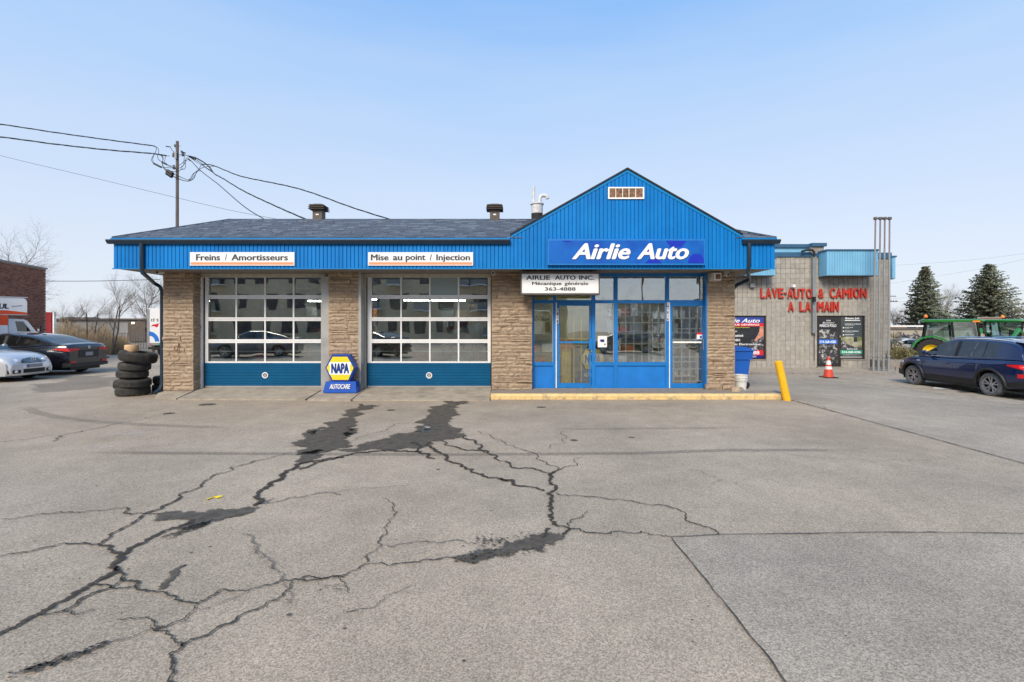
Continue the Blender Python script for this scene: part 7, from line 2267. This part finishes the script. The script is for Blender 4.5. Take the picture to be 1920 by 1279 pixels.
bare_tree('bare_shrub', PX(192, 31), 31, 2.6, 'low tangled bare shrub in front of the reeds', 8, .8, 4, .02, levels=2)
bare_tree('bare_shrub', PX(140, 31.5), 31.5, 2.4, 'low bare shrub at the left part of the reeds', 9, .8, 4, .025, levels=3)

# ================================================================ SPRUCES
def spruce(x, y, H, Rb, label, seed, base=.4):
    rr = random.Random(seed)
    t = empty('spruce_tree', (x, y, 0), label, 'spruce tree')
    B().tube([(x, y, 0), (x, y, H * .5), (x, y, H * .97)], [.22, .13, .02], 8).build('trunk', 'bark', t, smooth=60)
    cr = B()
    z = base
    while z < H - .1:
        u = (z - base) / (H - base)
        Rl = Rb * (1 - u) ** .82
        nbr = int(9 + 12 * (1 - u))
        ph = rr.uniform(0, 6.28)
        for k in range(nbr):
            a = ph + 6.28 * k / nbr + rr.uniform(-.2, .2)
            L_ = Rl * rr.choice((.5, .72, .9, 1.0, 1.22)) + .12
            zz = z + rr.uniform(-.12, .12)
            steps = max(2, int(L_ / .26))
            for i in range(steps + 1):
                f = (i + .4) / (steps + .4)
                rad = L_ * f
                dz = -.16 * rad * (1 - u * 1.2) + .10 * rad * f * f
                px_, py_, pz_ = x + math.cos(a) * rad, y + math.sin(a) * rad, zz + dz
                for _ in range(3):
                    s_ = rr.uniform(.20, .42) * (1 - .35 * u)
                    aa = a + rr.uniform(-1.3, 1.3); tl = rr.uniform(-.45, .15)
                    dx_, dy_, dz_ = math.cos(aa) * s_, math.sin(aa) * s_, tl * s_
                    ox, oy = -math.sin(aa) * s_ * .36, math.cos(aa) * s_ * .36
                    j_ = [rr.uniform(-.07, .07) for _q in range(3)]
                    cr.add([(px_ + ox + j_[0], py_ + oy + j_[1], pz_ + j_[2]), (px_ - ox + j_[0], py_ - oy + j_[1], pz_ + j_[2] - .16), (px_ + dx_ + j_[0], py_ + dy_ + j_[1], pz_ + dz_ + j_[2] - .06)], [(0, 1, 2)])
        z += .24 - .08 * u
    cr.tube([(x, y, H - .5), (x, y, H)], [.04, .01], 4)
    cr.build('crown', 'spruce', t)
spruce(PX(1735, 60), 60, PZ(499, 60), 2.9, 'narrow tall spruce at the left behind the green tractor', 1)
spruce(PX(1855, 62), 62, PZ(493, 62), 4.5, 'broad dense spruce at the right edge of the photo', 2)

# ================================================================ FAR RIGHT: wall, sign, shrubs, tractors
D = 48.0
fw = empty('beige_building', (PX(1730, D), D, 0), 'long low beige building with dark graffiti behind the tractors', 'building')
prect(B(), 1640, 1990, 618.0, 650, D, 5).build('wall', 'far_wall', fw)
prect(B(), 1640, 1990, 615.6, 618, D, 5.2, -.1).build('roof_edge', 'sign_frame', fw)
prect(B(), 1640, 1742, 610, 613.2, D + 6, 4).build('rear_roof', 'sign_white', fw)
prect(B(), 1640, 1700, 613.2, 617, D + 6, 4).build('rear_wall', 'rust_grille', fw)
gq = B(); ggr = random.Random(4)
for k in range(46):
    gx_ = ggr.uniform(1683, 1716); gy_ = ggr.uniform(630.5, 645)
    p = [(PX(gx_, D), D - .02, PZ(gy_, D))]
    for _ in range(4): p.append((p[-1][0] + ggr.uniform(-.35, .35), D - .02, p[-1][2] + ggr.uniform(-.3, .3)))
    gq.tube(p, .04, 4)
gq.build('graffiti', 'graffiti', fw, kind='stuff')
D = 50.0
rs_ = empty('roof_sign', (PX(1856, D), D, PZ(613, D)), 'pale weathered sign board on posts above the beige building', 'sign')
prect(B(), 1833.5, 1880.5, 594.5, 603, D - 2, .1).build('board', 'far_grey', rs_)
prect(B(), 1835, 1879, 596, 601.5, D - 2, .02, -.03).build('panel', 'rust_grille', rs_)
for px in (1836, 1878): B().box(PX(px, D - 2) - .05, PX(px, D - 2) + .05, D - 1.9, D - 1.8, 0, PZ(603, D - 2)).build('post', 'sign_frame', rs_)
# planter wall and dry shrubs at the corner of the car wash
ph = B(); D = 19.2
ph.box(PX(1669, D), PX(1702, D), D, D + .3, 0, .42)
ph.box(PX(1669, D), PX(1760, D + 3), D + .3, D + 4, 0, .38)
ph.build('planter_wall', 'sidewalk_concrete', label='low concrete planter edge right of the car wash corner', cat='planter')
def shrub(x, y, z, R_, H, label, seed, mat):
    rr = random.Random(seed); q = B(); t = empty('shrub', (x, y, z), label, 'shrub', None)
    for _ in range(900):
        a = rr.uniform(0, 6.28); rad = R_ * math.sqrt(rr.random()); h = H * rr.random() ** .7 * (1 - .5 * (rad / R_) ** 2)
        px_, py_, pz_ = x + math.cos(a) * rad, y + math.sin(a) * rad, z + h
        s_ = rr.uniform(.03, .08); aa = rr.uniform(0, 6.28)
        q.add([(px_, py_, pz_), (px_ + math.cos(aa) * s_, py_ + math.sin(aa) * s_, pz_ + rr.uniform(-.03, .05)), (px_ + math.cos(aa + 1) * s_ * .6, py_ + math.sin(aa + 1) * s_ * .6, pz_ + rr.uniform(0, .06))], [(0, 1, 2)])
    q.build('foliage', mat, t)
    st = B()
    for _ in range(26):
        a = rr.uniform(0, 6.28); st.tube([(x, y, z), (x + math.cos(a) * R_ * .4, y + math.sin(a) * R_ * .4, z + H * .5), (x + math.cos(a) * R_ * rr.uniform(.5, 1), y + math.sin(a) * R_ * rr.uniform(.5, 1), z + H * rr.uniform(.7, 1.15))], [.012, .009, .004], 4, cap=False)
    st.build('stems', 'twig', t)
M('dry_leaf', (.22, .19, .07), .9, var=.4, vs=5, c2=(.10, .11, .035), c2s=3, c2t=(.45, .6))
shrub(PX(1682, 20.5), 20.5, .30, .45, .65, 'yellow green dry shrub in the planter beside the vent pipes', 1, 'dry_leaf')
shrub(PX(1698, 20.8), 20.8, .30, .40, .60, 'dry ochre shrub in the planter left of the blue crossover', 2, 'dry_leaf')
shrub(PX(1676, 22.5), 22.5, .30, .40, 1.25, 'tall thin shrub against the car wash corner', 3, 'dry_leaf')
M('purple_stem', (.10, .08, .13), .8, var=.3)

def tractor(x, y, yaw, label, loader=False):
    t = empty('tractor', (x, y, 0), label, 'tractor', 'green tractors parked behind the blue crossover', yaw)
    def bl(b_, n, m, **k): return b_.build(n, m, t, world=False, **k)
    # local: +x nose
    zr0, zr1 = 1.98, 2.12
    # roof with overhang and rounded edge
    q = B(); pr = [(-1.0, -.78), (1.0, -.78), (1.12, -.6), (1.12, .6), (1.0, .78), (-1.0, .78), (-1.12, .6), (-1.12, -.6)]
    for z, k in ((zr0, .97), (zr0 + .04, 1.0), (zr1 - .03, .99), (zr1, .90)):
        q.v += [(a * k, c * k, z) for a, c in pr]
    for lv in range(3):
        for i in range(8): q.f.append((lv * 8 + i, lv * 8 + (i + 1) % 8, (lv + 1) * 8 + (i + 1) % 8, (lv + 1) * 8 + i))
    q.f.append(tuple(reversed(range(8)))); q.f.append(tuple(range(24, 32)))
    bl(q, 'cab_roof', 'tractor_green', smooth=40)
    # posts: lower positions narrower
    P_ = [(-.98, -.62, 1.12, -.86, -.70), (-.98, .62, 1.12, -.86, .70), (.10, -.66, .85, .02, -.72), (.10, .66, .85, .02, .72), (1.0, -.55, .95, .86, -.66), (1.0, .55, .95, .86, .66)]
    for (a, c, z0, a2, c2_) in P_: bl(B().tube([(a, c, z0), (a2, c2_, zr0)], .045, 6), 'cab_post', 'trim_black')
    g_ = lambda p0, p1_, p2_, p3_: bl(B().quad(p0, p1_, p2_, p3_), 'cab_window', 'tractor_glass')
    for sy in (-1, 1):
        g_((-.96, sy * .62, 1.12), (.08, sy * .66, .9), (.02, sy * .72, zr0), (-.86, sy * .70, zr0))
        g_((.12, sy * .66, .9), (.98, sy * .55, .95), (.86, sy * .66, zr0), (.04, sy * .72, zr0))
    g_((-.98, -.6, 1.12), (-.98, .6, 1.12), (-.86, .68, zr0), (-.86, -.68, zr0))
    g_((1.0, -.53, .95), (1.0, .53, .95), (.87, .64, zr0), (.87, -.64, zr0))
    # body, seat, steering wheel
    bl(B().box(-.95, 1.0, -.50, .50, .55, .92), 'cab_floor', 'trim_black')
    bl(B().box(-.75, -.30, -.25, .25, .92, 1.12).box(-.80, -.62, -.25, .25, 1.12, 1.62), 'seat', 'trim_black')
    bl(B().tube([(.62 + math.cos(a) * .05, math.cos(a) * .18, 1.30 + math.sin(a) * .18) for a in [2 * math.pi * k / 16 for k in range(17)]], .015, 5), 'steering_wheel', 'trim_black')
    # rear fenders
    for sy in (-1, 1):
        q = B(); n = 10
        for k in range(n + 1):
            a = R(15 + 150 * k / n); rx_ = .74
            for (yy, dr) in ((sy * .48, 0), (sy * .95, 0), (sy * .95, -.07), (sy * .48, -.07)):
                q.v.append((-.70 + math.cos(a) * (rx_ + dr), yy, .60 + math.sin(a) * (rx_ + dr)))
        for k in range(n):
            for j in range(4):
                q.f.append((k * 4 + j, k * 4 + (j + 1) % 4, (k + 1) * 4 + (j + 1) % 4, (k + 1) * 4 + j))
        bl(q, 'fender', 'tractor_green', smooth=40)
        w = empty_child('wheel', t, (-.70, sy * .74, .60), (0, 0, 0))
        tyb = B().lathe([(.34, -.17), (.42, -.19), (.56, -.18), (.58, -.12), (.59, 0), (.58, .12), (.56, .18), (.42, .19), (.34, .17)], (0, 0, 0), 'y', 36)
        for k in range(22):
            a = 2 * math.pi * k / 22
            for ss in (-1, 1):
                a2 = a + (.08 if ss > 0 else 0)
                c0, s0 = math.cos(a2), math.sin(a2); c1_, s1_ = math.cos(a2 + .13), math.sin(a2 + .13)
                tyb.tube([(c0 * .60, ss * .02, s0 * .60), (c1_ * .585, ss * .19, s1_ * .585)], .022, 4)
        tyb.build('tyre', 'car_rubber', w, world=False, smooth=35)
        B().lathe([(.35, .12), (.33, .14), (.28, .10), (.20, .02), (0, .0)] if sy > 0 else [(.35, -.12), (.33, -.14), (.28, -.10), (.20, -.02), (0, 0)], (0, 0, 0), 'y', 28).build('rim', 'tractor_yellow', w, world=False, smooth=35)
        w = empty_child('wheel', t, (1.55, sy * .66, .38), (0, 0, 0))
        B().lathe([(.20, -.12), (.34, -.13), (.38, -.05), (.38, .05), (.34, .13), (.20, .12)], (0, 0, 0), 'y', 28).build('tyre', 'car_rubber', w, world=False, smooth=35)
        B().lathe([(.21, sy * .08), (.15, sy * .02), (0, sy * .02)], (0, 0, 0), 'y', 20).build('rim', 'tractor_yellow', w, world=False)
        # lights, mirrors
        bl(B().box(.70, .95, sy * .74, sy * .80, zr0 - .01, zr0 + .06), 'indicator', 'lamp_amber')
        bl(B().lathe([(0, .0), (.06, .02), (.065, .06)], (-1.14, sy * .45, zr0 - .03), 'x', 12), 'work_lamp', 'lamp_clear')
        bl(B().tube([(.95, sy * .66, 1.75), (1.10, sy * .92, 1.62)], .015, 5).box(1.04, 1.09, sy * .85, sy * 1.05, 1.42, 1.72), 'wing_mirror', 'trim_black')
    # hood
    q = B()
    hp = [(.98, .95, .36), (1.0, 1.28, .34), (2.0, 1.12, .30), (2.25, .98, .26)]
    q.add([(1.0, -.34, .6), (2.2, -.28, .6), (2.2, .28, .6), (1.0, .34, .6), (1.0, -.34, 1.30), (2.15, -.26, 1.08), (2.15, .26, 1.08), (1.0, .34, 1.30)],
          [(0, 3, 2, 1), (4, 5, 6, 7), (0, 1, 5, 4), (1, 2, 6, 5), (2, 3, 7, 6)])
    bl(q, 'engine_hood', 'tractor_green')
    bl(B().tube([(-.9, -.55, zr1), (-.9, -.55, zr1 + .08)], .03, 8), 'beacon_base', 'trim_black')
    bl(B().lathe([(0, .15), (.05, .13), (.075, .06), (.075, 0), (0, 0)], (-.9, -.55, zr1 + .08), 'z', 14), 'beacon', 'lamp_amber', smooth=50)
    if loader:
        for sy in (-1, 1):
            q = B().tube([(.3, sy * .62, 1.25), (1.3, sy * .62, 1.62), (2.2, sy * .62, 1.15)], [.07, .10, .07], 6)
            bl(q, 'loader_arm', 'tractor_green')
    return t
Dt = 22.5
tractor(PX(1790, Dt) + .05, Dt + .3, R(-38), 'green tractor with yellow wheel rims, the left one behind the blue crossover')
tractor(PX(1908, 22.5) + .2, 23.0, R(208), 'green tractor at the right edge, partly hidden by the crossover roof', True)

# ================================================================ UTILITY POLE AND WIRES
D = 24.0
pole_x = PX(332, D); 
up = empty('utility_pole', (pole_x, D, 0), 'brown wooden utility pole with tangled cables behind the garage roof', 'utility pole')
B().tube([(pole_x, D, 0), (PX(332.5, D), D, PZ(265, D))], [.085, .068], 10).build('pole_shaft', 'wood_pole', up, smooth=50)
zw = lambda x, y, d=0: (PX(270 + x / 10.105, D + d), D + d, PZ(250 + y / 10.105, D + d))
for (a, c, y) in ((585, 685, 240), (590, 640, 280), (540, 780, 405), (545, 670, 440), (600, 690, 655)):
    B().tube([zw(a, y), zw(c, y)], .018, 6).build('crossarm', 'grey_metal', up)
for (x, y) in ((560, 395), (555, 432), (735, 375), (735, 415), (565, 625), (590, 238), (570, 662)):
    p = zw(x, y, -.05)
    B().lathe([(.02, -.06), (.06, -.04), (.04, -.01), (.065, .015), (.04, .04), (.05, .06), (.0, .08)], p, 'z', 10).build('insulator', 'grey_metal', up, smooth=60)
B().box(pole_x - .05, pole_x + .05, D - .13, D - .09, zw(0, 500)[2], zw(0, 370)[2]).build('bracket', 'grey_metal', up)

def cable(pts, r, label, twist=False, grp='overhead cables at the utility pole'):
    r *= .6 if grp != 'far wires on the right' else .28
    b = B()
    # smooth polyline
    P_ = [Vector(p) for p in pts]
    out = []
    for i in range(len(P_) - 1):
        p0 = P_[max(0, i - 1)]; p1_ = P_[i]; p2_ = P_[i + 1]; p3_ = P_[min(len(P_) - 1, i + 2)]
        for k in range(8):
            t_ = k / 8
            out.append(.5 * ((2 * p1_) + (-p0 + p2_) * t_ + (2 * p0 - 5 * p1_ + 4 * p2_ - p3_) * t_ ** 2 + (-p0 + 3 * p1_ - 3 * p2_ + p3_) * t_ ** 3))
    out.append(P_[-1])
    if twist:
        L_ = 0; acc = [0]
        for a, c in zip(out, out[1:]): L_ += (c - a).length; acc.append(L_)
        m = int(L_ / .12)
        fine = []
        j = 0
        for k in range(m + 1):
            s_ = L_ * k / m
            while j < len(acc) - 2 and acc[j + 1] < s_: j += 1
            u = (s_ - acc[j]) / max(1e-6, acc[j + 1] - acc[j])
            fine.append((out[j].lerp(out[j + 1], min(1, u)), s_))
        for ph_ in (0, 2.09, 4.19):
            b.tube([(p.x, p.y + math.cos(s_ * 2.2 + ph_) * r * .9, p.z + math.sin(s_ * 2.2 + ph_) * r * .9) for p, s_ in fine], r * .55, 4, cap=False)
    else:
        b.tube([tuple(p) for p in out], r, 5, cap=False)
    b.build('overhead_cable', 'wire', label=label, cat='cable', group=grp)
W_ = lambda px, py, d=24.0: (PX(px, d), d, PZ(py, d))
cable([W_(-160, 214, 20), W_(0, 233, 22), W_(100, 248, 23), W_(200, 262, 23.6), W_(280, 272.5, 24), W_(291, 275)], .036, 'upper twisted supply cable coming from the left to the pole', True)
cable([W_(-160, 244, 20), W_(0, 257, 22), W_(100, 270, 23), W_(200, 281, 23.6), W_(280, 287.5, 24), W_(312, 292)], .040, 'lower twisted supply cable coming from the left to the pole', True)
cable([W_(-160, 247, 60), W_(0, 291.5, 60), W_(165, 331, 60), W_(332, 371, 60), W_(440, 396, 60), W_(560, 418, 60)], .035, 'thin straight line sloping down behind the pole to the roof', False, None)
cable([W_(-60, 527, 45), W_(86, 527.2, 45), W_(180, 527, 45), W_(300, 524, 45)], .045, 'level wire crossing behind the brick building above the reeds', False, None)
cable([zw(830, 430), zw(900, 440, -.3), zw(1080, 520, -.6), zw(1250, 650, -1.2), zw(1340, 770, -1.5), zw(1500, 860, -2.2), zw(1900, 1100, -3.5), W_(520, 388, 18.5), W_(575, 412, 17), W_(590, 420, 16.5)], .035, 'middle service drop running from the pole down to the roof ridge', True)
cable([zw(830, 470), zw(900, 530, -.3), zw(1000, 640, -.6), zw(1075, 710, -1.0), zw(1200, 810, -1.5), zw(1400, 960, -2.5), zw(1560, 1100, -3.2), W_(460, 389, 18.8), W_(497, 412, 17.5), W_(505, 418, 17)], .030, 'lowest and steepest service drop from the pole to the roof', False)
cable([zw(1090, 590, -.6), zw(1200, 590, -.8), zw(1340, 620, -1.2), zw(1560, 710, -2), zw(1900, 830, -3), W_(560, 354, 19.0), W_(660, 389, 17.6), W_(733, 412, 16.8), W_(760, 420, 16.4)], .030, 'uppermost service drop reaching the ridge right of the first roof vent', True)
loops = [
 [(225, 250), (235, 300), (215, 360), (180, 430), (165, 500), (185, 565)], [(225, 250), (265, 290), (280, 350), (275, 390)], [(200, 385), (160, 450), (140, 500), (160, 550), (190, 570)],
 [(270, 400), (255, 450), (290, 510), (345, 545)], [(290, 405), (350, 450), (355, 520), (350, 560)], [(330, 410), (365, 470), (345, 540)], [(405, 430), (400, 480), (385, 540)],
 [(330, 640), (400, 645), (480, 655), (560, 660), (600, 665)], [(400, 580), (470, 625), (540, 640), (610, 645)], [(400, 560), (460, 600), (530, 625)],
 [(350, 570), (370, 640), (440, 710)], [(345, 560), (365, 650), (430, 725)], [(380, 655), (460, 705), (560, 720), (650, 722), (700, 690), (740, 660)],
 [(545, 770), (620, 795), (720, 840), (840, 885), (900, 850), (960, 750), (1030, 690), (1090, 590)], [(545, 800), (620, 840), (720, 885), (820, 905), (910, 870), (980, 770), (1040, 690), (1130, 645), (1220, 630), (1340, 625)],
 [(540, 820), (640, 860), (760, 900), (860, 905), (950, 850), (1000, 720), (1070, 715)], [(600, 790), (740, 850), (850, 880), (930, 770), (1000, 720)],
 [(660, 610), (720, 570), (780, 510), (820, 460)], [(660, 660), (720, 640), (770, 560), (800, 480)], [(700, 640), (755, 600), (780, 540), (840, 490)], [(740, 420), (765, 440), (755, 520), (750, 600), (700, 640)],
 [(690, 680), (760, 680), (785, 640), (785, 560), (780, 530)], [(680, 410), (760, 415), (830, 430)], [(700, 320), (740, 350), (790, 375)], [(415, 245), (510, 260)], [(510, 275), (530, 320), (575, 360)], [(320, 400), (400, 425), (485, 430)],
 [(840, 430), (960, 450), (1060, 500), (1170, 570), (1220, 630), (1300, 740)], [(860, 440), (960, 520), (1080, 590), (1180, 660), (1340, 770)], [(980, 500), (1080, 560), (1160, 640), (1290, 720), (1340, 770)],
]
lq = B()
for lp in loops:
    P_ = [Vector(zw(x, y, -.12)) for x, y in lp]; out = []
    for i in range(len(P_) - 1):
        p0 = P_[max(0, i - 1)]; p1_ = P_[i]; p2_ = P_[i + 1]; p3_ = P_[min(len(P_) - 1, i + 2)]
        for k in range(6):
            t_ = k / 6
            out.append(.5 * ((2 * p1_) + (-p0 + p2_) * t_ + (2 * p0 - 5 * p1_ + 4 * p2_ - p3_) * t_ ** 2 + (-p0 + 3 * p1_ - 3 * p2_ + p3_) * t_ ** 3))
    out.append(P_[-1])
    lq.tube([tuple(p) for p in out], .013, 4, cap=False)
lq.build('cable_loop', 'wire', up, kind='stuff')
for (a, c, r_) in (((185, 572), (330, 645), .045), ((440, 715), (545, 775), .10), ((430, 755), (530, 820), .09), ((340, 545), (420, 585), .045), ((860, 445), (975, 495), .04), ((840, 485), (880, 520), .035), ((700, 350), (780, 375), .035), ((415, 247), (505, 260), .025), ((320, 403), (400, 422), .03), ((545, 650), (590, 672), .03)):
    B().tube([zw(*a, -.14), zw(*c, -.14)], r_, 8).build('cable_splice', 'wire', up, smooth=40)
# far wires on the right
for (a, c, r_, lb_) in (((1640, 500, 70), (2000, 465, 60), .03, 'upper thin far wire above the spruces'), ((1660, 533, 62), (2000, 468, 55), .025, 'faint wire descending left behind the narrow spruce'),
                    ((1660, 560, 66), (2000, 536, 60), .035, 'middle far wire passing behind both spruces'), ((1660, 566, 70), (2000, 552, 66), .03, 'lowest far wire at spruce mid height')):
    m_ = ((a[0] + c[0]) / 2, (a[1] + c[1]) / 2 + 5, (a[2] + c[2]) / 2)
    cable([W_(*a), W_(*m_), W_(*c)], r_, lb_, False, 'far wires on the right')
D = 62
dp2 = empty('distant_pole', (PX(1655, D), D, 0), 'distant utility pole crossarm just right of the car wash corner', 'utility pole')
B().tube([(PX(1662, D), D, 0), (PX(1662, D), D, PZ(548, D))], .12, 8).build('pole_shaft', 'wood_pole', dp2)
for (a, c, y) in ((1656, 1680, 555.5), (1656, 1683, 565.5)): B().box(PX(a, D), PX(c, D), D - .05, D + .05, PZ(y, D) - .05, PZ(y, D) + .05).build('crossarm', 'wood_pole', dp2)
for px in (1670, 1674, 1679): B().tube([(PX(px, D), D - .1, PZ(565.5, D)), (PX(px, D), D - .1, PZ(562.5, D))], .05, 6).build('insulator', 'grey_metal', dp2)

# ================================================================ ACROSS THE STREET (seen in the glass)
ap = empty('apartment_building', (-15, -36, 0), 'beige apartment building across the street, reflected in the garage doors', 'building')
AY = -36.0
AX0, AX1, AZ = -41, 7, 13.5
B().box(AX0, AX1, AY - 12, AY, 0, AZ).build('wall', 'apartment', ap)
B().box(AX0 - .2, AX1 + .2, AY - 12.2, AY + .15, AZ, AZ + .4).build('parapet', 'sign_frame', ap)
wr = random.Random(12)
for fl_ in range(4):
    x = AX0 + 1.2
    while x < AX1 - 2.2:
        w = wr.choice((1.1, 1.6, 2.2)); z0 = 1.0 + fl_ * 3.1
        wf = B().box(x - .06, x + w + .06, AY + .002, AY + .05, z0 - .06, z0 + 1.86).build('window', 'sign_frame', ap)
        B().box(x, x + w, AY + .051, AY + .06, z0, z0 + 1.8).build('pane', 'apartment_glass', wf)
        B().box(x + w / 2 - .03, x + w / 2 + .03, AY + .061, AY + .075, z0, z0 + 1.8).build('mullion', 'sign_frame', wf)
        if wr.random() < .3:
            bf = B().box(x - .4, x + w + .4, AY + .08, AY + 1.3, z0 - .35, z0 - .2).build('balcony', 'sign_white', ap)
            B().box(x - .4, x + w + .4, AY + 1.24, AY + 1.3, z0 - .199, z0 + .75).build('balcony_panel', 'far_grey', bf)
        x += w + wr.choice((.7, 1.5, 2.6))
hb = empty('street_house', (28, -46, 0), 'low dark building across the street, reflected in the shop window', 'building')
B().box(17, 40, -54, -46, 0, 5.2).build('wall', 'far_grey', hb)
B().box(16.6, 40.4, -54.4, -45.6, 5.2, 5.6).build('roof', 'vent_brown', hb)
for k in range(5): B().box(19 + k * 4, 21 + k * 4, -45.99, -45.9, 1.2, 3.2).build('window', 'apartment_glass', hb)
bare_tree('bare_tree', 16.5, -48, 7.5, 'bare street tree reflected in the large shop window', 31, .6, 1, .12, levels=3)
bare_tree('bare_tree', -44, -30, 10, 'bare tree left of the apartment building, reflected in the left door', 32, .6, 1, .15, levels=3)
B().tube([(18.5, -42, 0), (18.3, -42, 8.3)], [.15, .11], 8).build('street_pole', 'wood_pole', smooth=50, label='wooden street pole reflected in the large shop window', cat='utility pole')
# grass verge beyond the lot on far sides
sheet([(40, 34), (120, 34), (160, 140), (40, 140)], .01, 'verge', 'verge_soil', ground)
